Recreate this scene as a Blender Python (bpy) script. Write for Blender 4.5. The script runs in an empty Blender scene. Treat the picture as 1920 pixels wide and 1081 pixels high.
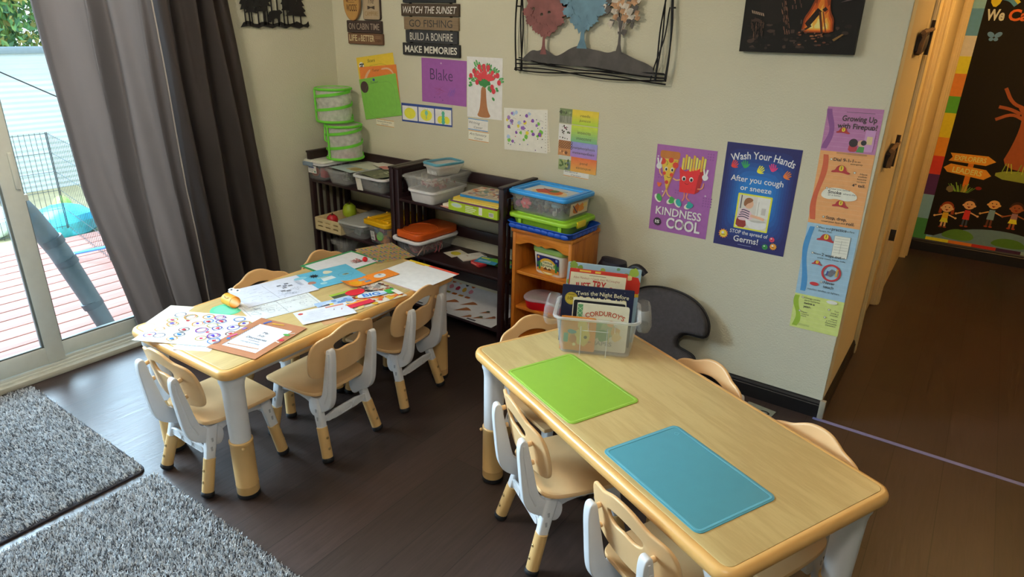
import bpy, bmesh, math, random
from mathutils import Vector, Matrix, Euler
from mathutils.geometry import tessellate_polygon
R = math.radians
SC = bpy.context.scene
COL = SC.collection
random.seed(7)

# ------------------------------------------------------------------ camera
cd = bpy.data.cameras.new('camera'); cam = bpy.data.objects.new('camera', cd); COL.objects.link(cam)
YAW, PITCH, ROLL = -0.6053, 0.3833, 0.0257
_f = Vector((math.sin(YAW)*math.cos(PITCH), math.cos(YAW)*math.cos(PITCH), -math.sin(PITCH)))
_r = Vector((math.cos(YAW), -math.sin(YAW), 0)); _u = _r.cross(_f)
_c, _s = math.cos(ROLL), math.sin(ROLL)
_r, _u = _c*_r+_s*_u, -_s*_r+_c*_u
cam.matrix_world = Matrix(((_r.x, _u.x, -_f.x, 3.3722), (_r.y, _u.y, -_f.y, -2.8946), (_r.z, _u.z, -_f.z, 1.6164), (0, 0, 0, 1)))
cd.sensor_width = 36; cd.lens = 1233.6/1920*36; cd.clip_start = .02
SC.camera = cam

# ------------------------------------------------------------------ sky, sun, lamps, exposure
SC.view_settings.view_transform = 'Standard'; SC.view_settings.look = 'None'
SC.view_settings.gamma = 1; SC.view_settings.exposure = 0.0
SKY, SUN, DAYLIGHT, LAMP, ROOM_FILL, HALL = 2.7, 2.6, 1800.0, 15.0, 36.0, 31.0
w = bpy.data.worlds.new('sky'); SC.world = w; w.use_nodes = True
nt = w.node_tree; bg = nt.nodes['Background']
tc = nt.nodes.new('ShaderNodeTexCoord'); sx = nt.nodes.new('ShaderNodeSeparateXYZ')
rp = nt.nodes.new('ShaderNodeValToRGB')
rp.color_ramp.elements[0].position = .45; rp.color_ramp.elements[0].color = (.80, .90, 1, 1)
rp.color_ramp.elements[1].position = .9; rp.color_ramp.elements[1].color = (.42, .66, 1, 1)
mp = nt.nodes.new('ShaderNodeMath'); mp.operation = 'MULTIPLY_ADD'; mp.inputs[1].default_value = .5; mp.inputs[2].default_value = .5
nt.links.new(tc.outputs['Generated'], sx.inputs[0]); nt.links.new(sx.outputs['Z'], mp.inputs[0])
nt.links.new(mp.outputs[0], rp.inputs[0]); nt.links.new(rp.outputs[0], bg.inputs[0]); bg.inputs[1].default_value = SKY
def lamp(name, kind, loc, energy, color, **k):
    l = bpy.data.lights.new(name, kind); l.energy = energy; l.color = color
    for a, b in k.items(): setattr(l, a, b)
    o = bpy.data.objects.new(name, l); COL.objects.link(o); o.location = loc; return o
def aim(o, d): o.rotation_euler = Vector(d).to_track_quat('-Z', 'Y').to_euler()
aim(lamp('sun', 'SUN', (-3, -4, 6), SUN, (1, .93, .82), angle=R(1)), (-.12, .62, -.78))
aim(lamp('daylight_fill', 'AREA', (-3.5, -2.6, 2.95), DAYLIGHT, (.61, .80, 1), shape='RECTANGLE', size=5.6, size_y=1.6), (3.4, .55, -1.35))  # added area light outside the door, standing in for sky light
for i, (dx, dy) in enumerate(((0, .14), (.12, -.07), (-.12, -.07))):
    lamp('ceiling_lamp_bulb', 'POINT', (1.0+dx, -2.0+dy, 2.26), LAMP, (1, .88, .70), shadow_soft_size=.07)
lamp('room_fill_light', 'POINT', (3.3, -2.7, 2.24), ROOM_FILL, (1, .94, .85), shadow_soft_size=.12)  # added fill to brighten the right side, not a known lamp
lamp('hall_lamp_bulb', 'POINT', (4.0, 1.5, 2.2), HALL, (1, .60, .22), shadow_soft_size=.09)

# ------------------------------------------------------------------ materials
MATS = {}
def lin(h):
    if not isinstance(h, str): return tuple(h)
    h = h.lstrip('#'); c = [int(h[i:i+2], 16)/255 for i in (0, 2, 4)]
    return tuple(x/12.92 if x <= .04045 else ((x+.055)/1.055)**2.4 for x in c)
def nodes(name):
    m = bpy.data.materials.new(name); m.use_nodes = True
    return m, m.node_tree, m.node_tree.nodes['Principled BSDF']
def N(nt, t, **k):
    n = nt.nodes.new(t)
    for a, b in k.items():
        if a.startswith('i_'):
            key = a[2:].replace('_', ' ') if not a[2:].isdigit() else int(a[2:])
            n.inputs[key].default_value = b
        else: setattr(n, a, b)
    return n
def noise_on(nt, p, col, amt, scale, bump=0, bscale=None, stretch=None, coord='Object'):
    tc = N(nt, 'ShaderNodeTexCoord'); src = tc.outputs[coord]
    if stretch:
        mp = N(nt, 'ShaderNodeMapping'); mp.inputs['Scale'].default_value = stretch
        nt.links.new(src, mp.inputs[0]); src = mp.outputs[0]
    nz = N(nt, 'ShaderNodeTexNoise', i_Scale=scale, i_Detail=3.0); nt.links.new(src, nz.inputs['Vector'])
    mr = N(nt, 'ShaderNodeMapRange'); mr.inputs[1].default_value = .3; mr.inputs[2].default_value = .7
    mr.inputs[3].default_value = 1-amt; mr.inputs[4].default_value = 1+amt
    nt.links.new(nz.outputs['Fac'], mr.inputs[0])
    hs = N(nt, 'ShaderNodeHueSaturation'); hs.inputs['Color'].default_value = (*col, 1)
    nt.links.new(mr.outputs[0], hs.inputs['Value']); nt.links.new(hs.outputs[0], p.inputs['Base Color'])
    if bump:
        nb = N(nt, 'ShaderNodeTexNoise', i_Scale=bscale or scale, i_Detail=2.0); nt.links.new(src, nb.inputs['Vector'])
        b = N(nt, 'ShaderNodeBump', i_Strength=bump, i_Distance=.01)
        nt.links.new(nb.outputs['Fac'], b.inputs['Height']); nt.links.new(b.outputs[0], p.inputs['Normal'])
    return hs
def MT(name, col, rough=.5, metal=0, amt=.05, scale=25, bump=0, bscale=None, stretch=None, spec=.5, coat=0):
    if name in MATS: return MATS[name]
    m, nt, p = nodes(name); c = lin(col)
    p.inputs['Roughness'].default_value = rough; p.inputs['Metallic'].default_value = metal
    p.inputs['Specular IOR Level'].default_value = spec; p.inputs['Coat Weight'].default_value = coat
    noise_on(nt, p, c, amt, scale, bump, bscale, stretch)
    MATS[name] = m; return m
def PR(h, rough=.55, tone=(1, 0)):         # printed or painted colour on paper
    c = tuple(min(.86, tone[0]*x+tone[1]) for x in lin(h))
    return MT('ink_%s_%d_%d' % (h.strip('#'), rough*100, tone[0]*100), c, rough, amt=.04, scale=40, spec=.3)
def clear(name, col, fac=.3, rough=.15):   # translucent plastic
    if name in MATS: return MATS[name]
    m, nt, p = nodes(name); p.inputs['Base Color'].default_value = (*lin(col), 1); p.inputs['Roughness'].default_value = rough
    t = N(nt, 'ShaderNodeBsdfTransparent'); t.inputs[0].default_value = (.96, .96, .96, 1)
    nz = N(nt, 'ShaderNodeTexNoise', i_Scale=9.0); mr = N(nt, 'ShaderNodeMapRange')
    mr.inputs[3].default_value = fac*.85; mr.inputs[4].default_value = min(1, fac*1.15)
    mx = N(nt, 'ShaderNodeMixShader')
    nt.links.new(nz.outputs['Fac'], mr.inputs[0]); nt.links.new(mr.outputs[0], mx.inputs[0])
    nt.links.new(t.outputs[0], mx.inputs[1]); nt.links.new(p.outputs[0], mx.inputs[2])
    nt.links.new(mx.outputs[0], nt.nodes['Material Output'].inputs[0]); MATS[name] = m; return m
def glass_mat():
    m, nt, p = nodes('window_glass')
    t = N(nt, 'ShaderNodeBsdfTransparent'); t.inputs[0].default_value = (.93, .97, .96, 1)
    g = N(nt, 'ShaderNodeBsdfGlossy'); g.inputs['Roughness'].default_value = .02
    fr = N(nt, 'ShaderNodeFresnel', i_IOR=1.45); mu = N(nt, 'ShaderNodeMath', operation='MULTIPLY'); mu.inputs[1].default_value = .6
    mx = N(nt, 'ShaderNodeMixShader'); nt.links.new(fr.outputs[0], mu.inputs[0]); nt.links.new(mu.outputs[0], mx.inputs[0])
    nt.links.new(t.outputs[0], mx.inputs[1]); nt.links.new(g.outputs[0], mx.inputs[2])
    nt.links.new(mx.outputs[0], nt.nodes['Material Output'].inputs[0]); return m
def plank_mat(name, c1, c2, cgap, wx, ly, rough=.42, axis='Y', gap=.004, spec=.5, rvar=.12):
    m, nt, p = nodes(name)
    tc = N(nt, 'ShaderNodeTexCoord'); mp = N(nt, 'ShaderNodeMapping')
    if axis == 'Y': mp.inputs['Rotation'].default_value = (0, 0, R(90))
    nt.links.new(tc.outputs['Object'], mp.inputs[0])
    br = N(nt, 'ShaderNodeTexBrick'); br.offset = .37; br.inputs['Scale'].default_value = 1
    br.inputs['Brick Width'].default_value = ly; br.inputs['Row Height'].default_value = wx
    br.inputs['Mortar Size'].default_value = gap; br.inputs['Mortar Smooth'].default_value = .3
    br.inputs['Color1'].default_value = (*lin(c1), 1); br.inputs['Color2'].default_value = (*lin(c2), 1); br.inputs['Mortar'].default_value = (*lin(cgap), 1)
    nt.links.new(mp.outputs[0], br.inputs['Vector'])
    m2 = N(nt, 'ShaderNodeMapping'); m2.inputs['Scale'].default_value = (3, 45, 3); nt.links.new(mp.outputs[0], m2.inputs[0])
    nz = N(nt, 'ShaderNodeTexNoise', i_Scale=1.6, i_Detail=6.0, i_Roughness=.65, i_Distortion=.6); nt.links.new(m2.outputs[0], nz.inputs['Vector'])
    mr = N(nt, 'ShaderNodeMapRange'); mr.inputs[1].default_value = .25; mr.inputs[2].default_value = .75; mr.inputs[3].default_value = .72; mr.inputs[4].default_value = 1.32
    nt.links.new(nz.outputs['Fac'], mr.inputs[0])
    hs = N(nt, 'ShaderNodeHueSaturation'); nt.links.new(br.outputs['Color'], hs.inputs['Color']); nt.links.new(mr.outputs[0], hs.inputs['Value'])
    nt.links.new(hs.outputs[0], p.inputs['Base Color'])
    r2 = N(nt, 'ShaderNodeMapRange'); r2.inputs[3].default_value = rough-rvar; r2.inputs[4].default_value = rough+rvar
    nt.links.new(nz.outputs['Fac'], r2.inputs[0]); nt.links.new(r2.outputs[0], p.inputs['Roughness'])
    p.inputs['Specular IOR Level'].default_value = spec
    b = N(nt, 'ShaderNodeBump', i_Strength=.25, i_Distance=.004); nt.links.new(nz.outputs['Fac'], b.inputs['Height']); nt.links.new(b.outputs[0], p.inputs['Normal'])
    return m
def grain_mat(name, c1, c2, rough=.35, axis='X', scale=1.0, dist=3.0):
    m, nt, p = nodes(name)
    tc = N(nt, 'ShaderNodeTexCoord'); mp = N(nt, 'ShaderNodeMapping')
    mp.inputs['Scale'].default_value = {'X': (1.2*scale, 9*scale, 9*scale), 'Y': (9*scale, 1.2*scale, 9*scale), 'Z': (9*scale, 9*scale, 1.2*scale)}[axis]
    nt.links.new(tc.outputs['Object'], mp.inputs[0])
    nz = N(nt, 'ShaderNodeTexNoise', i_Scale=1.1, i_Detail=2.0, i_Distortion=.4); nt.links.new(mp.outputs[0], nz.inputs['Vector'])
    ml = N(nt, 'ShaderNodeMath', operation='MULTIPLY'); ml.inputs[1].default_value = 14*dist/3; nt.links.new(nz.outputs['Fac'], ml.inputs[0])
    fr = N(nt, 'ShaderNodeMath', operation='SINE'); nt.links.new(ml.outputs[0], fr.inputs[0])
    n2 = N(nt, 'ShaderNodeTexNoise', i_Scale=14.0, i_Detail=3.0); nt.links.new(mp.outputs[0], n2.inputs['Vector'])
    ad = N(nt, 'ShaderNodeMath', operation='MULTIPLY_ADD'); ad.inputs[1].default_value = .25; nt.links.new(fr.outputs[0], ad.inputs[0]); nt.links.new(n2.outputs['Fac'], ad.inputs[2])
    rp = N(nt, 'ShaderNodeValToRGB'); rp.color_ramp.elements[0].position = .2; rp.color_ramp.elements[0].color = (*lin(c1), 1)
    rp.color_ramp.elements[1].position = .75; rp.color_ramp.elements[1].color = (*lin(c2), 1)
    nt.links.new(ad.outputs[0], rp.inputs[0]); nt.links.new(rp.outputs[0], p.inputs['Base Color']); p.inputs['Roughness'].default_value = rough
    return m
def ribbed(name, col, k):
    m, nt, p = nodes(name); p.inputs['Roughness'].default_value = .55; noise_on(nt, p, lin(col), .04, 3)
    tc = N(nt, 'ShaderNodeTexCoord'); sx = N(nt, 'ShaderNodeSeparateXYZ'); ml = N(nt, 'ShaderNodeMath', operation='MULTIPLY'); ml.inputs[1].default_value = k; sn = N(nt, 'ShaderNodeMath', operation='SINE')
    b = N(nt, 'ShaderNodeBump', i_Strength=.35, i_Distance=.02)
    for a, c in ((tc.outputs['Object'], sx.inputs[0]), (sx.outputs['Z'], ml.inputs[0]), (ml.outputs[0], sn.inputs[0]), (sn.outputs[0], b.inputs['Height']), (b.outputs[0], p.inputs['Normal'])): nt.links.new(a, c)
    return m
WALL = MT('wall_paint', '#d3d0ba', .75, amt=.02, scale=3, bump=.25, bscale=130, spec=.25)
HALLW = MT('hall_paint', '#d6c49a', .75, amt=.02, scale=3, bump=.25, bscale=130, spec=.25)
WHITEW = MT('ceiling_paint', '#e4e0d6', .85, amt=.02, scale=3, bump=.3, bscale=90)
FLOOR = plank_mat('dark_vinyl_planks', '#40322e', '#352a26', '#231b19', .178, 1.22, .40, 'Y', .0015, spec=.5, rvar=.1)
BASE = MT('black_baseboard_paint', '#171618', .35)
CREAM = MT('cream_trim_paint', '#dcc896', .45, amt=.03)
VINYL = MT('white_vinyl_frame', '#d6dad2', .4, amt=.03)
ESP = MT('espresso_wood', '#2a171a', .38, amt=.15, scale=12, stretch=(1, 1, 6))
PINE = grain_mat('honey_pine', '#b2601b', '#d4822c', .4, 'Z', 1.3)
TAN = MT('tan_plastic', '#e4ba85', .38, amt=.02)
TANLEG = MT('tan_leg_sleeve', '#dcb376', .42, amt=.02)
WPL = MT('white_plastic', '#d9dadd', .38, amt=.02)
RUB = MT('black_rubber', '#15151a', .6)
LAM = grain_mat('maple_laminate', '#bda46e', '#c9b27a', .34, 'X', 1.6, 4.0)
TRIM = MT('table_edge_trim', '#dfae68', .3, amt=.02)
SCREW = MT('screw_metal', '#b69a6a', .35, metal=.7)
CLEAR = clear('clear_plastic', '#e2e6e8', .15); CLEARW = clear('cloudy_plastic', '#f2f4f4', .19, .25)
GLASS = glass_mat()
BLK = MT('black_metal', '#15151a', .45)
# ------------------------------------------------------------------ mesh helpers
def rrect(w, h, r, n=6, cx=0, cy=0):
    r = min(r, w/2-1e-5, h/2-1e-5); o = []
    for sx, sy, a0 in ((1, 1, 0), (-1, 1, 90), (-1, -1, 180), (1, -1, 270)):
        for i in range(n+1):
            a = R(a0+90*i/n); o.append((cx+sx*(w/2-r)+r*math.cos(a), cy+sy*(h/2-r)+r*math.sin(a)))
    return o
def ngon(rx, ry=None, n=24, cx=0, cy=0, rot=0):
    ry = rx if ry is None else ry; o = []
    for i in range(n):
        x, y = rx*math.cos(2*math.pi*i/n), ry*math.sin(2*math.pi*i/n)
        o.append((cx+x*math.cos(rot)-y*math.sin(rot), cy+x*math.sin(rot)+y*math.cos(rot)))
    return o
def area(p): return sum(p[i-1][0]*p[i][1]-p[i][0]*p[i-1][1] for i in range(len(p)))/2
def inset(p, d):
    n = len(p); o = []
    for i in range(n):
        a, b, c = Vector(p[i-1]), Vector(p[i]), Vector(p[(i+1) % n])
        e1, e2 = (b-a), (c-b)
        if e1.length < 1e-9 or e2.length < 1e-9: o.append(tuple(b)); continue
        e1.normalize(); e2.normalize()
        n1, n2 = Vector((-e1.y, e1.x)), Vector((-e2.y, e2.x)); m = n1+n2
        if m.length < 1e-6: m = n1
        m.normalize(); k = d/max(.45, m.dot(n1)); o.append((b.x+m.x*k, b.y+m.y*k))
    return o
def smooth_poly(p, it=2, closed=True):
    for _ in range(it):
        q = []
        for i in range(len(p) if closed else len(p)-1):
            a, b = p[i], p[(i+1) % len(p)]
            q += [tuple(a[k]*.75+b[k]*.25 for k in range(len(a))), tuple(a[k]*.25+b[k]*.75 for k in range(len(a)))]
        if not closed: q = [p[0]]+q+[p[-1]]
        p = q
    return p
class MB:
    def __init__(s): s.V = []; s.F = []; s.MI = []; s.mats = []
    def mi(s, m):
        if m not in s.mats: s.mats.append(m)
        return s.mats.index(m)
    def add(s, V, F, m, T=None):
        o = len(s.V); k = s.mi(m)
        s.V += [tuple(T @ Vector(v)) if T is not None else tuple(v) for v in V]
        s.F += [tuple(i+o for i in f) for f in F]; s.MI += [k]*len(F); return s
    def slab(s, outer, t, m, r=0, holes=(), T=None, seg=3, flat_bottom=False):
        rings = []; polys = [list(outer) if area(outer) > 0 else list(outer)[::-1]] + [list(h)[::-1] if area(h) > 0 else list(h) for h in holes]
        prof = []
        if r > 0:
            if flat_bottom: prof.append((0, 0))
            else: prof += [(r*(1-math.sin(R(90*i/seg))), r*(1-math.cos(R(90*i/seg)))) for i in range(seg+1)]
            prof += [(r*(1-math.cos(R(90*i/seg))), t-r+r*math.sin(R(90*i/seg))) for i in range(seg+1)]
        else: prof = [(0, 0), (0, t)]
        V = []; F = []; first = []; last = []
        for p in polys:
            rs = []
            for d, z in prof:
                q = inset(p, d) if d > 1e-7 else p; b = len(V); V += [(x, y, z) for x, y in q]; rs.append(b)
            n = len(p)
            for a, b in zip(rs, rs[1:]):
                for i in range(n): j = (i+1) % n; F.append((a+i, a+j, b+j, b+i))
            first.append((rs[0], n)); last.append((rs[-1], n))
        for lst, flip in ((first, True), (last, False)):
            if len(lst) == 1 and flip is not None:
                b, n = lst[0]; f = tuple(range(b, b+n))
                ok = True
            else: ok = False
            pl = [[Vector((V[b+i][0], V[b+i][1], 0)) for i in range(n)] for b, n in lst]
            idx = [b+i for b, n in lst for i in range(n)]
            for tri in tessellate_polygon(pl):
                tri = [idx[i] for i in tri]
                a, b_, c = (Vector(V[i]) for i in tri)
                if ((b_-a).cross(c-a).z > 0) == flip: tri = tri[::-1]
                F.append(tuple(tri))
        return s.add(V, F, m, T)
    def box(s, c, d, m, r=0, T=None):
        M0 = Matrix.Translation((c[0], c[1], c[2]-d[2]/2))
        p = [(-d[0]/2, -d[1]/2), (d[0]/2, -d[1]/2), (d[0]/2, d[1]/2), (-d[0]/2, d[1]/2)]
        if r > 0: p = rrect(d[0], d[1], r, 2)
        return s.slab(p, d[2], m, r, T=(T @ M0) if T is not None else M0, seg=2)
    def loft(s, rings, m, cap0=True, cap1=True, T=None, closed=False):
        V = [v for r_ in rings for v in r_]; n = len(rings[0]); F = []
        k = len(rings)
        for a in range(k if closed else k-1):
            b = (a+1) % k
            for i in range(n): j = (i+1) % n; F.append((a*n+i, a*n+j, b*n+j, b*n+i))
        if not closed:
            if cap0: F.append(tuple(range(n))[::-1])
            if cap1: F.append(tuple(range((k-1)*n, k*n)))
        return s.add(V, F, m, T)
    def tube(s, path, r, m, n=8, T=None, caps=True, flat=None):
        P = [Vector(p) for p in path]; rr = r if isinstance(r, (list, tuple)) else [r]*len(P)
        rings = []; ref = None
        for i, p in enumerate(P):
            t = (P[min(i+1, len(P)-1)]-P[max(i-1, 0)]).normalized()
            if ref is None: ref = t.orthogonal().normalized()
            if flat is not None: ref = Vector(flat)
            a = (ref-t*ref.dot(t)).normalized(); b = t.cross(a); ref = a
            rings.append([tuple(p+(a*math.cos(2*math.pi*k/n)+b*math.sin(2*math.pi*k/n))*rr[i]) for k in range(n)])
        return s.loft(rings, m, caps, caps, T)
    def lathe(s, prof, m, n=24, T=None):
        rings = [[(max(r, 1e-5)*math.cos(2*math.pi*k/n), max(r, 1e-5)*math.sin(2*math.pi*k/n), z) for k in range(n)] for r, z in prof]
        return s.loft(rings, m, True, True, T)
    def ball(s, c, r, m, n=12, sc=(1, 1, 1), T=None, jit=0):
        rings = []
        for i in range(1, n):
            a = math.pi*i/n
            rings.append([(c[0]+sc[0]*r*math.sin(a)*math.cos(2*math.pi*k/(2*n))*(1+random.uniform(-jit, jit)), c[1]+sc[1]*r*math.sin(a)*math.sin(2*math.pi*k/(2*n))*(1+random.uniform(-jit, jit)), c[2]-sc[2]*r*math.cos(a)) for k in range(2*n)])
        return s.loft(rings, m, True, True, T)
    def deform(s, fn): s.V = [tuple(fn(*v)) for v in s.V]; return s
    def build(s, name, parent=None, loc=None, rotz=0, M=None, smooth=True, ang=38, world=None):
        me = bpy.data.meshes.new(name); me.from_pydata(s.V, [], s.F)
        for m in s.mats: me.materials.append(m)
        me.polygons.foreach_set('material_index', s.MI)
        if smooth:
            me.polygons.foreach_set('use_smooth', [True]*len(me.polygons)); me.set_sharp_from_angle(angle=R(ang))
        me.validate(); me.update()
        o = bpy.data.objects.new(name, me); COL.objects.link(o)
        if parent is not None: o.parent = parent
        if M is not None: o.matrix_local = M
        elif loc is not None: o.location = loc; o.rotation_euler = (0, 0, rotz)
        return o
def tag(o, label=None, cat=None, group=None, kind=None):
    if label: o['label'] = label
    if cat: o['category'] = cat
    if group: o['group'] = group
    if kind: o['kind'] = kind
    return o
def empty(name, loc=(0, 0, 0), rotz=0, label=None, cat=None, group=None):
    o = bpy.data.objects.new(name, None); COL.objects.link(o); o.location = loc; o.rotation_euler = (0, 0, rotz); o.empty_display_size = .05
    return tag(o, label, cat, group)
def copy_tree(o, parent=None):
    c = o.copy(); COL.objects.link(c); c.parent = parent
    for ch in [x for x in KIDS.get(o.name, [])]: copy_tree(ch, c)
    return c
KIDS = {}
def index_kids():
    KIDS.clear()
    for o in COL.objects:
        if o.parent: KIDS.setdefault(o.parent.name, []).append(o)
def struct(o): o['kind'] = 'structure'; return o
def bin_rings(w0, d0, w1, d1, h, t=.003, r=.03, lip=.012, n=4):
    P = lambda w_, d_, z, rr: [(x, y, z) for x, y in rrect(w_, d_, rr, n)]
    return [P(w0-.01, d0-.01, 0, r*.8), P(w0, d0, .006, r*.85), P(w1, d1, h-.012, r), P(w1+2*lip, d1+2*lip, h-.012, r+lip), P(w1+2*lip, d1+2*lip, h, r+lip),
            P(w1-2*t, d1-2*t, h, r-t), P(w0-2*t, d0-2*t, .009, r*.85-t)]
# ---- text as mesh
_tcache = {}
def text_mesh(s, bold=0, shear=0):
    k = (s, bold, shear)
    if k not in _tcache:
        c = bpy.data.curves.new('t', 'FONT'); c.body = s; c.size = 1/.682; c.offset = bold; c.shear = shear; c.resolution_u = 3
        o = bpy.data.objects.new('t', c); COL.objects.link(o)
        me = bpy.data.meshes.new_from_object(o.evaluated_get(bpy.context.evaluated_depsgraph_get()))
        V = [(v.co.x, v.co.y) for v in me.vertices]; F = [tuple(p.vertices) for p in me.polygons]
        bpy.data.objects.remove(o); bpy.data.curves.remove(c); bpy.data.meshes.remove(me)
        _tcache[k] = (V, F)
    return _tcache[k]
class Art(MB):
    """A flat printed sheet: the sheet itself and inks in thin layers, in metres from its lower left corner."""
    def __init__(s, w, h, c, t=.0006, r=0, rough=.55, outline=None, sheet=True, step=.00003, tone=(1, 0)):
        super().__init__(); s.w, s.h, s.k, s.rough, s.step, s.tone = w, h, 0, rough, step, tone
        if sheet: s.slab(outline or rrect(w, h, max(r, .0005), 3, w/2, h/2), t, PR(c, rough, tone), T=Matrix.Translation((0, 0, -t)))
    def ink(s, polys2, faces, c):
        s.k += 1; z = s.k*s.step; return s.add([(x, y, z) for x, y in polys2], faces, PR(c, s.rough, s.tone) if isinstance(c, str) else c)
    def poly(s, p, c):
        p = list(p); tri = tessellate_polygon([[Vector((x, y, 0)) for x, y in p]]); F = []
        for a, b, d in tri:
            A, B, D = p[a], p[b], p[d]
            F.append((a, b, d) if (B[0]-A[0])*(D[1]-A[1])-(B[1]-A[1])*(D[0]-A[0]) > 0 else (a, d, b))
        return s.ink(p, F, c)
    def rect(s, x, y, w, h, c, r=0): return s.poly(rrect(w, h, max(r, .0003), 3, x+w/2, y+h/2), c)
    def ell(s, x, y, rx, c, ry=None, rot=0, n=20): return s.poly(ngon(rx, ry, n, x, y, rot), c)
    def ring(s, x, y, rx, th, c, ry=None, rot=0, n=24):
        ry = ry or rx; o = ngon(rx, ry, n, x, y, rot); i = ngon(rx-th, ry-th, n, x, y, rot)
        return s.ink(o+i, [(k, (k+1) % n, n+(k+1) % n, n+k) for k in range(n)], c)
    def line(s, pts, th, c, closed=False):
        P = [Vector(p) for p in pts]; L = []; Rr = []; n = len(P)
        for i, p in enumerate(P):
            a = P[(i-1) % n] if (closed or i) else p; b = P[(i+1) % n] if (closed or i < n-1) else p
            t = (b-a); t = t.normalized() if t.length > 0 else Vector((1, 0)); nn = Vector((-t.y, t.x))*th/2
            L.append(tuple(p+nn)); Rr.append(tuple(p-nn))
        F = [(i, n+i, n+(i+1) % n, (i+1) % n) for i in range(n if closed else n-1)]
        return s.ink(L+Rr, F, c)
    def text(s, t, x, y, size, c, al='c', fit=None, bold=0, shear=0, rot=0, arc=0, sx=1):
        V, F = text_mesh(t, bold, shear)
        if not V: return s
        x0, x1 = min(v[0] for v in V), max(v[0] for v in V); wd = (x1-x0)*size*sx
        if fit: sx *= fit/wd; wd = fit
        ox = {'l': 0, 'c': -wd/2, 'r': -wd}[al]; q = []
        for a, b in V:
            u, v = (a-x0)*size*sx+ox, b*size
            if arc: th = u/arc; u, v = (arc+v)*math.sin(th), (arc+v)*math.cos(th)-arc
            q.append((x+u*math.cos(rot)-v*math.sin(rot), y+u*math.sin(rot)+v*math.cos(rot)))
        return s.ink(q, F, c)
    def star(s, x, y, r1, r2, n, c, rot=0): return s.poly([((x+(r1, r2)[i % 2]*math.cos(rot+math.pi*i/n)), y+(r1, r2)[i % 2]*math.sin(rot+math.pi*i/n)) for i in range(2*n)], c)
    def blob(s, x, y, r, c, amt=.25, n=14, ry=None): 
        ry = ry or r
        return s.poly(smooth_poly([(x+r*math.cos(2*math.pi*i/n)*random.uniform(1-amt, 1+amt), y+ry*math.sin(2*math.pi*i/n)*random.uniform(1-amt, 1+amt)) for i in range(n)], 1), c)
    def lines(s, x, y, w, n, gap, th, c, jag=.3):
        for i in range(n): s.rect(x, y-i*gap, w*random.uniform(1-jag, 1), th, c)
    def curl(s, fn, cuts):                       # bend the sheet after cutting it fine enough
        bm = bmesh.new(); me = bpy.data.meshes.new('t'); me.from_pydata(s.V, [], s.F); me.polygons.foreach_set('material_index', s.MI); bm.from_mesh(me)
        for ax, vals in cuts:
            for v in vals:
                co = [0, 0, 0]; no = [0, 0, 0]; co[ax] = v; no[ax] = 1
                bmesh.ops.bisect_plane(bm, geom=bm.verts[:]+bm.edges[:]+bm.faces[:], dist=1e-7, plane_co=co, plane_no=no)
        bm.to_mesh(me); bm.free()
        s.V = [tuple(fn(*v.co)) for v in me.vertices]; s.F = [tuple(p.vertices) for p in me.polygons]; s.MI = [p.material_index for p in me.polygons]
        bpy.data.meshes.remove(me); return s
def on_wall(x, z, rot=0, off=.0012):     # a sheet on the back wall, its lower left corner at x, z
    return Matrix.Translation((x, -off, z)) @ Matrix.Rotation(R(90), 4, 'X') @ Matrix.Rotation(R(rot), 4, 'Z')
def on_top(cx, cy, z, w, h, rot):        # a sheet lying centred on a point
    return Matrix.Translation((cx, cy, z)) @ Matrix.Rotation(R(rot), 4, 'Z') @ Matrix.Translation((-w/2, -h/2, 0))
def put(a, name, M, label, cat, group=None, parent=None):
    o = a.build(name, parent=parent, smooth=False); o.matrix_local = M
    if parent is None: tag(o, label, cat, group)
    return o
# ------------------------------------------------------------------ room shell
def wallbox(name, x0, x1, y0, y1, z0, z1, m, holes=()):
    b = MB(); b.box(((x0+x1)/2, (y0+y1)/2, (z0+z1)/2), (x1-x0, y1-y0, z1-z0), m); return struct(b.build(name, smooth=False))
H = 2.44; XR = 3.07; YE = 3.14; DY0, DY1, DZ = -3.35, -1.10, 2.05
wallbox('floor', -.02, 6.2, -4.8, YE+.1, -.06, 0, FLOOR)
wallbox('ceiling', -.12, 6.2, -4.8, YE+.1, H, H+.08, WHITEW)
wallbox('wall_back', -.12, XR, 0, .12, 0, H, WALL)
b = MB()
for y0, y1, z0, z1 in ((DY1, 0, 0, H), (-4.8, DY0, 0, H), (DY0, DY1, DZ, H)):
    b.box((-.06, (y0+y1)/2, (z0+z1)/2), (.12, y1-y0, z1-z0), WALL)
struct(b.build('wall_left', smooth=False))
b = MB()                                                     # hall wall beside the room's back wall, with its door hole
for y0, y1, z0, z1 in ((.12, .86, 0, H), (1.62, YE, 0, H), (.86, 1.62, 2.04, H)):
    b.box((XR-.06, (y0+y1)/2, (z0+z1)/2), (.12, y1-y0, z1-z0), HALLW)
b.box((XR-.0005, .06, H/2), (.001, .12, H), HALLW)
struct(b.build('wall_hall', smooth=False))
wallbox('wall_hall_end', XR-.12, 4.6, YE, YE+.12, 0, H, HALLW)
wallbox('wall_hall_right', 4.5, 4.62, 0, YE, 0, H, HALLW)
wallbox('wall_front', -.12, 6.2, -4.92, -4.8, 0, H, WALL)
wallbox('wall_right', 6.2, 6.32, -4.8, .12, 0, H, WALL)
wallbox('wall_back_right', 4.5, 6.2, 0, .12, 0, H, WALL)
def baseboard(name, p0, p1, n, h=.085, m=BASE, t=.014):
    p0, p1, n = Vector((*p0, 0)), Vector((*p1, 0)), Vector((*n, 0)); b = MB()
    prof = [(0, 0), (t, 0), (t, h*.72), (t*.8, h*.76), (t*.8, h*.84), (t*.45, h*.95), (0, h)]
    b.loft([[tuple(p+n*a+Vector((0, 0, c))) for a, c in prof] for p in (p0, p1)], m)
    return struct(b.build(name, smooth=False))
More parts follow.
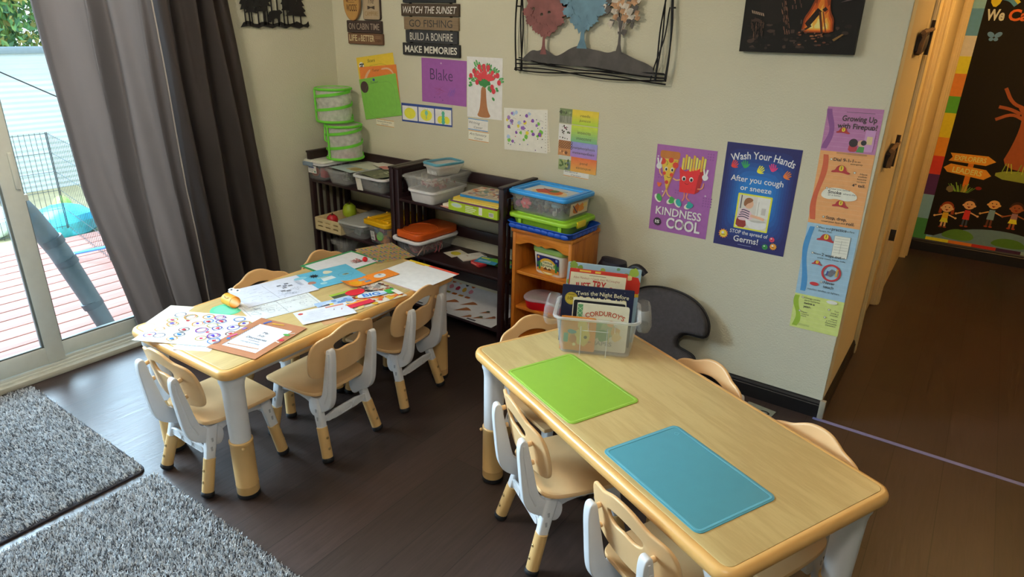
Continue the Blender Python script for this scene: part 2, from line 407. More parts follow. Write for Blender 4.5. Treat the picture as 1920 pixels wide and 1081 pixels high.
baseboard('baseboard_back', (0, -.0005), (XR+.0, -.0005), (0, -1))
baseboard('baseboard_left', (.0005, DY1+.05), (.0005, -.016), (1, 0))
baseboard('baseboard_hall', (XR+.0005, .0), (XR+.0005, .785), (1, 0), .085)
baseboard('baseboard_hall_end', (XR+.03, YE-.0005), (4.5, YE-.0005), (0, -1), .10, m=MT('dark_hall_baseboard', '#15100e', .4))
b = MB(); b.box((XR+.006, -.005, .045), (.024, .022, .088), MT('bare_corner_block', '#9a9484', .6), .002); struct(b.build('trim_1'))

# hall door: closed slab set back in its opening, with casings
d = struct(empty('door_2', (XR, 1.24, 0)))
b = MB(); b.box((-.045, 0, 1.015), (.035, .74, 2.02), CREAM, .002); b.build('door_slab', d)
for y, nm in ((-.42, 'door_casing'), (.43, 'door_casing')):
    b = MB()
    for off, wd, t in ((0, .085, .014), (-.02, .012, .02), (.012, .03, .019)): b.box((t/2, y+off*(1 if y < 0 else -1), 1.03), (t, wd, 2.06), CREAM, .003)
    b.build(nm, d)
for y in (-.374, .374):
    b = MB(); b.box((-.03, y, 1.02), (.064, .014, 2.03), CREAM, .002); b.box((-.022, y*.965, 1.02), (.018, .03, 2.02), CREAM, .002); b.build('door_jamb', d)
b = MB(); b.box((.0, .367, .47), (.036, .004, .07), BLK, .001); b.box((.004, -.36, .455), (.02, .006, .075), BLK, .001); b.build('strike_plate', d)
b = MB()
for off, wd, t in ((0, .10, .03), (.03, .03, .05), (-.035, .02, .042)): b.box((XR+t/2, 2.87+off, 1.1), (t, wd, 2.2), CREAM, .004)
struct(b.build('trim_2'))

# sliding glass door in the left wall
dr = struct(empty('door_1', (0, (DY0+DY1)/2, 0)))
yc = (DY0+DY1)/2
def part(bm, name, parent, **k): o = bm.build(name, parent, **k); return o
b = MB()
b.box((-.065, 0, .018), (.13, DY1-DY0, .036), VINYL, .003)
for x in (-.012, -.055, -.10): b.box((x, 0, .042), (.01, DY1-DY0, .014), VINYL, .002)
part(b, 'door_track', dr)
b = MB(); b.box((.012, 0, .014), (.04, DY1-DY0, .028), MT('sill_strip', '#c9cabd', .5), .004); part(b, 'door_sill', dr)
for y in (DY0+.02, DY1-.02):
    b = MB(); b.box((-.06, y-yc, DZ/2), (.12, .04, DZ), VINYL, .003); part(b, 'door_jamb', dr)
b = MB(); b.box((-.06, 0, DZ-.02), (.12, DY1-DY0, .04), VINYL, .003); part(b, 'door_head', dr)
def panel(name, x, y0, y1, st, rail):
    pn = bpy.data.objects.new(name, None); COL.objects.link(pn); pn.parent = dr; y0 -= yc; y1 -= yc
    b = MB()
    for y in (y0+st/2, y1-st/2): b.box((x, y, .045+1.0-.01), (.034, st, 1.97), VINYL, .004)
    for z, hh in ((.05+rail/2, rail), (1.99, .07)): b.box((x, (y0+y1)/2, z), (.032, y1-y0-2*st+.004, hh), VINYL, .004)
    for y in (y0+st+.004, y1-st-.004): b.box((x, y, 1.03), (.02, .01, 1.85), MT('grey_gasket', '#6f7674', .5), .001)
    b.box((x, (y0+y1)/2, .05+rail+.004), (.02, y1-y0-2*st, .008), MATS['grey_gasket'], .001)
    o = b.build('panel_frame', pn)
    g = MB(); g.box((x, (y0+y1)/2, 1.03), (.005, y1-y0-2*st+.01, 1.9-.02), GLASS); g.build('glass_pane', pn, smooth=False)
    return pn
panel('sliding_panel', -.032, -3.33, -1.80, .076, .085); panel('fixed_panel', -.078, -1.86, -1.12, .07, .07)
b = MB(); b.box((-.012, -1.818-yc, .97), (.012, .018, .16), VINYL, .004); b.box((-.06, -1.79-yc, .84), (.02, .03, .03), VINYL, .004); b.build('door_latch', dr)

# ------------------------------------------------------------------ outside
wallbox('ground', -14, -.13, -12, 8, -.34, -.28, MT('dry_yard_soil', '#a59a76', .95, amt=.25, scale=2.5, bump=.6, bscale=12))
b = MB(); DECKM = plank_mat('deck_board_paint', '#94655a', '#885c52', '#54382f', .145, 2.2, .75, 'Y', .0, spec=.3)
for i in range(17): b.box((-.205-i*.145, -2.2+random.uniform(-.05, .05), -.13), (.134, 6.4, .036), DECKM, .003)
struct(b.build('deck'))
b = MB(); b.box((-5.25, -1.5, .46), (.06, 14, 1.5), ribbed('white_siding', '#d8e2e6', 110)); wf = b.build('yard_wall', smooth=False)
tag(wf, 'long white board fence wall closing off the yard beyond the deck', 'fence')
b = MB(); b.box((0, 0, 0), (.14, 14, .07), MT('grey_rail_paint', '#8c99a0', .6), .01); rl = b.build('top_rail', wf); rl.location = (-5.25, -1.5, 1.22)
def leaves(name, blobs, n, cols, size, parent=None):
    b = MB(); ms = [MT('leaf_'+c.strip('#'), c, .6, amt=.2, scale=4) for c in cols]
    rn = random.Random(3)
    for i in range(n):
        c, rad = blobs[rn.randrange(len(blobs))]
        v = Vector((rn.gauss(0, 1), rn.gauss(0, 1), rn.gauss(0, 1))); v.normalize(); p = Vector(c)+Vector((v.x*rad[0], v.y*rad[1], v.z*rad[2]))*(rn.random()**.35)
        s_ = size*rn.uniform(.6, 1.3); E_ = Euler((rn.uniform(0, 6), rn.uniform(0, 6), rn.uniform(0, 6))).to_matrix().to_4x4()
        b.add([(-s_, 0, 0), (0, -s_*.45, s_*.1), (s_, 0, 0), (0, s_*.45, s_*.1)], [(0, 1, 2, 3)], ms[rn.randrange(len(ms))], Matrix.Translation(p) @ E_)
    return b.build(name, parent, smooth=False)
t = empty('leafy_tree', (-8.2, -2.0, -.28), 0, 'yellow green leafy tree rising behind the white yard wall', 'tree')
leaves('foliage', [((0, -1.4, 2.9), (1.2, 1.4, 1.5)), ((0, .4, 2.7), (1.1, 1.3, 1.4)), ((.5, 2.0, 2.6), (1.0, 1.3, 1.4)), ((.5, .8, 1.8), (.8, 2.0, .8)), ((.4, 2.6, 1.9), (.8, 1.4, .8)), ((.7, 1.4, 2.3), (.7, 1.6, .9))], 26000, ('#76a860', '#9cbc66', '#5e8a60', '#bcae5c'), .062, t)
leaves('inner_foliage', [((-.9, 0, 2.6), (.5, 1.8, 1.6)), ((-.9, 2.2, 2.6), (.5, 1.6, 1.5)), ((-.6, 1.2, 1.7), (.5, 2.4, .8))], 7000, ('#6a9a58', '#86a862', '#587f58'), .15, t)
b = MB()
for y in (-2, .4, 2.6): b.tube([(0, y, 0), (.1, y*.95, 1.2), (0, y, 2.6)], [.13, .1, .05], MT('bark', '#5a4a3c', .9, amt=.2)); 
b.build('trunk', t)
# leaning pole wrapped in grey plastic, right outside the glass
t = empty('leaning_pole', (-.36, -1.43, -.11), 0, 'grey plastic wrapped pole leaning outside the sliding glass door', 'pole')
GP = MT('grey_wrap', '#4c5559', .55, amt=.18, scale=6)
b = MB(); b.tube([(0, 0, 0), (-.01, -.075, .28), (-.02, -.165, .58), (-.03, -.25, .78), (-.04, -.37, 1.0)], [.044, .048, .052, .052, .05], GP, 16); b.build('pole_body', t)
for z0, y0 in ((.24, -.066), (.50, -.138), (.62, -.178)):
    b = MB(); b.tube([(-.012, y0, z0), (-.015, y0-.012, z0+.035)], .0535, MT('dark_tape', '#394146', .5), 16); b.build('tape_band', t)
# wire pen
PW = MT('pen_wire', '#3d4548', .4, metal=.3)
def pen(loc0, loc1, z0, z1, label, sp=.038, rw=.0019):
    p0, p1 = Vector((*loc0, 0)), Vector((*loc1, 0)); L = (p1-p0).length; n = int(L/sp); b = MB()
    for i in range(n+1):
        q = p0.lerp(p1, i/n); b.tube([(q.x, q.y, z0), (q.x, q.y, z1)], rw if 0 < i < n else .004, PW, 5)
    for k in range(6):
        z = z0+.02+(z1-z0-.03)*k/5; b.tube([(p0.x, p0.y, z), (p1.x, p1.y, z)], .0022, PW, 5)
    o = b.build('wire_pen_panel'); o['label'] = label; o['category'] = 'pen panel'; o['group'] = 'wire exercise pen panels on the deck'; return o
pen((-.55, -3.2), (-.55, -1.96), -.11, .62, 'black wire pen panel standing close behind the left glass pane')
pen((-2.86, -1.75), (-2.86, -.63), -.11, .70, 'far black wire pen panel in front of the white yard wall')
pen((-2.86, -.62), (-1.75, -.80), -.11, .70, 'angled black wire pen panel beside the curtain edge', .055, .0013)
# pool toys and broom
def crumple(name, c, r, sc, m, jit, label, cat, n=9):
    b = MB(); b.ball((0, 0, 0), r, m, n, sc, jit=jit); o = b.build(name, loc=c, ang=20); return tag(o, label, cat)
crumple('plastic_tarp', (-3.25, -.52, -.16), .2, (1, 1.5, .85), MT('aqua_tarp', '#3fb2c8', .4, amt=.3, scale=9), .12, 'crumpled aqua tarp lying outside beyond the wire pen', 'tarp')
crumple('plastic_sheet', (-3.60, -.95, -.13), .16, (1, 1.2, .95), MT('white_sheet', '#dfeaea', .4, amt=.1), .12, 'white crumpled plastic outside left of the aqua tarp', 'plastic sheet')
crumple('swim_ring', (-3.0, -.12, -.1), .17, (1, .9, 1), MT('navy_vinyl', '#2c4f96', .35, amt=.3, scale=9), .1, 'navy blue deflated pool toy outside next to the curtain', 'pool toy')
crumple('play_ball', (-3.6, -.36, -.13), .09, (1, 1, 1.5), MT('lime_vinyl', '#9bd35a', .35), .03, 'lime green toy outside between aqua tarp and navy toy', 'toy')
b = MB(); b.tube([(-2.05, -1.0, -.085), (-1.75, -.84, .0), (-1.45, -.70, .10)], .012, MT('blue_handle', '#3f86c6', .4), 8); tag(b.build('broom_handle'), 'blue broom handle propped up over the deck outside', 'broom')
b = MB(); b.tube([(-.6, -2.4, 1.75), (-.6, -1.9, 1.5), (-.6, -1.58, 1.335), (-.6, -1.35, 1.2), (-.6, -1.0, 1.0), (-.6, -.6, .8)], .0035, BLK, 5); tag(b.build('cable'), 'thin black cable sagging across the glass door outside', 'cable')

# ------------------------------------------------------------------ curtains
def curtain_mat():
    m, nt, p = nodes('brown_curtain_weave'); p.inputs['Roughness'].default_value = .8; p.inputs['Specular IOR Level'].default_value = .2
    hs = noise_on(nt, p, lin('#56504f'), .1, 5)
    tc = N(nt, 'ShaderNodeTexCoord'); mp = N(nt, 'ShaderNodeMapping'); mp.inputs['Scale'].default_value = (30, 30, 300); nt.links.new(tc.outputs['Object'], mp.inputs[0])
    nz = N(nt, 'ShaderNodeTexNoise', i_Scale=2.0, i_Detail=2.0); nt.links.new(mp.outputs[0], nz.inputs['Vector'])
    b = N(nt, 'ShaderNodeBump', i_Strength=.6, i_Distance=.004); nt.links.new(nz.outputs['Fac'], b.inputs['Height']); nt.links.new(b.outputs[0], p.inputs['Normal'])
    tr = N(nt, 'ShaderNodeBsdfTranslucent'); tr.inputs[0].default_value = (*lin('#a89a92'), 1)
    mx = N(nt, 'ShaderNodeMixShader'); mx.inputs[0].default_value = .52
    nt.links.new(p.outputs[0], mx.inputs[1]); nt.links.new(tr.outputs[0], mx.inputs[2]); nt.links.new(mx.outputs[0], nt.nodes['Material Output'].inputs[0]); return m
CURT = curtain_mat()
def interp(tab, z):
    for (z0, v0), (z1, v1) in zip(tab, tab[1:]):
        if z <= z1: return v0+(v1-v0)*max(0, (z-z0))/(z1-z0)
    return tab[-1][1]
def curtain(name, left, right, folds, label, x0=.10, hem=None):
    b = MB(); nu, nv = 110, 34; V = []; F = []
    for j in range(nv+1):
        z = .025+2.13*j/nv; yl, yr = interp(left, z), interp(right, z)
        for i in range(nu+1):
            u = i/nu; x = x0
            for c, wd, am in folds: x += 1.5*am*math.exp(-((u-c-.03*math.sin(2.2*z+c*9))/wd)**2)*(.75+.35*(1.6-z)/1.6)
            x += .006*math.sin(31*u+3*z)+.004*math.sin(7*z+17*u)+.0015*math.sin(60*z+3*u)*math.exp(-((z-.7)/.3)**2)
            if u < .03: x -= .03*(1-u/.03)
            V.append((x, yl+(yr-yl)*u, z))
    for j in range(nv):
        for i in range(nu): a = j*(nu+1)+i; F.append((a, a+1, a+nu+2, a+nu+1))
    b.add(V, F, CURT); o = b.build(name); md = o.modifiers.new('thick', 'SOLIDIFY'); md.thickness = .003
    tag(o, label, 'curtain', None)
    if hem:
        h = MB(); k = nu
        h.loft([[(V[j*(nu+1)+k][0]+dx, V[j*(nu+1)+k][1]+dy, V[j*(nu+1)+k][2]) for dx, dy in ((.004, -.001), (.004, .005), (-.004, .005), (-.004, -.001))] for j in range(nv+1)], MT('pale_hem_light', '#a8a09c', .7)); h.build('hem_light_strip', o)  # pale strip coloured as light showing through the hem edge
    return o
YL = [(0, -1.455), (.14, -1.489), (.86, -1.605), (1.66, -1.636), (2.2, -1.66)]
YM = [(0, -1.10), (.766, -1.135), (1.675, -1.148), (2.2, -1.15)]
YR = [(0, -.61), (.21, -.631), (1.69, -.751), (2.2, -.79)]
curtain('curtain', YL, YM, ((.20, .16, .022), (.425, .035, -.045), (.50, .045, .035), (.74, .13, .022), (.915, .03, -.022)), 'brown curtain panel hanging over the bright glass door, left of the pale seam', hem=True)
curtain('curtain', [(a, v+.012) for a, v in YM], YR, ((.10, .06, .045), (.27, .05, -.045), (.42, .05, .045), (.56, .05, -.040), (.70, .05, .045), (.85, .05, -.03)), 'darker brown curtain panel between the pale seam and the beige wall', x0=.095)
b = MB(); b.tube([(.09, -3.6, 2.13), (.09, -.55, 2.13)], .012, BLK, 12); b.ball((.09, -.54, 2.13), .022, BLK, 8)
for y in (-3.5, -.6): b.box((.045, y, 2.13), (.09, .02, .02), BLK)
tag(b.build('curtain_rod'), 'black curtain rod holding the brown curtains over the glass door', 'curtain rod')

# ------------------------------------------------------------------ rugs
def rug(name, x0, x1, y0, y1, label, seed):
    w_, d_ = x1-x0, y1-y0; r_ = empty(name, ((x0+x1)/2, (y0+y1)/2, 0), 0, label, 'rug', 'grey shag rugs on the floor')
    b = MB(); b.slab(rrect(w_, d_, .035, 6), .008, MT('rug_backing', '#2b2931', .8), .003); b.build('backing', r_)
    rn = random.Random(seed); V = []; F = []; MI = []
    den = 62000; n = int(den*w_*d_)
    for i in range(n):
        x = rn.uniform(-w_/2+.008, w_/2-.008); y = rn.uniform(-d_/2+.008, d_/2-.008)
        if math.hypot(max(0, abs(x)-(w_/2-.035)), max(0, abs(y)-(d_/2-.035))) > .03: continue
        a = rn.uniform(0, 6.283); h = rn.uniform(.009, .017); l = rn.uniform(.002, .011); cw = rn.uniform(.0011, .002)
        a2 = rn.gauss(2.4+1.2*math.sin(3*x+seed)+math.sin(4.3*y), 1.1); dx, dy = math.cos(a2)*l, math.sin(a2)*l; px, py = math.cos(a)*cw, math.sin(a)*cw
        k = len(V); V += [(x-px, y-py, .007), (x+px, y+py, .007), (x+dx+px, y+dy+py, .007+h), (x+dx-px, y+dy-py, .007+h)]; F.append((k, k+1, k+2, k+3))
        MI.append(0 if rn.random() < .42 else (1 if rn.random() < .6 else 2))
    p = MB(); p.V, p.F, p.MI = V, F, MI; p.mats = [MT('pile_mid', '#c0c2c5', .9), MT('pile_light', '#e8eaec', .9), MT('pile_dark', '#626467', .9)]
    o = p.build('pile', r_, smooth=False); o['kind'] = 'stuff'; return r_
rug('shag_rug', .065, 1.075, -3.25, -1.985, 'grey shag rug with dark bound edge, nearest the glass door', 1)
rug('shag_rug', 1.125, 2.14, -3.25, -1.978, 'grey shag rug with rounded corner in front of the near table leg', 5)
# ------------------------------------------------------------------ tables
def make_table(x, y, rot, h, label):
    t = empty('activity_table', (x, y, 0), rot, label, 'table', 'kids activity tables'); t.rotation_euler = (0, 0, rot)
    L, W, th = 1.2, .6, .036; r = .016
    b = MB(); b.slab(rrect(L-.044, W-.044, .022, 5), .006, LAM, .0012, T=Matrix.Translation((0, 0, h-.0055))); b.build('tabletop', t)
    b = MB(); n = 8; rings = []
    for k in range(16):                                     # bullnose band all round
        a = 2*math.pi*k/16; dx = -r*1.0+r*math.cos(a)*1.0; dz = math.sin(a)
        rings.append((dx if math.cos(a) > -.2 else -.026, h-th/2+th/2*max(-1, min(1, 1.18*dz))))
    prof = [(-.024, h-th), (-.010, h-th), (-.004, h-th+.003), (-.0008, h-th+.010), (0, h-th*.5), (-.001, h-.011), (-.005, h-.0035), (-.012, h-.0002), (-.0195, h+.0002), (-.024, h-.002)]
    base = rrect(L, W, .045, n)
    b.loft([[(px, py, z) for px, py in inset(base, -d)] for d, z in prof], TRIM, False, False, closed=True); b.build('edge_trim', t)
    b = MB(); b.slab(rrect(L-.04, W-.04, .03, 4), .012, MT('table_underside', '#cfcabf', .6), T=Matrix.Translation((0, 0, h-.030))); b.build('underside_panel', t)
    b = MB(); o = rrect(L-.10, W-.10, .05, 5); i_ = rrect(L-.13, W-.13, .04, 5)
    b.slab(o, .045, WPL, .003, [i_], Matrix.Translation((0, 0, h-.072))); b.build('apron', t)
    for sx in (-1, 1):
        for sy in (-1, 1):
            T = Matrix.Translation((sx*(L/2-.062), sy*(W/2-.062), 0))
            b = MB(); b.lathe([(.036, .19), (.036, .235), (.037, h-.10), (.040, h-.075), (.044, h-.065), (.044, h-.036), (.0, h-.036)], WPL, 28, T); lg = b.build('leg', t)
            b = MB(); b.lathe([(.0, .012), (.037, .012), (.0395, .02), (.0395, .05), (.0402, .052), (.0395, .054), (.0395, .224), (.041, .226), (.041, .236), (.0385, .239), (.036, .239)], TANLEG, 28, T); sl = b.build('leg_sleeve', lg)
            b = MB(); b.lathe([(0, 0), (.035, 0), (.0405, .004), (.0405, .018), (.038, .021), (0, .021)], RUB, 28, T); b.build('rubber_foot', lg)
            b = MB(); b.ball((sx*.02, sy*.041, .222), .006, TANLEG, 6, T=T); b.build('leg_pin', lg)
    return t
HT1, HT2 = .5475, .5387
T1X, T1Y, T1R = 2.7406, -1.2393, -.4344
T2X, T2Y, T2R = 1.2473, -1.2992, 1.5865
make_table(T1X, T1Y, T1R, HT1, 'maple topped kids table with the green and blue mats and book bin on it')
make_table(T2X, T2Y, T2R, HT2, 'maple topped kids table covered in loose papers by the brown curtains')

# ------------------------------------------------------------------ chairs
def make_chair():
    c = empty('kids_chair', (0, 0, 0), 0, 'x', 'chair', 'tan and white kids chairs round the two tables')
    zs = .288
    # seat: dished, rounded, front edge rolled down
    o = smooth_poly([(-.150, .135), (-.135, .146), (.135, .146), (.150, .135), (.152, .02), (.146, -.09), (.128, -.135), (.10, -.147), (-.10, -.147), (-.128, -.135), (-.146, -.09), (-.152, .02)], 3)
    b = MB(); n = len(o); ks = [1-.12*i for i in range(8)]+[.04]
    rings = [[(x*k, y*k, 0) for x, y in o] for k in ks]
    prof = [(.992, -.014), (1.0, -.008), (1.0, -.004), (.99, 0)]
    lo = [[(x*.90, y*.90, -.014) for x, y in o]]+[[(x*s_, y*s_, z) for x, y in o] for s_, z in prof]+[[(x*k, y*k, 0) for x, y in o] for k in ks[1:]]
    b.loft(lo, TAN)
    def dish(x, y, z):
        f = max(0, 1-(x/.135)**2)*max(0, 1-((y+.02)/.13)**2)
        return (x, y, z+zs-.010*f-(.10*max(0, y-.10)**1.0 if y > .10 else 0)+(.05*max(0, -y-.10)))
    b.deform(dish); b.build('seat', c)
    # backrest with three waves along the top and a smile shaped handle hole
    top = [(-.166, .045), (-.160, .085), (-.142, .112), (-.112, .122), (-.085, .126), (-.06, .140), (-.035, .152), (0, .156), (.035, .152), (.06, .140), (.085, .126), (.112, .122), (.142, .112), (.160, .085), (.166, .045)]
    bot = [(.164, 0), (.155, -.035), (.132, -.052), (.07, -.056), (0, -.057), (-.07, -.056), (-.132, -.052), (-.155, -.035), (-.164, 0)]
    out = smooth_poly(top+bot, 3)
    hole = smooth_poly([(-.070, .082), (-.062, .058), (-.035, .048), (0, .056), (.035, .048), (.062, .058), (.070, .082), (.050, .092), (.022, .098), (0, .100), (-.022, .098), (-.050, .092)], 2)
    a = Art(.1, .1, '#ffffff', sheet=False); a.slab(out, .012, TAN, .0045, [hole])
    zb = .408
    a.curl(lambda x, y, z: (x, -.172+1.1*x*x+(.006-z)-.20*y, zb+y), ((0, [-.15+.02*i for i in range(16)]),))
    # after mapping the sheet stands up: front faces +y
    a.build('backrest', c, ang=50)
    for sx in (-1, 1):
        # back post: flat bracket rising behind the seat
        P = [(-.075, .248), (-.125, .254), (-.150, .275), (-.163, .315), (-.176, .38), (-.192, .45), (-.198, .484), (-.204, .493), (-.216, .494), (-.224, .484), (-.226, .45), (-.219, .38), (-.212, .31), (-.204, .262), (-.184, .226), (-.135, .198), (-.095, .165), (-.070, .195)]
        P = smooth_poly(P, 2)
        b = MB(); M = Matrix(((0, 0, sx, sx*.092), (1, 0, 0, 0), (0, 1, 0, 0), (0, 0, 0, 1)))
        b.slab(P, .027, WPL, .004, T=M)
        if sx < 0: b.F = [f[::-1] for f in b.F]
        ps = b.build('back_post', c)
        b = MB()                                             # raised ribs along the outer face
        b.tube([(sx*.118, -.212, .478), (sx*.118, -.210, .44), (sx*.118, -.198, .37), (sx*.118, -.186, .30), (sx*.118, -.165, .25)], .0042, WPL, 6)
        for y, z in ((-.206, .44), (-.193, .36), (-.183, .29)): b.box((sx*.1165, y, z), (.006, .02, .006), WPL, .001)
        b.build('post_rib', ps)
        for y0, y1, z in ((-.196, -.172, .402), (-.205, -.182, .470)): b = MB(); b.tube([(sx*.105, y0, z), (sx*.105, y1, z+.003)], .008, TAN, 10); b.build('backrest_peg', ps)
        # side rail below seat
        b = MB(); q = smooth_poly([(.128, .268), (.128, .245), (.10, .225), (.04, .238), (-.04, .238), (-.10, .215), (-.135, .235), (-.135, .268)], 1)
        b.slab(q, .020, WPL, .003, T=Matrix(((0, 0, sx, sx*.096), (1, 0, 0, 0), (0, 1, 0, 0), (0, 0, 0, 1))))
        if sx < 0: b.F = [f[::-1] for f in b.F]
        b.build('side_rail', c)
        for sy, yt, yf in ((1, .105, .148), (-1, -.108, -.182)):
            tp = Vector((sx*.108, yt, .262)); ft = Vector((sx*.138, yf, 0)); d = (ft-tp); md = tp.lerp(ft, .47); fo = tp.lerp(ft, .93)
            b = MB(); f = Vector((0, 1, 0))
            def ring(p, a_, b_): return [(p.x+u*a_, p.y+v*b_, p.z) for u, v in rrect(2, 2, .5, 3)]
            b.loft([ring(tp, .015, .023), ring(tp.lerp(ft, .2), .015, .020), ring(tp.lerp(ft, .6), .0145, .0165)], WPL)
            for k in (.22, .34): q = tp.lerp(ft, k); b.box((q.x+sx*.0122, q.y, q.z), (.006, .008, .026), MT('slot_shade_grey', '#a9abb0', .6), .001)  # leg slots as grey patches, their recess shade put into the colour
            lg = b.build('leg', c)
            b = MB(); b.tube([md-d*.012, md-d*.010, md, fo-d*.01, fo], [.0165, .0215, .0212, .0212, .0205], TANLEG, 16); sl = b.build('leg_sleeve', lg)
            for k in (.60, .76):
                b = MB(); q = tp.lerp(ft, k); yy = -1 if sy < 0 else 1
                b.lathe([(0, 0), (.0062, 0), (.0068, .002), (.0045, .004), (0, .0035)], SCREW, 10, Matrix.Translation((q.x, q.y+yy*.0195, q.z)) @ Matrix.Rotation(R(-90*yy), 4, 'X'))
                b.build('screw', sl)
            b = MB(); e = ft-d.normalized()*.004
            b.tube([fo-d*.02, fo, fo+(ft-fo)*.45, fo+(ft-fo)*.8, Vector((ft.x, ft.y, .003))], [.0205, .0235, .0238, .021, .013], RUB, 16); b.build('rubber_foot', lg)
    b = MB(); b.slab(smooth_poly([(-.112, .150), (.112, .150), (.108, .190), (-.108, .190)], 1), .010, WPL, .003, T=Matrix(((1, 0, 0, 0), (0, 0, 1, -.150), (0, 1, 0, 0), (0, 0, 0, 1))))
    b.F = [f[::-1] for f in b.F]
    st = b.build('stretcher', c)
    b = MB()
    for x in (-.07, 0, .07):
        rr = rrect(.062, .026, .012, 4)
        b.tube([(x+u, -.1512, .170+v) for u, v in rr+rr[:1]], .0011, WPL, 5, caps=False)
    b.build('stretcher_relief', st)
    b = MB(); b.box((0, .118, .20), (.20, .012, .03), WPL, .003); b.build('stretcher', c)
    b = MB(); b.box((0, 0, .262), (.20, .20, .018), WPL, .004); b.build('seat_support', c)
    return c
chair0 = make_chair()
bpy.context.view_layer.update(); index_kids()
CH = [(1.255, -1.753, 0, 'kids chair at the near end of the paper covered table, beside the rugs'),
      (1.395, -1.408, 92, 'kids chair on the open side of the paper covered table, nearer the rugs'),
      (1.375, -.979, 96, 'kids chair on the open side of the paper covered table, nearer the bookcases'),
      (1.055, -1.285, -90, 'kids chair on the curtain side of the paper covered table, behind the white worksheets'),
      (1.05, -.905, -80, 'kids chair on the curtain side of the paper covered table, behind the green paper'),
      (2.516, -1.31, -33, 'kids chair tucked under the near side of the mat table, beside the green mat'),
      (2.965, -1.513, -25, 'kids chair tucked under the near side of the mat table, beside the blue mat'),
      (2.285, -1.01, -114, 'tan kids chair at the end of the mat table, behind the clear book bin'),
      (2.733, -1.040, 154.5, 'kids chair on the wall side of the mat table, next to the dark cushion'),
      (3.117, -1.248, 157, 'kids chair on the wall side of the mat table, next to the tape line')]
for i, (x, y, a, lb) in enumerate(CH):
    o = chair0 if i == 0 else copy_tree(chair0)
    o.location = (x, y, 0); o.rotation_euler = (0, 0, R(a)); o['label'] = lb
# ------------------------------------------------------------------ bookcases
def bookcase(x0, x1, label):
    t = empty('slatted_bookcase', ((x0+x1)/2, -.17, 0), 0, label, 'bookcase', 'dark slatted bookcases along the back wall')
    hw = (x1-x0)/2; ps = .030; top = .862; yf, yb = -.155, .145
    for sx in (-1, 1):
        b = MB(); x = sx*(hw-ps/2)
        for y in (yf, yb): b.box((x, y*.9+(-.0 if y < 0 else 0), top/2), (ps, ps, top), ESP, .002)
        for z, hh in ((top-.030, .052), (.70, .04), (.38, .04), (.075, .04)): b.box((x, -.005, z), (ps*.7, .27, hh), ESP, .002)
        b.box((x, -.005, top+.002), (ps+.004, .31, .012), ESP, .003)
        b.build('side_frame', t)
        b = MB()
        for k in range(4):
            y = -.085+k*.053
            for z0, z1 in ((.72, .80), (.40, .68), (.095, .36)): b.box((sx*(hw-ps/2), y, (z0+z1)/2), (.011, .022, z1-z0), ESP, .001)
        b.build('side_slats', t)
    for z in (.691, .381, .085):
        b = MB(); b.box((0, -.012, z), (2*hw-2*ps+.004, .285, .018), ESP, .006); b.build('shelf', t)
    for z, hh in ((.812, .062), (.482, .062), (.205, .06)):
        b = MB(); b.box((0, .135, z), (2*hw-2*ps+.004, .016, hh), ESP, .002); b.build('back_rail', t)
    return t
bookcase(.05, .775, 'dark slatted bookcase in the corner under the green mesh cages')
bookcase(.785, 1.53, 'dark slatted bookcase in the middle with the pile of books on top')
S1, S2, S3 = .700, .390, .094

def open_bin(name, c, w0, d0, w1, d1, h, m, label, cat, rz=0, r=.03, rim=None, group=None, lip=.010):
    t = empty(name, c, R(rz), label, cat, group); rs = bin_rings(w0, d0, w1, d1, h, r=r, lip=lip)
    b = MB()
    if rim: b.loft(rs[:3], m, True, False); b.loft(rs[5:][::-1], m, True, False)
    else: b.loft(rs, m)
    if rim: b.build('bin_body', t)
    else: b.build('bin_body', t)
    if rim:
        b = MB(); b.loft(rs[2:6], rim, False, False); b.build('rim', t)
    return t
def lid(parent, w_, d_, z, h, m, r=.03, inset_=None, name='lid', ridge=None, loc=(0, 0)):
    b = MB(); b.slab(rrect(w_, d_, r, 5), h, m, min(.006, h*.45), T=Matrix.Translation((loc[0], loc[1], z)))
    if inset_: 
        q = rrect(w_-inset_*2, d_-inset_*2, r*.7, 4); b.slab(rrect(w_-inset_, d_-inset_, r*.8, 4), .006, m, .002, [q], Matrix.Translation((loc[0], loc[1], z+h-.001)))
    return b.build(name, parent)
def thing(mb, name, label, cat, group=None, loc=None, rz=0, **k):
    o = mb.build(name, loc=loc, rotz=R(rz), **k); return tag(o, label, cat, group)

# ---- corner bookcase, top shelf
t = open_bin('storage_bin', (.125, -.185, S1), .145, .29, .165, .315, .108, CLEAR, 'clear bin with white rim and blue grey latch, in the corner', 'storage bin', rim=WPL, group='clear bins on the corner bookcase')
b = MB(); b.box((-.03, -.172, .100), (.085, .014, .026), MT('blue_grey_latch', '#7f93a6', .4), .004); b.build('latch', t)
lid(t, .185, .335, .108, .010, MT('white_lid', '#e0e0d8', .4), .03, .012)
a = Art(.075, .045, '#e9e6e0'); a.rect(.006, .030, .05, .009, '#8890c0'); a.lines(.006, .022, .05, 3, .007, .002, '#7a7a80'); a.rect(.054, .006, .014, .010, '#6a9a8a')
put(a, 'price_label', Matrix.Translation((-.045, -.160, .045)) @ Matrix.Rotation(R(90+4), 4, 'X'), None, None, parent=t)
thing(MB().ball((0, 0, 0), .027, MT('orange_ball_paint', '#f06a35', .4)), 'toy_ball', 'orange ball inside the clear bin with the blue grey latch', 'ball', loc=(.083, -.295, S1+.040))
thing(MB().box((0, 0, 0), (.045, .06, .06), MT('red_block_paint', '#b8303a', .45), .006), 'toy_block', 'dark red block inside the clear bin with the blue grey latch', 'block', loc=(.165, -.28, S1+.045))
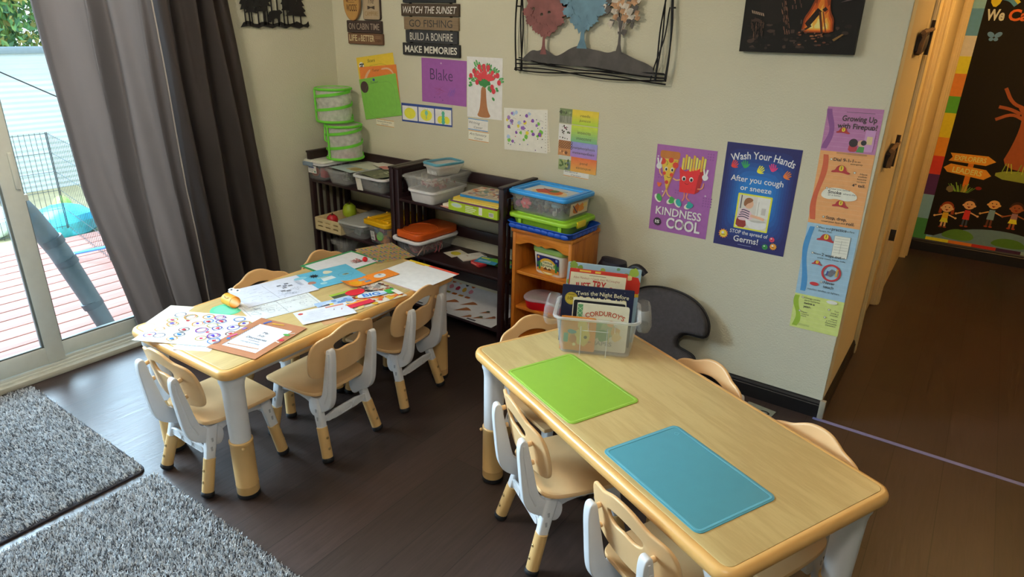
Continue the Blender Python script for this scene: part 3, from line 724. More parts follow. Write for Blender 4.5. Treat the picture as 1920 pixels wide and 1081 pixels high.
t = open_bin('storage_bin', (.325, -.185, S1), .15, .29, .185, .33, .090, CLEARW, 'cloudy clear bin in the middle of the top shelf under the pale magazine', 'storage bin', rim=CLEARW, group='clear bins on the corner bookcase')
t = open_bin('storage_bin', (.605, -.19, S1), .19, .28, .245, .33, .093, CLEARW, 'cloudy clear bin with a white strip, beside the shared posts of the bookcases', 'storage bin', rim=WPL, group='clear bins on the corner bookcase')
b = MB(); b.slab([(-.024, 0), (.022, 0), (.014, .085), (-.030, .085)], .001, MT('masking_strip', '#e6e2d4', .7), T=Matrix.Translation((-.075, -.153, .004)) @ Matrix.Rotation(R(77+20), 4, 'X')); b.build('paper_strip', t)
def heap(name, c, r, n, cols, label, cat, s_=.012, flat=.35, seed=1, kind=True):
    rn = random.Random(seed); b = MB()
    for i in range(n):
        x, y = rn.gauss(0, r[0]*.42), rn.gauss(0, r[1]*.42); x = max(-r[0], min(r[0], x)); y = max(-r[1], min(r[1], y)); z = rn.uniform(.006, max(.01, r[2]*(1-.6*(abs(x)/r[0]))))
        E_ = Matrix.Translation((x, y, z)) @ Euler((rn.uniform(0, 6), rn.uniform(0, 6), rn.uniform(0, 6))).to_matrix().to_4x4()
        m = PR(rn.choice(cols), .45)
        if flat == 'loop':
            q = s_*rn.uniform(.6, 1.4); b.tube([(q*math.cos(k*.7), q*math.sin(k*.7), .002*k) for k in range(9)], s_*.11, m, 5, E_)
        else: b.box((0, 0, 0), (s_*rn.uniform(.7, 1.8), s_*rn.uniform(.7, 1.8), s_*flat), m, s_*.1, E_)
    o = b.build(name, loc=c); tag(o, label, cat)
    if kind: o['kind'] = 'stuff'
    return o
heap('craft_string', (.335, -.185, S1+.01), (.06, .12, .06), 40, ['#7f8a6a', '#9aa088', '#5f6a52'], 'tangled olive green string inside the middle clear bin', 'string', .02, 'loop')
heap('craft_pieces', (.605, -.19, S1+.01), (.08, .12, .06), 60, ['#3d4c55', '#4a6468', '#586a70'], 'dark teal craft pieces inside the clear bin with the white strip', 'craft pieces', .02)
# papers lying across the bins
a = Art(.215, .29, '#c9d0c8'); a.rect(0, .0, .215, .13, '#a9bcc2'); a.rect(.10, .045, .11, .07, '#b8ab80'); a.blob(.16, .08, .035, '#a08a58'); a.rect(.0, .13, .215, .16, '#cfd2c4'); a.blob(.155, .255, .02, '#2f4c86'); a.blob(.175, .245, .014, '#d0582e'); a.lines(.02, .11, .09, 4, .012, .003, '#7c8c96')
put(a, 'magazine', on_top(.365, -.185, S1+.0935, .215, .29, -8) , 'pale blue green magazine lying across the middle clear bin', 'magazine')
a = Art(.20, .26, '#5d6350'); a.rect(.0, .0, .2, .26, '#666b57')
for k in range(4): a.rect(.055+.01*k, .19-.026*k, .10-.012*k, .012, '#b9bba6')
for k in range(12): a.blob(random.uniform(.02, .18), random.uniform(.02, .24), .014, random.choice(['#4c523f', '#777c62', '#8a8c72']))
put(a, 'magazine', on_top(.62, -.215, S1+.0965, .20, .26, -14) @ Matrix.Rotation(R(0), 4, 'X'), 'dark olive magazine lying on the clear bin with the white strip', 'magazine')
for i, (x, y, rz) in enumerate(((.50, -.09, -20), (.665, -.075, -12))):
    a = Art(.20, .13, '#dcdad2', r=.02); a.rect(.10, .0, .09, .05, '#c98078', .02)
    put(a, 'paper_plate_card', on_top(x, y, S1+.103+.006*i, .20, .13, rz), ['white card with a red end, behind the pale magazine', 'white card with a red end, nearest the shared bookcase posts'][i], 'card', 'white cards with red ends on the clear bins')
# green mesh butterfly cages
GRN = MT('lime_ribbon', '#6fd23c', .5); 
def mesh_mat():
    m, nt, p = nodes('white_netting'); p.inputs['Base Color'].default_value = (.86, .86, .82, 1); p.inputs['Roughness'].default_value = .8
    t = N(nt, 'ShaderNodeBsdfTransparent'); tc = N(nt, 'ShaderNodeTexCoord'); ck = N(nt, 'ShaderNodeTexNoise', i_Scale=40.0)
    mr = N(nt, 'ShaderNodeMapRange'); mr.inputs[1].default_value = .3; mr.inputs[2].default_value = .7; mr.inputs[3].default_value = .40; mr.inputs[4].default_value = .56
    nt.links.new(tc.outputs['Object'], ck.inputs['Vector']); nt.links.new(ck.outputs['Fac'], mr.inputs[0])
    mx = N(nt, 'ShaderNodeMixShader'); nt.links.new(mr.outputs[0], mx.inputs[0]); nt.links.new(t.outputs[0], mx.inputs[1]); nt.links.new(p.outputs[0], mx.inputs[2])
    nt.links.new(mx.outputs[0], nt.nodes['Material Output'].inputs[0]); return m
NET = mesh_mat()
def cage(c, r, h, label, lean, ph):
    t = empty('mesh_butterfly_cage', c, 0, label, 'butterfly cage', 'stacked green mesh butterfly cages')
    L = lambda z: (lean[0]*z/h, lean[1]*z/h); b = MB(); n = 28; rings = []
    for k in range(7):
        z = .004+(h-.008)*k/6; q = r*(1-.05*math.sin(math.pi*((k*1.5) % 3)/3)); ox, oy = L(z); rings.append([(ox+q*math.cos(2*math.pi*i/n), oy+q*math.sin(2*math.pi*i/n), z) for i in range(n)])
    b.loft(rings, NET); b.build('netting', t)
    for z in (.006, h-.008):
        b = MB(); ox, oy = L(z); b.tube([(ox+r*math.cos(2*math.pi*i/n), oy+r*math.sin(2*math.pi*i/n), z) for i in range(n+1)], .008, GRN, 8); b.build('hoop', t)
    b = MB(); path = []
    for i in range(57):
        u = i/56; a = ph+u*4*math.pi; z = .02+(h-.04)*u; ox, oy = L(z); path.append((ox+r*math.cos(a), oy+r*math.sin(a), z))
    rings = [[(x*1.0+dx*(x-L(z)[0])/r, y+dx*(y-L(z)[1])/r, z+dz) for dx, dz in ((.004, -.008), (.005, .008), (-.001, .008), (-.001, -.008))] for x, y, z in path]
    b.loft(rings, GRN); b.build('spiral_ribbon', t)
    b = MB(); b.tube([(L(z)[0]+(r+.004)*math.cos(ph+3.6), L(z)[1]+(r+.004)*math.sin(ph+3.6), z) for z in (.01, h*.5, h-.01)], .006, GRN, 6); b.tube([(L(h)[0]+r*math.cos(ph+2.9), L(h)[1]+r*math.sin(ph+2.9), h-.01), (L(h)[0]+r*1.06*math.cos(ph+3.2), L(h)[1]+r*1.06*math.sin(ph+3.2), h*.55), (L(h)[0]+r*.9*math.cos(ph+3.9), L(h)[1]+r*.9*math.sin(ph+3.9), h*.4)], .005, GRN, 6); b.build('hanging_loop', t)
    return t
t = cage((.205, -.155, S1+.122), .108, .205, 'lower green and white mesh cage standing on the corner bin', (-.004, 0), 1.0)
b = MB(); b.lathe([(0, 0), (.07, 0), (.07, .012), (0, .012)], MT('pink_felt', '#c87f9e', .8), 20, Matrix.Translation((0, 0, .012))); thing(b, 'felt_disc', 'pink felt disc at the bottom of the lower mesh cage', 'felt disc', loc=(.205, -.155, S1+.122))
cage((.135, -.155, S1+.335), .105, .20, 'upper green and white mesh cage balanced off centre on the lower cage', (0, 0), .4)

# ---- corner bookcase, middle shelf
CR = MT('crate_wood', '#e2cf9e', .6, amt=.06, scale=8, stretch=(1, 8, 8))
t = empty('slatted_crate', (.215, -.19, S2), 0, 'pale wooden toy crate with slots at the corner end of the middle shelf', 'crate')
slots = [rrect(.045, .008, .003, 2, sx, sz) for sx in (-.07, -.0, .07) for sz in (.026, .052)]
for y, sg in ((-.15, 1), (.15, -1)):
    b = MB(); b.slab(rrect(.235, .078, .004, 2, 0, .039), .008, CR, .001, slots, Matrix(((1, 0, 0, 0), (0, 0, -1, y+.004), (0, 1, 0, 0), (0, 0, 0, 1)))); b.build('crate_side', t)
for x in (-.1135, .1135): b = MB(); b.box((x, 0, .039), (.008, .292, .078), CR, .001); b.build('crate_end', t)
b = MB(); b.box((0, 0, .006), (.22, .29, .006), CR, .001); b.build('crate_base', t)
def apple(name, c, r, m, label, cat, tall=1, lean=0):
    t = empty(name, c, 0, label, cat); b = MB(); b.lathe([(0, .12*r), (r*.45, .02*r), (r*.9, .4*r), (r, .9*r), (r*.85, 1.4*r*tall), (r*.45, 1.75*r*tall), (r*.12, 1.62*r*tall), (0, 1.58*r*tall)], m, 20); b.build('fruit', t)
    b = MB(); b.tube([(0, 0, 1.6*r*tall), (.1*r, 0, 2.05*r*tall)], .004, MT('stem_brown', '#5a4026', .7), 6); b.build('stem', t)
apple('toy_apple', (.185, -.28, S2+.03), .036, MT('toy_red', '#c02430', .35), 'red toy apple lying in the pale wooden crate', 'toy apple')
apple('toy_pear', (.20, -.15, S2+.05), .045, MT('toy_lime', '#a5bf2c', .4), 'lime green toy pear behind the red apple in the crate', 'toy pear', 1.15)
t = open_bin('storage_bin', (.425, -.195, S2), .17, .27, .21, .31, .085, CLEARW, 'clear bin with a pale grey flat lid, beside the wooden crate', 'storage bin', rz=3)
lid(t, .23, .335, .085, .014, MT('pale_grey_lid', '#b4b8b6', .45), .035)
heap('craft_paper', (.425, -.195, S2+.01), (.07, .12, .06), 40, ['#4c8a5a', '#3f6a4e', '#9aa8a0', '#b8bcb8'], 'green and grey paper scraps inside the grey lidded bin', 'paper scraps', .032, .12, 4)
t = open_bin('storage_bin', (.645, -.20, S2), .165, .25, .19, .285, .118, CLEAR, 'clear bin with a bright yellow lid on the middle shelf', 'storage bin', rz=-4)
YL_ = MT('yellow_lid', '#e8b414', .35); lid(t, .215, .31, .118, .028, YL_, .028)
b = MB()
for x in (-.06, 0, .06): b.box((x, 0, .149), (.045, .24, .006), YL_, .002)
for x in (-.085, .085): b.ball((x, -.12, .149), .008, YL_, 6); b.ball((x, .02, .149), .008, YL_, 6)
b.build('lid_ridge', t)
a = Art(.035, .055, '#e4e2dc'); a.lines(.004, .045, .027, 3, .008, .003, '#555555'); 
for k in range(7): a.rect(.005+k*.0035, .006, .0018, .016, '#333333')
put(a, 'price_label', Matrix.Translation((-.045, -.1405, .03)) @ Matrix.Rotation(R(90+8), 4, 'X'), None, None, parent=t)
for i, (x, y, z, c, s_) in enumerate(((.60, -.30, .03, '#d8507a', .035), (.66, -.30, .035, '#e89030', .04), (.70, -.28, .075, '#e2a23a', .04), (.60, -.29, .08, '#4a86c0', .035), (.645, -.29, .085, '#b85a98', .035), (.655, -.22, .03, '#e0703a', .05), (.685, -.31, .03, '#e08a3a', .03))):
    thing(MB().box((0, 0, 0), (s_, s_, s_*1.0), PR(c, .4), .004), 'toy_block', ['pink block low', 'orange block low', 'amber block high', 'blue block high', 'purple block high', 'red orange block deep', 'small orange block'][i]+' inside the yellow lidded bin', 'block', 'toy blocks in the yellow lidded bin', loc=(x, y, S2+z), rz=random.uniform(-30, 30))
thing(MB().lathe([(0, 0), (.024, 0), (.028, .004), (.024, .009), (0, .009)], PR('#7cc05a', .4), 18, Matrix.Rotation(R(80), 4, 'X')), 'toy_disc', 'green round toy piece against the front of the yellow lidded bin', 'toy piece', loc=(.652, -.322, S2+.055))
# ---- corner bookcase, bottom shelf
t = open_bin('storage_bin', (.42, -.20, S3), .34, .24, .40, .29, .15, CLEARW, 'wide cloudy bin on the bottom shelf behind the far chairs', 'storage bin'); lid(t, .42, .31, .15, .018, CLEARW, .03)
t = open_bin('food_container', (.25, -.24, S3+.169), .10, .10, .13, .13, .055, CLEARW, 'small cloudy lidded container standing on the wide bottom bin', 'container'); lid(t, .145, .145, .055, .012, CLEARW, .02)
# ---- middle bookcase, top shelf
t = open_bin('storage_tub', (.985, -.19, S1), .165, .27, .185, .285, .072, MT('white_tub', '#e3e3e6', .35), 'white plastic tub under the clear lidded tub on the middle bookcase', 'storage tub')
t = open_bin('storage_tub', (.985, -.19, S1+.058), .19, .29, .222, .315, .075, CLEARW, 'cloudy clear tub with lid nested in the white tub', 'storage tub', r=.03, lip=.005); lid(t, .245, .34, .075, .010, CLEARW, .03, .016)
heap('craft_beads', (.985, -.19, S1+.078), (.08, .12, .02), 50, ['#c0808a', '#a86a70', '#d8c8c0'], 'dusty pink craft bits inside the cloudy clear tub', 'craft bits', .018)
t = open_bin('food_container', (1.03, -.19, S1+.1465), .10, .15, .125, .18, .058, clear('hazy_white_plastic', '#eeeee9', .34, .3), 'small food container with a teal rimmed lid on top of the cloudy tub', 'container', rz=-12, r=.025)
TEAL = MT('teal_lid', '#5a9db4', .35); b = MB(); b.slab(rrect(.145, .20, .03, 5), .014, TEAL, .005, [rrect(.115, .17, .022, 4)], Matrix.Translation((0, 0, .056))); b.build('lid_rim', t)
b = MB(); b.slab(rrect(.118, .173, .022, 4), .006, CLEARW, .002, T=Matrix.Translation((0, 0, .058))); b.build('lid_window', t)
b = MB()
for k in range(6): b.box((-.035+k*.014, -.079, .018), (.006, .008, .028), WPL, .002)
b.build('moulded_rib', t)
heap('craft_beads', (1.03, -.19, S1+.157), (.035, .055, .03), 40, ['#d8a8a0', '#e2d2c4', '#c88a80'], 'pale pink craft bits inside the teal lidded container', 'craft bits', .014)
# loose sheets and notebooks on the shelf
def lying(name, x, y, z, w_, d_, rz, c, th, label, cat, group=None, art=None, pages=True):
    t = empty(name, (x, y, z), R(rz), label, cat, group)
    a = Art(w_, d_, c, t=.0014 if pages else th, r=.002)
    if art: art(a)
    a.build('cover', t, smooth=False).matrix_local = Matrix.Translation((-w_/2, -d_/2, th))
    if pages:
        b = MB(); b.box((0, 0, (th-.0014)/2+.0004), (w_-.004, d_-.004, max(.001, th-.003)), PR('#e8e2d0'), 0); b.build('page_block', t, smooth=False)
        b = MB(); b.box((0, 0, .0004), (w_, d_, .0008), PR(c)); b.box((0, -d_/2+.001, th/2), (w_, .002, th-.0008), PR(c)); b.build('back_cover', t, smooth=False)
    return t
def loose(name, w_, h_, c, x, y, z, rz, label, cat, art=None, group=None, t=.0006, outline=None):
    a = Art(w_, h_, c, t=t, outline=outline)
    if art: art(a)
    return put(a, name, on_top(x, y, z, w_, h_, rz), label, cat, group)
loose('lined_sheet', .29, .21, '#e6b9b0', 1.32, -.205, S1+.0018, -3, 'pink lined sheet sticking out under the green box on the bookcase', 'sheet', lambda a: a.lines(.01, .2, .27, 16, .0125, .003, '#c4685f', 0))
loose('lined_sheet', .12, .1, '#e0a8a0', 1.17, -.27, S1+.0026, -12, 'small pink sheet at the shelf edge in front of the white tub', 'sheet', lambda a: a.rect(.01, .01, .1, .03, '#c25a58'))
b = MB(); b.box((0, 0, .008), (.10, .19, .016), PR('#e9e2cc'), .001)
t = thing(b, 'spiral_notebook', 'cream spiral notebook beside the green box on the bookcase', 'notebook', loc=(1.165, -.205, S1+.001), rz=-2)
b = MB()
for k in range(14): b.tube([(-.052, -.088+k*.0135, .002), (-.056, -.088+k*.0135, .010), (-.050, -.088+k*.0135, .0175)], .0014, BLK, 5)
b.build('spiral_binding', t)
def greenbox(a):
    a.rect(0, 0, a.w, a.h, '#a9c92f'); a.ell(.055, .030, .04, '#cfe07a', .014); a.ell(.055, .030, .033, '#b8d0d0', .010)
    a.lines(.115, .034, .075, 4, .009, .0045, '#dfe6c8', .35); a.rect(.205, .006, .022, .04, '#e6e8de'); a.rect(.27, .008, .03, .022, '#f0f0ea')
    for k in range(8): a.rect(.272+k*.0033, .010, .0018, .018, '#30342a')
t = empty('coloring_book_box', (1.345, -.235, S1+.003), R(-1.5), 'lime green open box holding the flat pile of books', 'box')
a = Art(.325, .046, '#a9c92f', t=.002); greenbox(a); put(a, 'box_front', Matrix.Translation((-.1625, -.10, 0)) @ Matrix.Rotation(R(90), 4, 'X'), None, None, parent=t)
b = MB(); LG = PR('#a9c92f'); b.box((0, 0, .001), (.325, .198, .002), LG); b.box((-.1615, 0, .026), (.002, .196, .052), LG); b.box((.1615, 0, .026), (.002, .196, .052), LG); b.box((0, .099, .026), (.325, .002, .052), LG); b.build('box_tray', t, smooth=False)
pile = [('#3f76b8', .010, 'blue covered book at the bottom of the flat pile'), ('#d8d4c4', .006, 'white book low in the flat pile'), ('#57a0b8', .009, 'teal book in the flat pile, fourth from the top'),
        ('#c8405a', .009, 'red pink book in the flat pile, under the yellow one'), ('#7a4a80', .007, 'purple book in the flat pile just above the box edge'), ('#e8d878', .008, 'pale yellow book near the top of the flat pile'), ('#e6c850', .008, 'yellow book just under the top of the flat pile')]
z = S1+.012
for i, (c, th, lb) in enumerate(pile):
    lying('picture_book', 1.345+random.uniform(-.008, .008), -.232+random.uniform(-.004, .004), z, .29, .185, random.uniform(-1.5, 1.5), c, th, lb, 'book', 'books in the flat pile on the middle bookcase'); z += th+.0006
def busy(a, cols, n, r0=.004, r1=.018):
    for i in range(n): a.blob(random.uniform(r1*.9, a.w-r1*.9), random.uniform(r1*.9, a.h-r1*.9), random.uniform(r0, r1), random.choice(cols))
lying('picture_book', 1.36, -.19, z, .27, .20, 3, '#2f86d0', .012, 'blue edged book on top of the flat pile', 'book', 'books in the flat pile on the middle bookcase'); z += .0126
lying('coloring_book', 1.355, -.195, z, .255, .19, 2, '#b9b0a0', .004, 'patterned colouring book lying topmost on the flat pile', 'book', 'books in the flat pile on the middle bookcase', lambda a: busy(a, ['#c47f5a', '#8fa08a', '#d8c49a', '#a0605a', '#6f8aa8', '#e0d8c8'], 90))
# ---- middle bookcase, middle shelf
t = open_bin('storage_bin', (.895, -.20, S2), .165, .28, .205, .315, .085, CLEAR, 'clear bin with an orange lid and white front rim', 'storage bin', rz=-4, r=.035)
b = MB(); b.slab(rrect(.235, .345, .045, 6), .018, MT('white_rim_plastic', '#e6e8ec', .35), .007, [rrect(.19, .30, .03, 5)], Matrix.Translation((0, -.0, .075))); b.build('rim', t)
ORG = clear('orange_translucent_lid', '#f06a26', .78, .25); b = MB(); b.slab(rrect(.205, .33, .045, 6), .040, ORG, .010, T=Matrix.Translation((0, .012, .092))); b.build('lid', t)
b = MB(); b.slab(rrect(.19, .20, .09, 8), .004, ORG, .002, [rrect(.175, .185, .085, 8)], Matrix.Translation((0, -.04, .131))); b.box((0, -.145, .118), (.06, .012, .03), ORG, .004); b.build('lid_ridge', t)
heap('craft_loops', (.895, -.20, S2+.012), (.075, .12, .05), 70, ['#d88a80', '#e0a090', '#c86a70', '#e8c0b0', '#b8788a'], 'tangle of pink craft loops inside the orange lidded bin', 'craft loops', .03, 'loop', 3)
loose('flash_card', .095, .11, '#e6e2d2', 1.085, -.16, S2+.0018, -20, 'white card with a yellow oval on the dark shelf', 'card', lambda a: (a.rect(.006, .006, .083, .098, '#dedac8', .004), a.blob(.047, .055, .034, '#d2c436', .06, 16, .028)), t=.0012)
b = MB(); b.box((0, 0, .005), (.085, .145, .010), PR('#e4e0d4'), .001); t = thing(b, 'note_pad', 'white note pad lying on the dark shelf next to the crayon box', 'note pad', loc=(1.20, -.155, S2+.0005), rz=-28)
a = Art(.08, .14, '#efece2'); a.line([(.004, .136), (.076, .136)], .005, '#3a3a44'); a.line([(.02, .07), (.05, .11)], .003, '#7a6a6a'); a.text('abc', .03, .04, .012, '#b06a60'); put(a, 'top_sheet', Matrix.Translation((-.04, -.07, .0108)), None, None, parent=t)
CRB = MT('crayon_box_red', '#c8303a', .45); t = empty('crayon_box', (1.30, -.225, S2+.0005), R(-20), 'small red box lying at the shelf edge under the blue packet', 'crayon box')
b = MB(); b.box((0, 0, .009), (.085, .05, .018), CRB, .001); b.build('carton', t)
a = Art(.08, .014, '#d84a4a'); a.rect(.008, .004, .05, .006, '#ec9a94'); put(a, 'print', Matrix.Translation((-.04, -.0256, .002)) @ Matrix.Rotation(R(90), 4, 'X'), None, None, parent=t)
def pk(a): a.rect(.0, .0, .13, .045, '#3a9ad0'); a.lines(.015, .03, .08, 2, .014, .008, '#bfe0f0'); a.poly([(.05, .05), (.13, .035), (.13, .09), (.07, .09)], '#6cb844'); a.rect(.01, .06, .05, .02, '#d8d850')
loose('sticker_packet', .13, .09, '#4aa0b8', 1.335, -.185, S2+.0215, 8, 'blue and green sticker packet leaning over the red box', 'packet', pk, t=.003)
def gm(a): a.rect(.0, .0, .16, .1, '#6fb24a'); busy(a, ['#d8cf5a', '#3c8a9a', '#e6e6d8', '#c86a4a'], 24, .006, .016)
loose('activity_booklet', .16, .10, '#6fb24a', 1.40, -.13, S2+.003, 14, 'green activity booklet behind the sticker packet by the post', 'booklet', gm, t=.003)
# ---- middle bookcase, bottom shelf: big curled sheet of cut outs
def cones(a):
    a.rect(.0, .0, .60, .40, '#d9dbe0')
    for i in range(5):
        for j in range(3): a.blob(.025+.05*i, .39-.045*j-.0, .016, ['#b8304a', '#2b2b33', '#d8a83a', '#c8602e', '#d88a9a', '#e0b8a0'][(i*2+j) % 6], .2)
    for i in range(5): a.rect(.02+.05*i, .235, .036, .022, ['#c87a3a', '#a8a04a', '#d2702e', '#c89048', '#b0603a'][i], .008)
    for i, (x, y) in enumerate(((.16, .15), (.27, .185), (.29, .10), (.43, .14), (.44, .06), (.50, .10), (.38, .035))):
        s_ = 1 if i < 3 else .62
        a.poly([(x, y-.05*s_), (x+.085*s_, y+.012*s_), (x+.055*s_, y+.028*s_), (x+.035*s_, y+.030*s_)], '#a5663c'); a.line([(x+.01, y-.03*s_), (x+.06*s_, y+.018*s_)], .003, '#7c4526'); a.line([(x+.02, y-.02*s_), (x+.045*s_, y+.026*s_)], .002, '#c48a5a')
        if i > 2: a.ell(x+.05*s_, y+.026*s_, .018*s_, ['#5d6a52', '#7a4a3a', '#a87a52', '#4a5648'][i % 4])
    a.rect(.02, .012, .07, .012, '#30303a'); a.rect(.11, .01, .1, .006, '#c87a6a'); a.rect(.22, .008, .05, .02, '#c8702e', .005); a.rect(.42, .008, .06, .014, '#40404a')
a = Art(.60, .42, '#dcdee2'); cones(a); a.k = 200
def bend(x, y, z):
    if y < .24: return (x, y, z)
    t_ = min(1.25, (y-.24)/.11); r_ = .11
    if (y-.24)/.11 <= 1.25: return (x, .24+r_*math.sin(t_)-z*math.sin(t_), r_*(1-math.cos(t_))+z*math.cos(t_))
    e = (y-.24)-1.25*.11; return (x, .24+r_*math.sin(1.25)+e*math.cos(1.25)-z*math.sin(1.25), r_*(1-math.cos(1.25))+e*math.sin(1.25)+z*math.cos(1.25))
a.curl(bend, ((1, [.20+.012*i for i in range(18)]),))
o = a.build('cut_out_sheet', smooth=True); o.matrix_local = Matrix.Translation((.865, -.325, S3+.002)) @ Matrix.Rotation(R(0), 4, 'Z'); tag(o, 'large white sheet of cut out ice cream cones curled on the bottom shelf', 'sheet')
o = loose('clear_folder', .2, .2, '#7f93ad', .93, -.14, S3+.0045, 10, 'blue grey folder under the cone sheet on the bottom shelf', 'folder')
o.location.z = S3+.0012

# ------------------------------------------------------------------ pine shelf and what it carries
t = empty('pine_bookshelf', (1.735, -.15, 0), 0, 'small honey pine bookshelf with a scalloped top rail', 'bookshelf')
PX = .172; PD = .135
for sx in (-1, 1): b = MB(); b.box((sx*(PX-.009), 0, .325), (.018, 2*PD, .65), PINE, .002); b.build('side_panel', t)
PIN2 = grain_mat('honey_pine_shelf', '#bf6a1c', '#de8c30', .4, 'X', 1.3)
b = MB(); b.box((0, -.002, .657), (2*PX+.012, 2*PD+.01, .018), PIN2, .003); b.build('top_board', t)
for z in (.43, .235, .05): b = MB(); b.box((0, .004, z), (2*PX-.037, 2*PD-.02, .016), PIN2, .002); b.build('shelf', t)
b = MB(); b.box((0, PD-.006, .33), (2*PX-.037, .008, .62), PINE, 0); b.build('back_panel', t)
up = [(-PX+.018, .648), (-PX+.018, .585), (-.13, .584), (-.105, .596), (-.075, .606), (-.045, .602), (-.02, .592), (0, .604), (.02, .592), (.045, .602), (.075, .606), (.105, .596), (.13, .584), (PX-.018, .585), (PX-.018, .648)]
b = MB(); b.slab([up[0]]+smooth_poly(up[1:-1], 2, False)+[up[-1]], .015, PIN2, .001, T=Matrix(((1, 0, 0, 0), (0, 0, 1, -PD+.002), (0, 1, 0, 0), (0, 0, 0, 1)))); b.F = [f[::-1] for f in b.F]; b.build('scalloped_rail', t)
b = MB(); b.box((0, -PD+.03, .025), (2*PX-.037, .014, .05), PINE, .001); b.build('plinth', t)
ZP = .6665
BLU = MT('royal_blue_tray', '#1a52c0', .35); t = empty('wavy_tray', (1.73, -.17, ZP), R(-3), 'royal blue tray with a wavy rim under the green tub', 'tray')
b = MB(); rs = []
for k, (s0, z) in enumerate(((.90, 0), (.90, .003), (1.0, .034), (1.02, .035), (1.0, .038), (.985, .036), (.89, .006))):
    q = rrect(.385*s0, .285*s0, .03, 10); n = len(q)
    rr = []
    for i, (x, y) in enumerate(q): rr.append((x, y, z))
    rs.append(rr)
b.loft(rs, BLU); b.build('tray_body', t)
b = MB(); k_ = []
for k in range(9): b.ball((-.155+k*.039, -.1385, .016), .023, BLU, 7, (1, .18, .5))
b.build('scalloped_edge', t); b = MB()
for k in range(6): b.ball((.1865, -.09+k*.036, .016), .022, BLU, 7, (.18, 1, .5))
b.build('scalloped_edge', t)
LIM = MT('lime_tub', '#a2da38', .35); t = empty('lidded_tub', (1.715, -.165, ZP+.008), R(-3), 'lime green lidded tub with yellow latches between blue tray and toy bin', 'tub')
b = MB(); b.loft([[(x, y, z) for x, y in rrect(w_, d_, .03, 6)] for w_, d_, z in ((.30, .20, 0), (.31, .21, .005), (.335, .235, .05), (.33, .23, .052))], LIM); b.build('tub_body', t)
b = MB(); b.slab(rrect(.37, .265, .035, 6), .022, LIM, .007, T=Matrix.Translation((0, 0, .046))); b.slab(rrect(.31, .21, .03, 6), .006, LIM, .002, T=Matrix.Translation((0, 0, .067))); b.build('lid', t)
for x in (-.11, .13): b = MB(); b.box((x, -.118, .026), (.02, .012, .045), LIM, .003); b.build('tub_rib', t)
YLW = MT('yellow_latch', '#e3cf1a', .35); b = MB(); b.box((.186, -.02, .052), (.012, .075, .032), YLW, .004); b.build('latch', t)
b = MB(); b.box((-.186, -.02, .052), (.012, .075, .032), YLW, .004); b.build('latch', t)
ZT = ZP+.082
t = open_bin('toy_bin', (1.705, -.165, ZT), .315, .22, .335, .24, .095, CLEAR, 'clear toy bin with a bright blue lid on the lime tub', 'toy bin', rz=-4, r=.025)
SKYB = MT('sky_blue_lid', '#36a0f0', .3); b = MB(); b.slab(rrect(.362, .265, .03, 6), .020, SKYB, .006, [rrect(.27, .175, .015, 4)], Matrix.Translation((0, 0, .091))); b.build('lid', t)
b = MB(); b.slab(rrect(.335, .24, .02, 4), .004, SKYB, .001, [rrect(.315, .22, .015, 4)], Matrix.Translation((0, 0, .1105))); b.build('lid_ridge', t)
a = Art(.272, .177, '#cfd8dc'); a.poly(smooth_poly([(.03, .05), (.09, .03), (.19, .035), (.25, .06), (.21, .12), (.12, .14), (.05, .11)], 2), '#e0c89a'); a.blob(.10, .09, .045, '#c8503a'); a.blob(.17, .08, .04, '#d8702e'); a.blob(.14, .11, .025, '#5a7a4a'); a.line([(.06, .13), (.13, .09), (.2, .14)], .006, '#4a4a50')
put(a, 'picture_insert', Matrix.Translation((-.136, -.0885, .099)), None, None, parent=t)
a = Art(.15, .06, '#d8c8a8'); a.blob(.05, .03, .026, '#c8702e'); a.blob(.095, .03, .024, '#e0903a'); a.line([(.02, .05), (.06, .01)], .006, '#3a3a50'); a.rect(.11, .03, .03, .02, '#e8d080')
put(a, 'side_sticker', Matrix.Translation((.1655, -.075, .02)) @ Matrix.Rotation(R(90), 4, 'Z') @ Matrix.Rotation(R(95), 4, 'X'), None, None, parent=t)
def toyat(mb, name, x, y, z, label, rz=0): 
    c, s_ = math.cos(R(-4)), math.sin(R(-4)); return thing(mb, name, label, 'toy', 'toys inside the blue lidded bin', loc=(1.705+c*x-s_*y, -.165+s_*x+c*y, ZT+z), rz=rz)
PK = MT('coral_pink', '#ee5a6c', .4); b = MB()
for k in range(6): b.ball((.019*math.cos(k*1.047), 0, .019*math.sin(k*1.047)), .012, PK, 7, (1, .7, 1))
b.ball((0, 0, 0), .016, PK, 8, (1, .8, 1)); b.ball((0, -.010, 0), .007, MT('pale_pink', '#f0a8b0', .4), 7); toyat(b, 'toy_flower', -.085, -.092, .046, 'coral pink flower toy at the front of the blue lidded bin')
toyat(MB().ball((0, 0, 0), .018, MT('magenta_toy', '#9a4a8a', .4), 8), 'toy_bead', -.135, -.085, .035, 'magenta toy bead beside the coral flower')
toyat(MB().ball((0, 0, 0), .020, MT('olive_white', '#c8c8a8', .4), 8), 'toy_bead', -.135, -.085, .075, 'cream toy bead above the magenta bead')
b = MB(); b.ball((0, 0, 0), .024, MT('pale_blue_toy', '#a8cde0', .4), 9, (1, 1, .55)); b.tube([(0, 0, 0), (.004, 0, -.036)], .002, WPL, 6); toyat(b, 'toy_parasol', .085, -.075, .060, 'pale blue toy parasol in the blue lidded bin')
heap('toy_figures', (1.705, -.165, ZT+.008), (.14, .09, .05), 110, ['#6a5a5a', '#8a7f78', '#5c4a48', '#a8a090', '#7f5548', '#c8c4b8', '#4f545c'], 'jumble of small brown and grey toy pieces in the blue lidded bin', 'toy pieces', .018, .8, 8)
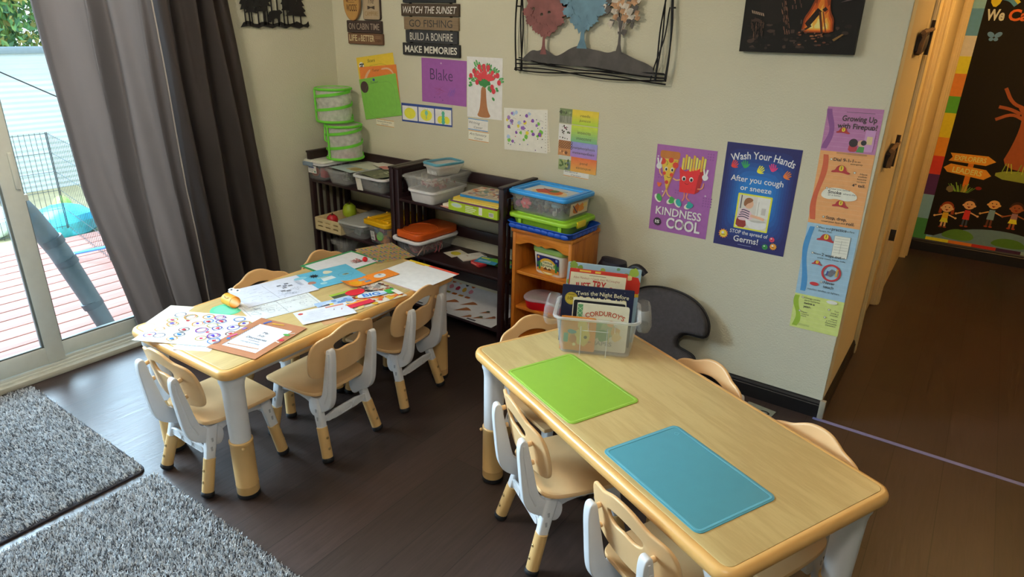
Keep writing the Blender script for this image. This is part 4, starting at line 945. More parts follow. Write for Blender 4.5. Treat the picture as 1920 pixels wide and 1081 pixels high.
# cactus game tub
t = empty('game_tub', (1.755, -.175, .4385), R(-3), 'white game tub with a green lid and cactus label in the pine shelf', 'game tub')
b = MB(); b.loft([[(x, y, z) for x, y in rrect(w_, d_, .03, 6)] for w_, d_, z in ((.165, .115, 0), (.175, .125, .006), (.195, .14, .115), (.195, .14, .118))], MT('white_tub_gloss', '#e8e6e0', .35)); b.build('tub_body', t)
b = MB(); b.slab(rrect(.205, .15, .035, 6), .034, MT('sage_lid', '#9ec466', .4), .010, T=Matrix.Translation((0, 0, .112))); b.build('lid', t)
a = Art(.135, .085, '#2c2a6c', r=.004); a.ell(.067, .03, .055, '#e8b83a', .045); a.ell(.067, .026, .047, '#f2e6b8', .036); a.poly([(0, 0), (.135, 0), (.135, .018), (.1, .026), (.06, .016), (.03, .024), (0, .016)], '#d88a2e')
for x, h in ((.018, .045), (.118, .05)): a.rect(x-.006, .008, .012, h, '#3f8a3f', .005); a.rect(x-.015, .03, .007, .018, '#3f8a3f', .003); a.rect(x+.009, .026, .007, .02, '#3f8a3f', .003)
a.star(.012, .073, .009, .005, 8, '#f0a83a'); a.rect(.115, .068, .012, .012, '#8aa0d0'); a.poly([(.04, .012), (.055, .028), (.07, .012)], '#7a4a2a'); a.poly([(.065, .012), (.078, .026), (.09, .012)], '#7a4a2a')
a.text('cactus', .067, .046, .013, '#2c5a3a', fit=.058, bold=.02); a.text('growing', .067, .030, .013, '#2c5a3a', fit=.062, bold=.02)
put(a, 'printed_label', Matrix.Translation((-.0675, -.0665, .018)) @ Matrix.Rotation(R(90+4), 4, 'X'), None, None, parent=t)
b = MB(); b.box((1.885-1.735-.004, -.06, .575), (.010, .03, .05), BLK, .003)
# bean shaped red tub
t = empty('bean_tub', (1.73, -.19, .2435), R(0), 'red bean shaped tub with a clear lid on the lower pine shelf', 'tub')
bean = smooth_poly([(-.12, -.02), (-.105, -.075), (-.055, -.098), (-.005, -.075), (.05, -.065), (.10, -.085), (.13, -.04), (.125, .03), (.08, .075), (-.0, .08), (-.08, .07), (-.115, .03)], 3)
RED = MT('red_tub', '#c4121e', .3); b = MB(); b.loft([[(x*k, y*k, z) for x, y in bean] for k, z in ((.88, 0), (.91, .005), (.97, .042), (.96, .045))], RED); b.build('tub_body', t)
LIDC = clear('pinkish_clear_lid', '#e0cdd6', .5, .2); b = MB(); b.slab([(x*1.03, y*1.03) for x, y in bean], .016, LIDC, .006, T=Matrix.Translation((0, 0, .045))); b.build('lid', t)
for nm, x, y, c, lb in (('toy_piece', -.05, -.035, '#8aa06a', 'sage green piece seen through the red tub lid'), ('toy_piece', -.02, .03, '#d07a5a', 'terracotta piece seen through the red tub lid'), ('toy_piece', .06, -.01, '#a880a8', 'mauve piece seen through the red tub lid')):
    thing(MB().box((0, 0, 0), (.085, .042, .012), PR(c, .5), .004), nm, lb, 'toy', 'pieces inside the red tub', loc=(1.73+x, -.19+y, .2435+.0525), rz=random.uniform(-20, 20))
# ------------------------------------------------------------------ on the left wall: black forest cut out
def pine_outline(x, z0, z1, w_, n, rn):
    L = []
    for i in range(n):
        z = z0+(z1-z0)*i/n; ww = w_*(1-i/n*.85)*rn.uniform(.8, 1.1)
        L += [(x-ww, z+rn.uniform(-.006, .004)), (x-ww*.45, z+(z1-z0)/n*.75)]
    Rr = [(2*x-a+rn.uniform(-.004, .004), b+rn.uniform(-.003, .003)) for a, b in L[::-1]]
    return [(x-.005, z0)]+L+[(x, z1)]+Rr+[(x+.005, z0)]
def forest(s, T, m):
    rn = random.Random(11); t = .003
    base = [(0, .008)]+[(.02+i*.0216, .030+.008*math.sin(i*1.3)+.006*rn.random()) for i in range(20)]+[(.447, .045), (.452, .020)]+[(.44-i*.03, .010+.006*math.sin(i*2.1)) for i in range(14)]
    s.slab(base, t, m, T=T)
    for x, z0, z1, w_ in ((.035, .10, .42, .032), (.075, .085, .46, .038), (.115, .09, .38, .035), (.150, .09, .44, .034), (.175, .12, .36, .028), (.305, .10, .46, .040), (.345, .075, .44, .050), (.395, .07, .40, .045)):
        s.slab(pine_outline(x, z0, z1, w_, 11, rn), t, m, T=T @ Matrix.Translation((0, 0, rn.uniform(0, .0006)))); s.slab([(x-.004, .02), (x+.004, .02), (x+.003, z0+.03), (x-.003, z0+.03)], t, m, T=T)
    for x in (.205, .243, .281, .06, .16): s.slab([(x-.0045, .02), (x+.0045, .02), (x+.003, .46), (x-.003, .46)], t, m, T=T)
    bear = smooth_poly([(.178, .035), (.180, .075), (.192, .092), (.215, .098), (.236, .097), (.252, .102), (.262, .098), (.272, .090), (.268, .082), (.258, .080), (.254, .066), (.252, .035), (.243, .035), (.240, .056), (.214, .056), (.212, .035), (.200, .035), (.198, .055), (.194, .035)], 1)
    s.slab(bear, t*1.3, m, T=T)
b = MB(); forest(b, Matrix(((0, 0, 1, .012), (1, 0, 0, -.645), (0, 1, 0, 1.552), (0, 0, 0, 1))), BLK)
for y in (-.6, -.25): b.box((.006, y, 1.575), (.012, .012, .012), BLK)
thing(b, 'forest_silhouette', 'black metal cut out of a bear among pines on the left wall', 'wall art')

# ------------------------------------------------------------------ on the back wall
WD1 = MT('dark_sign_wood', '#3a2c2a', .6, amt=.12, scale=20, stretch=(1, 8, 8)); WD2 = MT('brown_sign_wood', '#6a4c38', .6, amt=.12, scale=20, stretch=(1, 8, 8)); WD3 = MT('tan_sign_wood', '#b08350', .6, amt=.1, scale=20)
t = empty('cabin_sign', (.13, 0, 1.478), 0, 'cluster of small wooden cabin signs ending in LIFE is BETTER', 'sign')
def plank(parent, name, x, z, w_, h, m, art, rot=0, th=.014, y=0, r=.006, outline=None):
    T = Matrix.Translation((x, -.001-y, z)) @ Matrix.Rotation(R(90), 4, 'X') @ Matrix.Rotation(R(rot), 4, 'Z')
    a = Art(w_, h, '#000000', sheet=False); a.rough = .6
    a.slab(outline or rrect(w_, h, r, 4, w_/2, h/2), th, m, .002, T=Matrix.Translation((0, 0, -th))); art(a)
    for i in range(len(a.V)): a.V[i] = (a.V[i][0], a.V[i][1], a.V[i][2]+th)
    o = a.build(name, parent, smooth=False); o.matrix_local = T; return o
def A1(a): a.rect(.006, .006, a.w-.012, a.h-.012, '#7a5a44', .004); a.text('LIFE', .012, .018, .033, '#d8c8a0', 'l', fit=.068, bold=.02); a.text('is', .086, .02, .022, '#d8c8a0', 'l', fit=.022, shear=.4); a.text('BETTER', .113, .018, .033, '#d8c8a0', 'l', fit=.11, bold=.02); a.text('CABIN', .229, .016, .014, '#4a2a1e', 'l', fit=.05); a.rect(.232, .036, .045, .002, '#a08468'); a.rect(.232, .044, .045, .002, '#a08468')
plank(t, 'sign_board', .008, .0, .292, .062, WD2, A1)
def A2(a): a.line([(.006, .006), (a.w-.006, .006), (a.w-.006, a.h-.006), (.006, a.h-.006)], .0015, '#7a6a60', True); a.text('ON CABIN TIME', a.w/2, .017, .034, '#a89a8c', fit=.255, bold=.01)
plank(t, 'sign_board', .004, .064, .290, .066, WD1, A2)
def A3(a): a.rect(.004, .004, a.w-.008, a.h-.008, '#b8a488', .008); a.line([(.012, .012), (a.w-.012, .012), (a.w-.012, a.h-.012), (.012, a.h-.012)], .001, '#7a6a54', True); a.text('CAMPFIRE', a.w/2, .022, .024, '#9a7c4e', fit=.105); a.poly([(.04, .056), (.068, .064), (.098, .056), (.098, .076), (.068, .070), (.04, .076)], '#4a4038'); a.text('The', a.w/2, .088, .028, '#4a4038', fit=.048, shear=.3); a.lines(.025, .134, .09, 2, .007, .003, '#8a785c', 0)
plank(t, 'sign_board', .148, .134, .140, .20, WD1, A3, r=.014)
def A4(a): a.poly(ngon(.061, .094, 30, .068, .10), '#c09456'); a.text('WOODS', .068, .052, .036, '#4a2a1e', fit=.088, bold=.02); a.lines(.035, .098, .06, 1, .01, .003, '#7a5a38', 0); a.text('good', .068, .110, .024, '#5a3222', fit=.088, bold=.02); a.lines(.04, .146, .055, 2, .006, .003, '#7a5a38', 0)
plank(t, 'sign_board', .002, .128, .136, .20, WD3, A4, y=.014, outline=ngon(.068, .10, 32, .068, .10))
t = empty('plank_sign', (.583, 0, 1.436), 0, 'stacked plank sign reading WATCH THE SUNSET down to MAKE MEMORIES', 'sign')
PLK = lambda c: MT('plank_'+c.strip('#'), c, .65, amt=.14, scale=14, stretch=(1, 9, 9))
for nm, x, z, w_, h, c, tx, tc_, sz, fit, kw in (('MAKE MEMORIES', .002, .0, .416, .064, '#25262a', 'MAKE MEMORIES', '#dedcd2', .034, .38, dict(bold=.03)), ('b', .028, .067, .376, .064, '#33353a', 'BUILD A BONFIRE', '#d8d6cc', .038, .31, dict(bold=0)),
        ('f', .018, .134, .392, .064, '#87735a', 'GO FISHING', '#3a3a3c', .036, .31, dict(bold=.0)), ('s', .0, .203, .414, .062, '#4a3c2e', 'WATCH THE SUNSET', '#e4e2da', .034, .385, dict(shear=.25, bold=.01)), ('t', .014, .270, .372, .064, '#22272c', '', '#fff', .03, .3, {})):
    plank(t, 'sign_plank', x, z, w_, h, PLK(c), (lambda a, tx=tx, tc_=tc_, sz=sz, fit=fit, kw=kw: a.text(tx, a.w/2, (a.h-sz)/2, sz, tc_, fit=fit, **kw)), r=.003)
for x in (.06, .35): b = MB(); b.box((x, -.0006, .165), (.02, .001, .30), BLK); b.build('backing_strip', t)

# wire framed metal trees
t = empty('metal_tree_art', (1.371, 0, 1.393), 0, 'black wire framed metal wall art of three coloured trees', 'wall art')
WIRE = MT('dark_wire', '#1c1a1b', .45, metal=.5); FW, FH = .813, .60; rn = random.Random(5); b = MB(); YO = -.028
def wave(p0, p1, am, ph, n=24):
    o = []
    for i in range(n+1):
        u = i/n; x = p0[0]+(p1[0]-p0[0])*u; z = p0[1]+(p1[1]-p0[1])*u; k = am*math.sin(u*math.pi*2.2+ph); dx, dz = p1[0]-p0[0], p1[1]-p0[1]; L = math.hypot(dx, dz); o.append((x-dz/L*k, YO+.004*math.sin(u*9+ph), z+dx/L*k))
    return o
for (p0, p1) in (((0, .012), (FW, -.004)), ((.005, .045), (FW, .02)), ((0, FH), (FW, FH)), ((0, FH-.04), (FW, FH-.02)), ((.005, 0), (.005, FH)), ((.04, 0), (.03, FH)), ((FW-.005, 0), (FW-.005, FH)), ((FW-.055, 0), (FW-.02, FH))):
    for k in range(2): b.tube(wave(p0, p1, .009, rn.uniform(0, 6)+k*2), .0036, WIRE, 6)
b.tube(wave((.02, .06), (.36, .02), .004, 1), .003, WIRE, 6); b.tube(wave((.45, .02), (FW-.01, .03), .004, 2), .003, WIRE, 6); b.tube(wave((FW-.07, .0), (FW-.01, .30), .006, 1), .003, WIRE, 6)
b.build('wire_frame', t)
MDK = MT('dark_patina', '#4c4845', .5, metal=.35, amt=.25, scale=18); MRED = MT('red_patina', '#7e4b48', .5, metal=.25, amt=.2, scale=20); MBLU = MT('blue_patina', '#5c8094', .5, metal=.25, amt=.2, scale=20); MORG = MT('rust_patina', '#a07a58', .5, metal=.25, amt=.45, scale=45)
VW = lambda off: Matrix(((1, 0, 0, 0), (0, 0, -1, off), (0, 1, 0, 0), (0, 0, 0, 1)))
mound = [(.04, .055)]+smooth_poly([(.06, .072), (.10, .105), (.14, .098), (.165, .115), (.20, .10), (.235, .078), (.27, .09), (.32, .12), (.37, .135), (.42, .12), (.47, .115), (.52, .105), (.56, .12), (.60, .108), (.66, .085), (.71, .072), (.745, .055)], 2, False)+[(.755, .02), (.60, .018), (.50, .030), (.38, .040), (.20, .045), (.08, .048)]
b = MB(); b.slab(mound, .002, MDK, T=VW(YO)); b.build('ground_plate', t)
def leafy(cx, cz, rx, rz, n, amt, rn):
    return [(cx+rx*math.cos(2*math.pi*i/n)*(1+(amt if i % 2 else -amt)*rn.uniform(.3, 1.2))*(1+.10*math.sin(5*2*math.pi*i/n+cx*9)), cz+rz*math.sin(2*math.pi*i/n)*(1+(amt if i % 2 else -amt)*rn.uniform(.3, 1.2))*(1+.10*math.cos(4*2*math.pi*i/n))) for i in range(n)]
def mtree(x, zb, zc, rx, rz, wd, m, parent, seed, holes=4, open_=False):
    rn = random.Random(seed); b = MB(); tr = [(x-wd*2.2, zb-.03), (x-wd*.9, zb+.01), (x-wd*.6, zc-rz*.9), (x-wd*1.6, zc-rz*.6), (x+wd*1.6, zc-rz*.6), (x+wd*.6, zc-rz*.9), (x+wd*.9, zb+.01), (x+wd*2.2, zb-.03)]
    b.slab(tr, .002, m if wd > .008 else MDK, T=VW(YO-.001)); b.build('metal_trunk', parent)
    b = MB(); hs = []
    for k in range(holes):
        a = rn.uniform(0, 6.28); q = rn.uniform(.25, .7); hs.append(smooth_poly(leafy(x+rx*q*math.cos(a), zc+rz*q*math.sin(a), .009, .007, 8, .25, rn), 1))
    if open_:
        for k in range(95):
            a = rn.uniform(0, 6.28); q = rn.uniform(0, 1)**.6; c_ = [MORG, MDK, MT('pale_patina', '#b4aca0', .5, metal=.25, amt=.3, scale=40)][k % 3]
            b.slab(leafy(x+rx*q*math.cos(a), zc+rz*q*math.sin(a), rn.uniform(.010, .018), rn.uniform(.008, .016), 9, .25, rn), .002, c_, T=VW(YO-.0005*rn.random()))
        for k in range(14):
            a = rn.uniform(0, 6.28); b.slab([(x-.002, zc-rz), (x+.002, zc-rz), (x+rx*.8*math.cos(a)+.001, zc+rz*.8*math.sin(a)), (x+rx*.8*math.cos(a)-.001, zc+rz*.8*math.sin(a))], .002, MT('pale_patina', '#b4aca0'), T=VW(YO))
    else:
        b.slab(leafy(x, zc, rx, rz, 62, .055, rn), .002, m, holes=hs if holes else (), T=VW(YO))
        for k in range(7):
            a = -.2-2.7*k/6; b.slab(leafy(x+rx*.88*math.cos(a), zc+rz*.82*math.sin(a), .03, .022, 18, .16, rn), .002, m, T=VW(YO-.0004*(k+1)))
    b.build('metal_crown', parent)
mtree(.168, .115, .30, .112, .125, .0085, MRED, t, 3); mtree(.380, .150, .36, .118, .155, .0125, MBLU, t, 8); mtree(.572, .135, .325, .098, .135, .0075, MORG, t, 4, 0, True)
for x, z in ((.005, .3), (FW-.005, .3), (.4, .06)): b = MB(); b.box((x, YO/2, z), (.006, abs(YO), .006), WIRE); b.build('standoff', t)

# campfire canvas
a = Art(.427, .30, '#14110f', t=.03, rough=.6); rn = random.Random(9)
for k in range(60): a.blob(rn.uniform(.02, .40), rn.uniform(.015, .12), rn.uniform(.004, .016), rn.choice(['#241c18', '#2e2620', '#1c1816', '#3a2e28', '#4a3a32']), .4, 8, rn.uniform(.003, .008))
a.poly(smooth_poly([(.06, .30), (.05, .20), (.075, .13), (.10, .10), (.15, .11), (.165, .145), (.155, .20), (.17, .26), (.16, .30)], 2), '#1c1714')
a.poly(smooth_poly([(.10, .30), (.105, .25), (.135, .225), (.16, .235), (.175, .27), (.17, .30)], 2), '#8a5228'); a.poly(smooth_poly([(.12, .285), (.14, .245), (.165, .262), (.165, .29)], 2), '#c47a34')
for k in range(46): x, z = rn.uniform(.135, .16), rn.uniform(.08, .19); x += (.19-z)*.25; a.line([(x, z), (x+.004, z-.014)], .0016, rn.choice(['#6a4a3c', '#8a6250', '#4a362e', '#a0745c']))
for k in range(40): x, z = rn.uniform(.18, .215), rn.uniform(.17, .29); a.line([(x, z), (x+.003, z-.014)], .0016, rn.choice(['#5a3e34', '#7a5646', '#3c2c28', '#94685a']))
for k in range(6): a.poly([(.03+.0085*k, .155-.002*k), (.036+.0085*k, .153-.002*k), (.040+.0085*k, .142-.002*k), (.034+.0085*k, .144-.002*k)], '#a08a78')
for k in range(22): x = rn.uniform(.035, .085); z = rn.uniform(.06, .13); a.line([(x, z), (x, z-.02)], .0022, rn.choice(['#4e3a30', '#6e5242', '#34281f']))
fl = [('#8a3a12', 1.0), ('#c8581a', .82), ('#e8862a', .62), ('#f4b44a', .42), ('#fbe08a', .22)]
for c, s_ in fl:
    for cx, hh, wd in ((.285, .20, .050), (.262, .13, .035), (.312, .12, .032), (.29, .235, .022)):
        p = [(cx-wd*s_, .075+.02*(1-s_))]+[(cx-wd*s_*(1-u)*(1.1+.35*math.sin(8*u+cx*90)), .075+.02*(1-s_)+hh*s_*u) for u in (.2, .4, .6, .8)]+[(cx+.004, .078+hh*s_)]+[(cx+wd*s_*(1-u)*(1.1+.35*math.cos(9*u+cx*70)), .075+.02*(1-s_)+hh*s_*u) for u in (.8, .6, .4, .2)]+[(cx+wd*s_, .075+.02*(1-s_))]
        a.poly(smooth_poly(p, 1), c)
a.poly([(.238, .108), (.252, .092), (.292, .15), (.276, .162)], '#241611'); a.poly([(.292, .156), (.302, .148), (.312, .156), (.302, .166)], '#3a2218'); a.line([(.285, .15), (.305, .07)], .008, '#5a2e18'); a.line([(.296, .15), (.318, .075)], .005, '#8a4a22'); a.line([(.215, .068), (.262, .10)], .007, '#3a2418')
for k in range(26): a.blob(rn.uniform(.20, .34), rn.uniform(.03, .085), rn.uniform(.003, .009), rn.choice(['#6a4030', '#8a5a40', '#3a2a24', '#a8704a', '#54423a']), .4, 7, .003)
a.poly([(.345, .052), (.375, .072), (.382, .070), (.352, .046)], '#8a6a3c'); a.poly([(.35, .20), (.41, .245), (.415, .225), (.36, .19)], '#4a4248'); a.poly([(.35, .18), (.40, .20), (.40, .19)], '#5a4e50')
put(a, 'campfire_canvas', on_wall(2.486, 1.531, .6, .031), 'dark canvas print of a furry figure by a campfire', 'canvas print')

# children's sheets
HAND = dict(shear=.25)
def mk(name, w_, h, c, x, z, rot, label, cat, art=None, group=None, off=.0012, outline=None, tape=None):
    a = Art(w_, h, c, t=.0005, outline=outline, tone=(1.25, .03))
    if art: art(a)
    return put(a, name, on_wall(x, z, rot, off), label, cat, group)
def yel(a): a.ell(.035, .185, .022, '#f2efe4', n=14); [a.blob(.018+.036*random.random(), .168+.036*random.random(), .005, '#16161a') for _ in range(12)]; a.text('Scars', .125, .200, .017, '#4a4a20', shear=.25, fit=.065); a.line(smooth_poly([(.06, .15), (.10, .18), (.20, .185), (.26, .17), (.28, .12)], 3, False), .0012, '#8a7a28')
mk('paper_bag_art', .312, .235, '#e6b72c', .216, 1.166, 8, 'yellow paper at the back of the three overlapping coloured sheets', 'paper art', yel)
def orr(a): a.poly(smooth_poly([(.02, .14), (.045, .19), (.085, .22), (.10, .215), (.06, .18), (.035, .13)], 2), '#e8a888'); a.text('Tumur', .14, .205, .014, '#6a3a20', shear=.25, fit=.06); a.poly(smooth_poly([(.18, .21), (.25, .215), (.29, .17), (.30, .17), (.26, .222), (.19, .222)], 2), '#e8a888')
mk('paper_bag_art', .312, .235, '#e5762c', .230, 1.112, 6, 'orange paper between the yellow and green overlapping sheets', 'paper art', orr, off=.0024)
def grn(a): a.ell(.038, .190, .034, '#3a2326'); a.blob(.126, .222, .009, '#2a3f8a', .3); a.text('Tucker', .13, .203, .012, '#3a5a2c', shear=.25, fit=.07); a.line(rrect(.25, .195, .06, 8, .16, .105), .001, '#5a8a42', True)
mk('paper_bag_art', .316, .238, '#74b344', .240, 1.040, 10, 'green paper with a dark brown circle, frontmost of the overlapping sheets', 'paper art', grn, off=.0038)
def blk(a):
    a.text('Blake', .145, .125, .060, '#3a1c50', fit=.165, bold=-.012, shear=-.02)
    for k in range(12): a.line([(.19+.004*k, .035+random.uniform(0, .02)), (.215+.003*k, .085+random.uniform(-.01, .01))], .0014, '#6a4aa8')
    for k in range(8): a.line([(.07+random.uniform(0, .1), .05+random.uniform(0, .05)), (.09+random.uniform(0, .1), .03+random.uniform(0, .06))], .0012, '#8a3a70')
    for x, z in ((.095, .03), (.135, .035), (.155, .02)): a.ell(x, z, .003, '#4a2468')
    a.ell(.145, .215, .005, '#b8a0b8')
mk('name_sheet', .325, .237, '#8f4e9c', .711, 1.188, -.6, 'purple sheet of paper with Blake written on it', 'paper', blk)
def htree(a):
    rn = random.Random(2); a.poly(smooth_poly([(.062, .004), (.085, .04), (.093, .10), (.095, .165), (.128, .165), (.130, .10), (.140, .04), (.168, .004)], 2), '#a06a42')
    for k in range(24):
        an = .1+2.95*k/23; r_ = rn.uniform(.055, .115); x, z = .118+r_*math.cos(an), .185+r_*math.sin(an)*.95; a.ell(x, z, .016, '#2f8a42', .006, an); a.ell(x, z, .008, '#7ab87a', .0025, an)
    a.blob(.115, .19, .042, '#2c7a3a', .25, 14, .032); a.blob(.155, .155, .016, '#3a8a4a', .3); a.ell(.178, .105, .011, '#2f8a42', .007, -.8)
    for k in range(46):
        an = rn.uniform(.2, 2.95); r_ = rn.uniform(.02, .08); a.ell(.118+r_*math.cos(an), .195+r_*math.sin(an)*.8, rn.uniform(.008, .013), '#c93a44', rn.uniform(.007, .011), an)
    for x, z in ((.028, .215), (.05, .24), (.085, .262), (.115, .266), (.145, .262), (.205, .225), (.215, .19), (.07, .185), (.17, .165), (.18, .145)): a.ell(x, z, .012, '#c23040', .014)
    for x, z in ((.02, .20), (.025, .18), (.03, .17), (.02, .165), (.2, .16), (.205, .15)): a.ell(x, z, .008, '#2f8a42', .006)
mk('handprint_tree', .235, .312, '#e4e2d8', 1.042, 1.134, .3, 'white sheet with a handprint apple tree painting', 'painting', htree)
def strip(a):
    for k in range(3):
        a.rect(.006+.128*k, .010, .120, .082, '#dcdcd8')
        a.ell(.066+.128*k, .050, .045, '#d8d23c', .032) if k < 2 else None
    a.ell(.195, .062, .012, '#6ab8a0', .014); a.line([(.190, .075), (.184, .088)], .002, '#6ab8a0'); a.line([(.2, .075), (.206, .088)], .002, '#6ab8a0'); a.line([(.195, .03), (.195, .06)], .006, '#7ab89a')
    a.ell(.300, .034, .022, '#d8d23c', .020, .6); a.ell(.348, .034, .022, '#d8d23c', .020, -.6)
    for z, r_ in ((.022, .013), (.038, .012), (.054, .011), (.070, .012)): a.ell(.322, z, r_, '#4aa88a')
    a.line([(.318, .080), (.312, .090)], .002, '#4aa88a'); a.line([(.326, .080), (.332, .090)], .002, '#4aa88a')
mk('life_cycle_strip', .388, .106, '#1e3f8a', .546, 1.061, .5, 'navy strip of three drawings from yellow egg to green caterpillar', 'picture strip', strip)
def lab(c, l1, l2): 
    def f(a):
        a.rect(0, a.h-.005, a.w, .004, c); a.rect(0, .001, a.w, .004, c); a.text(l1, .006, a.h*.54, a.h*.22, '#2a2a30', 'l', fit=min(a.w*.85, len(l1)*.011), shear=.3, bold=-.01); a.text(l2, a.w*.3, a.h*.18, a.h*.2, '#2a2a30', 'l', fit=len(l2)*.010, shear=.3, bold=-.01)
    return f
GL = 'handwritten centre labels'
mk('center_label', .150, .042, '#d8d0bc', .328, 1.016, -1, 'small handwritten label just under the green sheet', 'label', lab('#b88a4a', 'Sensory/Dramatic', 'Center'), GL)
mk('center_label', .137, .062, '#dad8d2', 1.047, 1.066, -1, 'blue edged label reading Writing Center under the tree painting', 'label', lab('#3f86c0', 'Writing', 'Center'), GL)
mk('center_label', .141, .057, '#dad6ca', 1.050, 1.008, -1, 'orange edged label, lower of the two under the tree painting', 'label', lab('#c08a4a', 'Art/Sensory', 'Center'), GL)
mk('center_label', .146, .040, '#dcd8d0', 1.672, .898, -1, 'label reading Science Center under the pond card', 'label', lab('#c89a5a', 'Science', 'Center'), GL)
def dots(a):
    rn = random.Random(21)
    for k in range(34):
        c = rn.choice(['#8a62b0', '#6ab43c', '#e0c83a', '#a0b8d8', '#9a7ab8', '#7a4aa8']); x, z = rn.uniform(.015, .235), rn.uniform(.015, .205); a.blob(x, z, rn.uniform(.007, .012), c, .2, 10)
        if k % 4 == 0: a.line(smooth_poly([(x, z), (x+.01, z+.02), (x+.03, z+.01)], 2, False), .001, '#7a6a80')
    for k in range(24): a.ell(rn.uniform(.01, .25), rn.uniform(.01, .205), .003, rn.choice(['#2a3a8a', '#c04a6a', '#3a8a4a', '#5a2a80', '#202028']), n=8)
    for k in range(14): a.ell(.262, .012+.0145*k, .0022, '#8a867a', n=8)
mk('dotted_sheet', .11, .215, '#cfcab8', 1.478, .992, 7.5, 'perforated sheet edge peeking out behind the dotted thumbprint sheet', 'sheet', lambda a: [a.ell(.10, .01+.0135*k, .0035, '#b0ab98', n=8) for k in range(15)])
mk('dotted_sheet', .272, .217, '#e0dcce', 1.298, .986, 2.2, 'white notebook sheet of colourful thumbprint bugs beside the tree painting', 'sheet', dots, off=.0024)
def hexmix(a, b, t): return '#'+''.join('%02x' % round(int(a[i:i+2], 16)*(1-t)+int(b[i:i+2], 16)*t) for i in (1, 3, 5))
def word(c0, c1, w1, w2, pic):
    def f(a):
        for k in range(8): a.rect(.073, a.h*k/8, a.w-.073, a.h/8+.0004, hexmix(c0, c1, k/7))
        pic(a); a.text(w1, .146, a.h*.56, a.h*.17, '#4a4838', fit=min(.125, len(w1)*.0105), bold=-.01); a.text(w2, .146, a.h*.24, a.h*.17, '#4a4838', fit=min(.125, len(w2)*.0105), bold=-.01, shear=.15)
    return f
def p1(a): a.rect(0, 0, .072, a.h, '#8a9080'); a.rect(0, a.h*.5, .072, a.h*.5, '#6f8258'); [a.line([(.004+.0035*k, .004), (.005+.0034*k, a.h*random.uniform(.4, .65))], .0012, random.choice(['#5a5e50', '#b0b0a4', '#484a42'])) for k in range(18)]; [a.blob(.036+random.uniform(-.03, .03), a.h*.75, .008, random.choice(['#54683e', '#8a9a70', '#46503a']), .4, 8) for k in range(8)]
def p2(a): a.rect(0, 0, .072, a.h, '#dcdad4'); a.poly([(.028, a.h*.9), (.037, a.h*.82), (.046, a.h*.9), (.043, a.h*.75), (.031, a.h*.75)], '#6a3040'); [a.blob(random.uniform(.008, .064), random.uniform(.01, a.h*.9), random.uniform(.002, .0055), random.choice(['#2a2420', '#3c342c', '#5a4a3a', '#4a5a3a']), .4, 7) for k in range(16)]
def p3(a): a.rect(0, 0, .072, a.h, '#b8804e'); [a.ring(.008+.0135*(k % 6), a.h*.9-.013*(k//6), .0065, .0025, '#4a2c1c', n=10) for k in range(18)]; [a.blob(random.uniform(.01, .06), random.uniform(.006, .025), .006, random.choice(['#6a4028', '#d8a070', '#8a5a38']), .4, 7) for k in range(8)]
def p4(a): a.rect(0, 0, .072, a.h, '#8a9a68'); a.rect(0, a.h*.72, .072, a.h*.28, '#b8bcb4'); a.poly(smooth_poly([(.03, .004), (.05, .02), (.045, .04), (.06, .05), (.07, .03), (.068, .004)], 2), '#5a6a70'); [a.blob(random.uniform(.008, .064), random.uniform(.008, a.h*.75), .006, random.choice(['#5a7a40', '#a8a860', '#48602f']), .4, 7) for k in range(14)]
GW = 'bilingual pond word cards'
mk('word_card', .219, .071, '#d8c838', 1.632, 1.160, -.6, 'topmost word card reading reeds juncos, in yellow', 'word card', word('#a8c838', '#e6c03a', 'reeds', 'juncos', p1), GW)
mk('word_card', .220, .088, '#9abf50', 1.631, 1.068, -.6, 'green word card reading insects insectos', 'word card', word('#6aa88a', '#b8cc3e', 'insects', 'insectos', p2), GW)
mk('word_card', .222, .076, '#8a80c0', 1.634, 1.000, -.6, 'violet word card reading metamorphosis metamorfosis', 'word card', word('#a07ac0', '#8a90cc', 'metamorphosis', 'metamorfosis', p3), GW, off=.002)
mk('word_card', .218, .073, '#e88a48', 1.640, .928, -.6, 'orange word card reading pond estanque', 'word card', word('#e6a048', '#ea6e3c', 'pond', 'estanque', p4), GW, off=.0028)
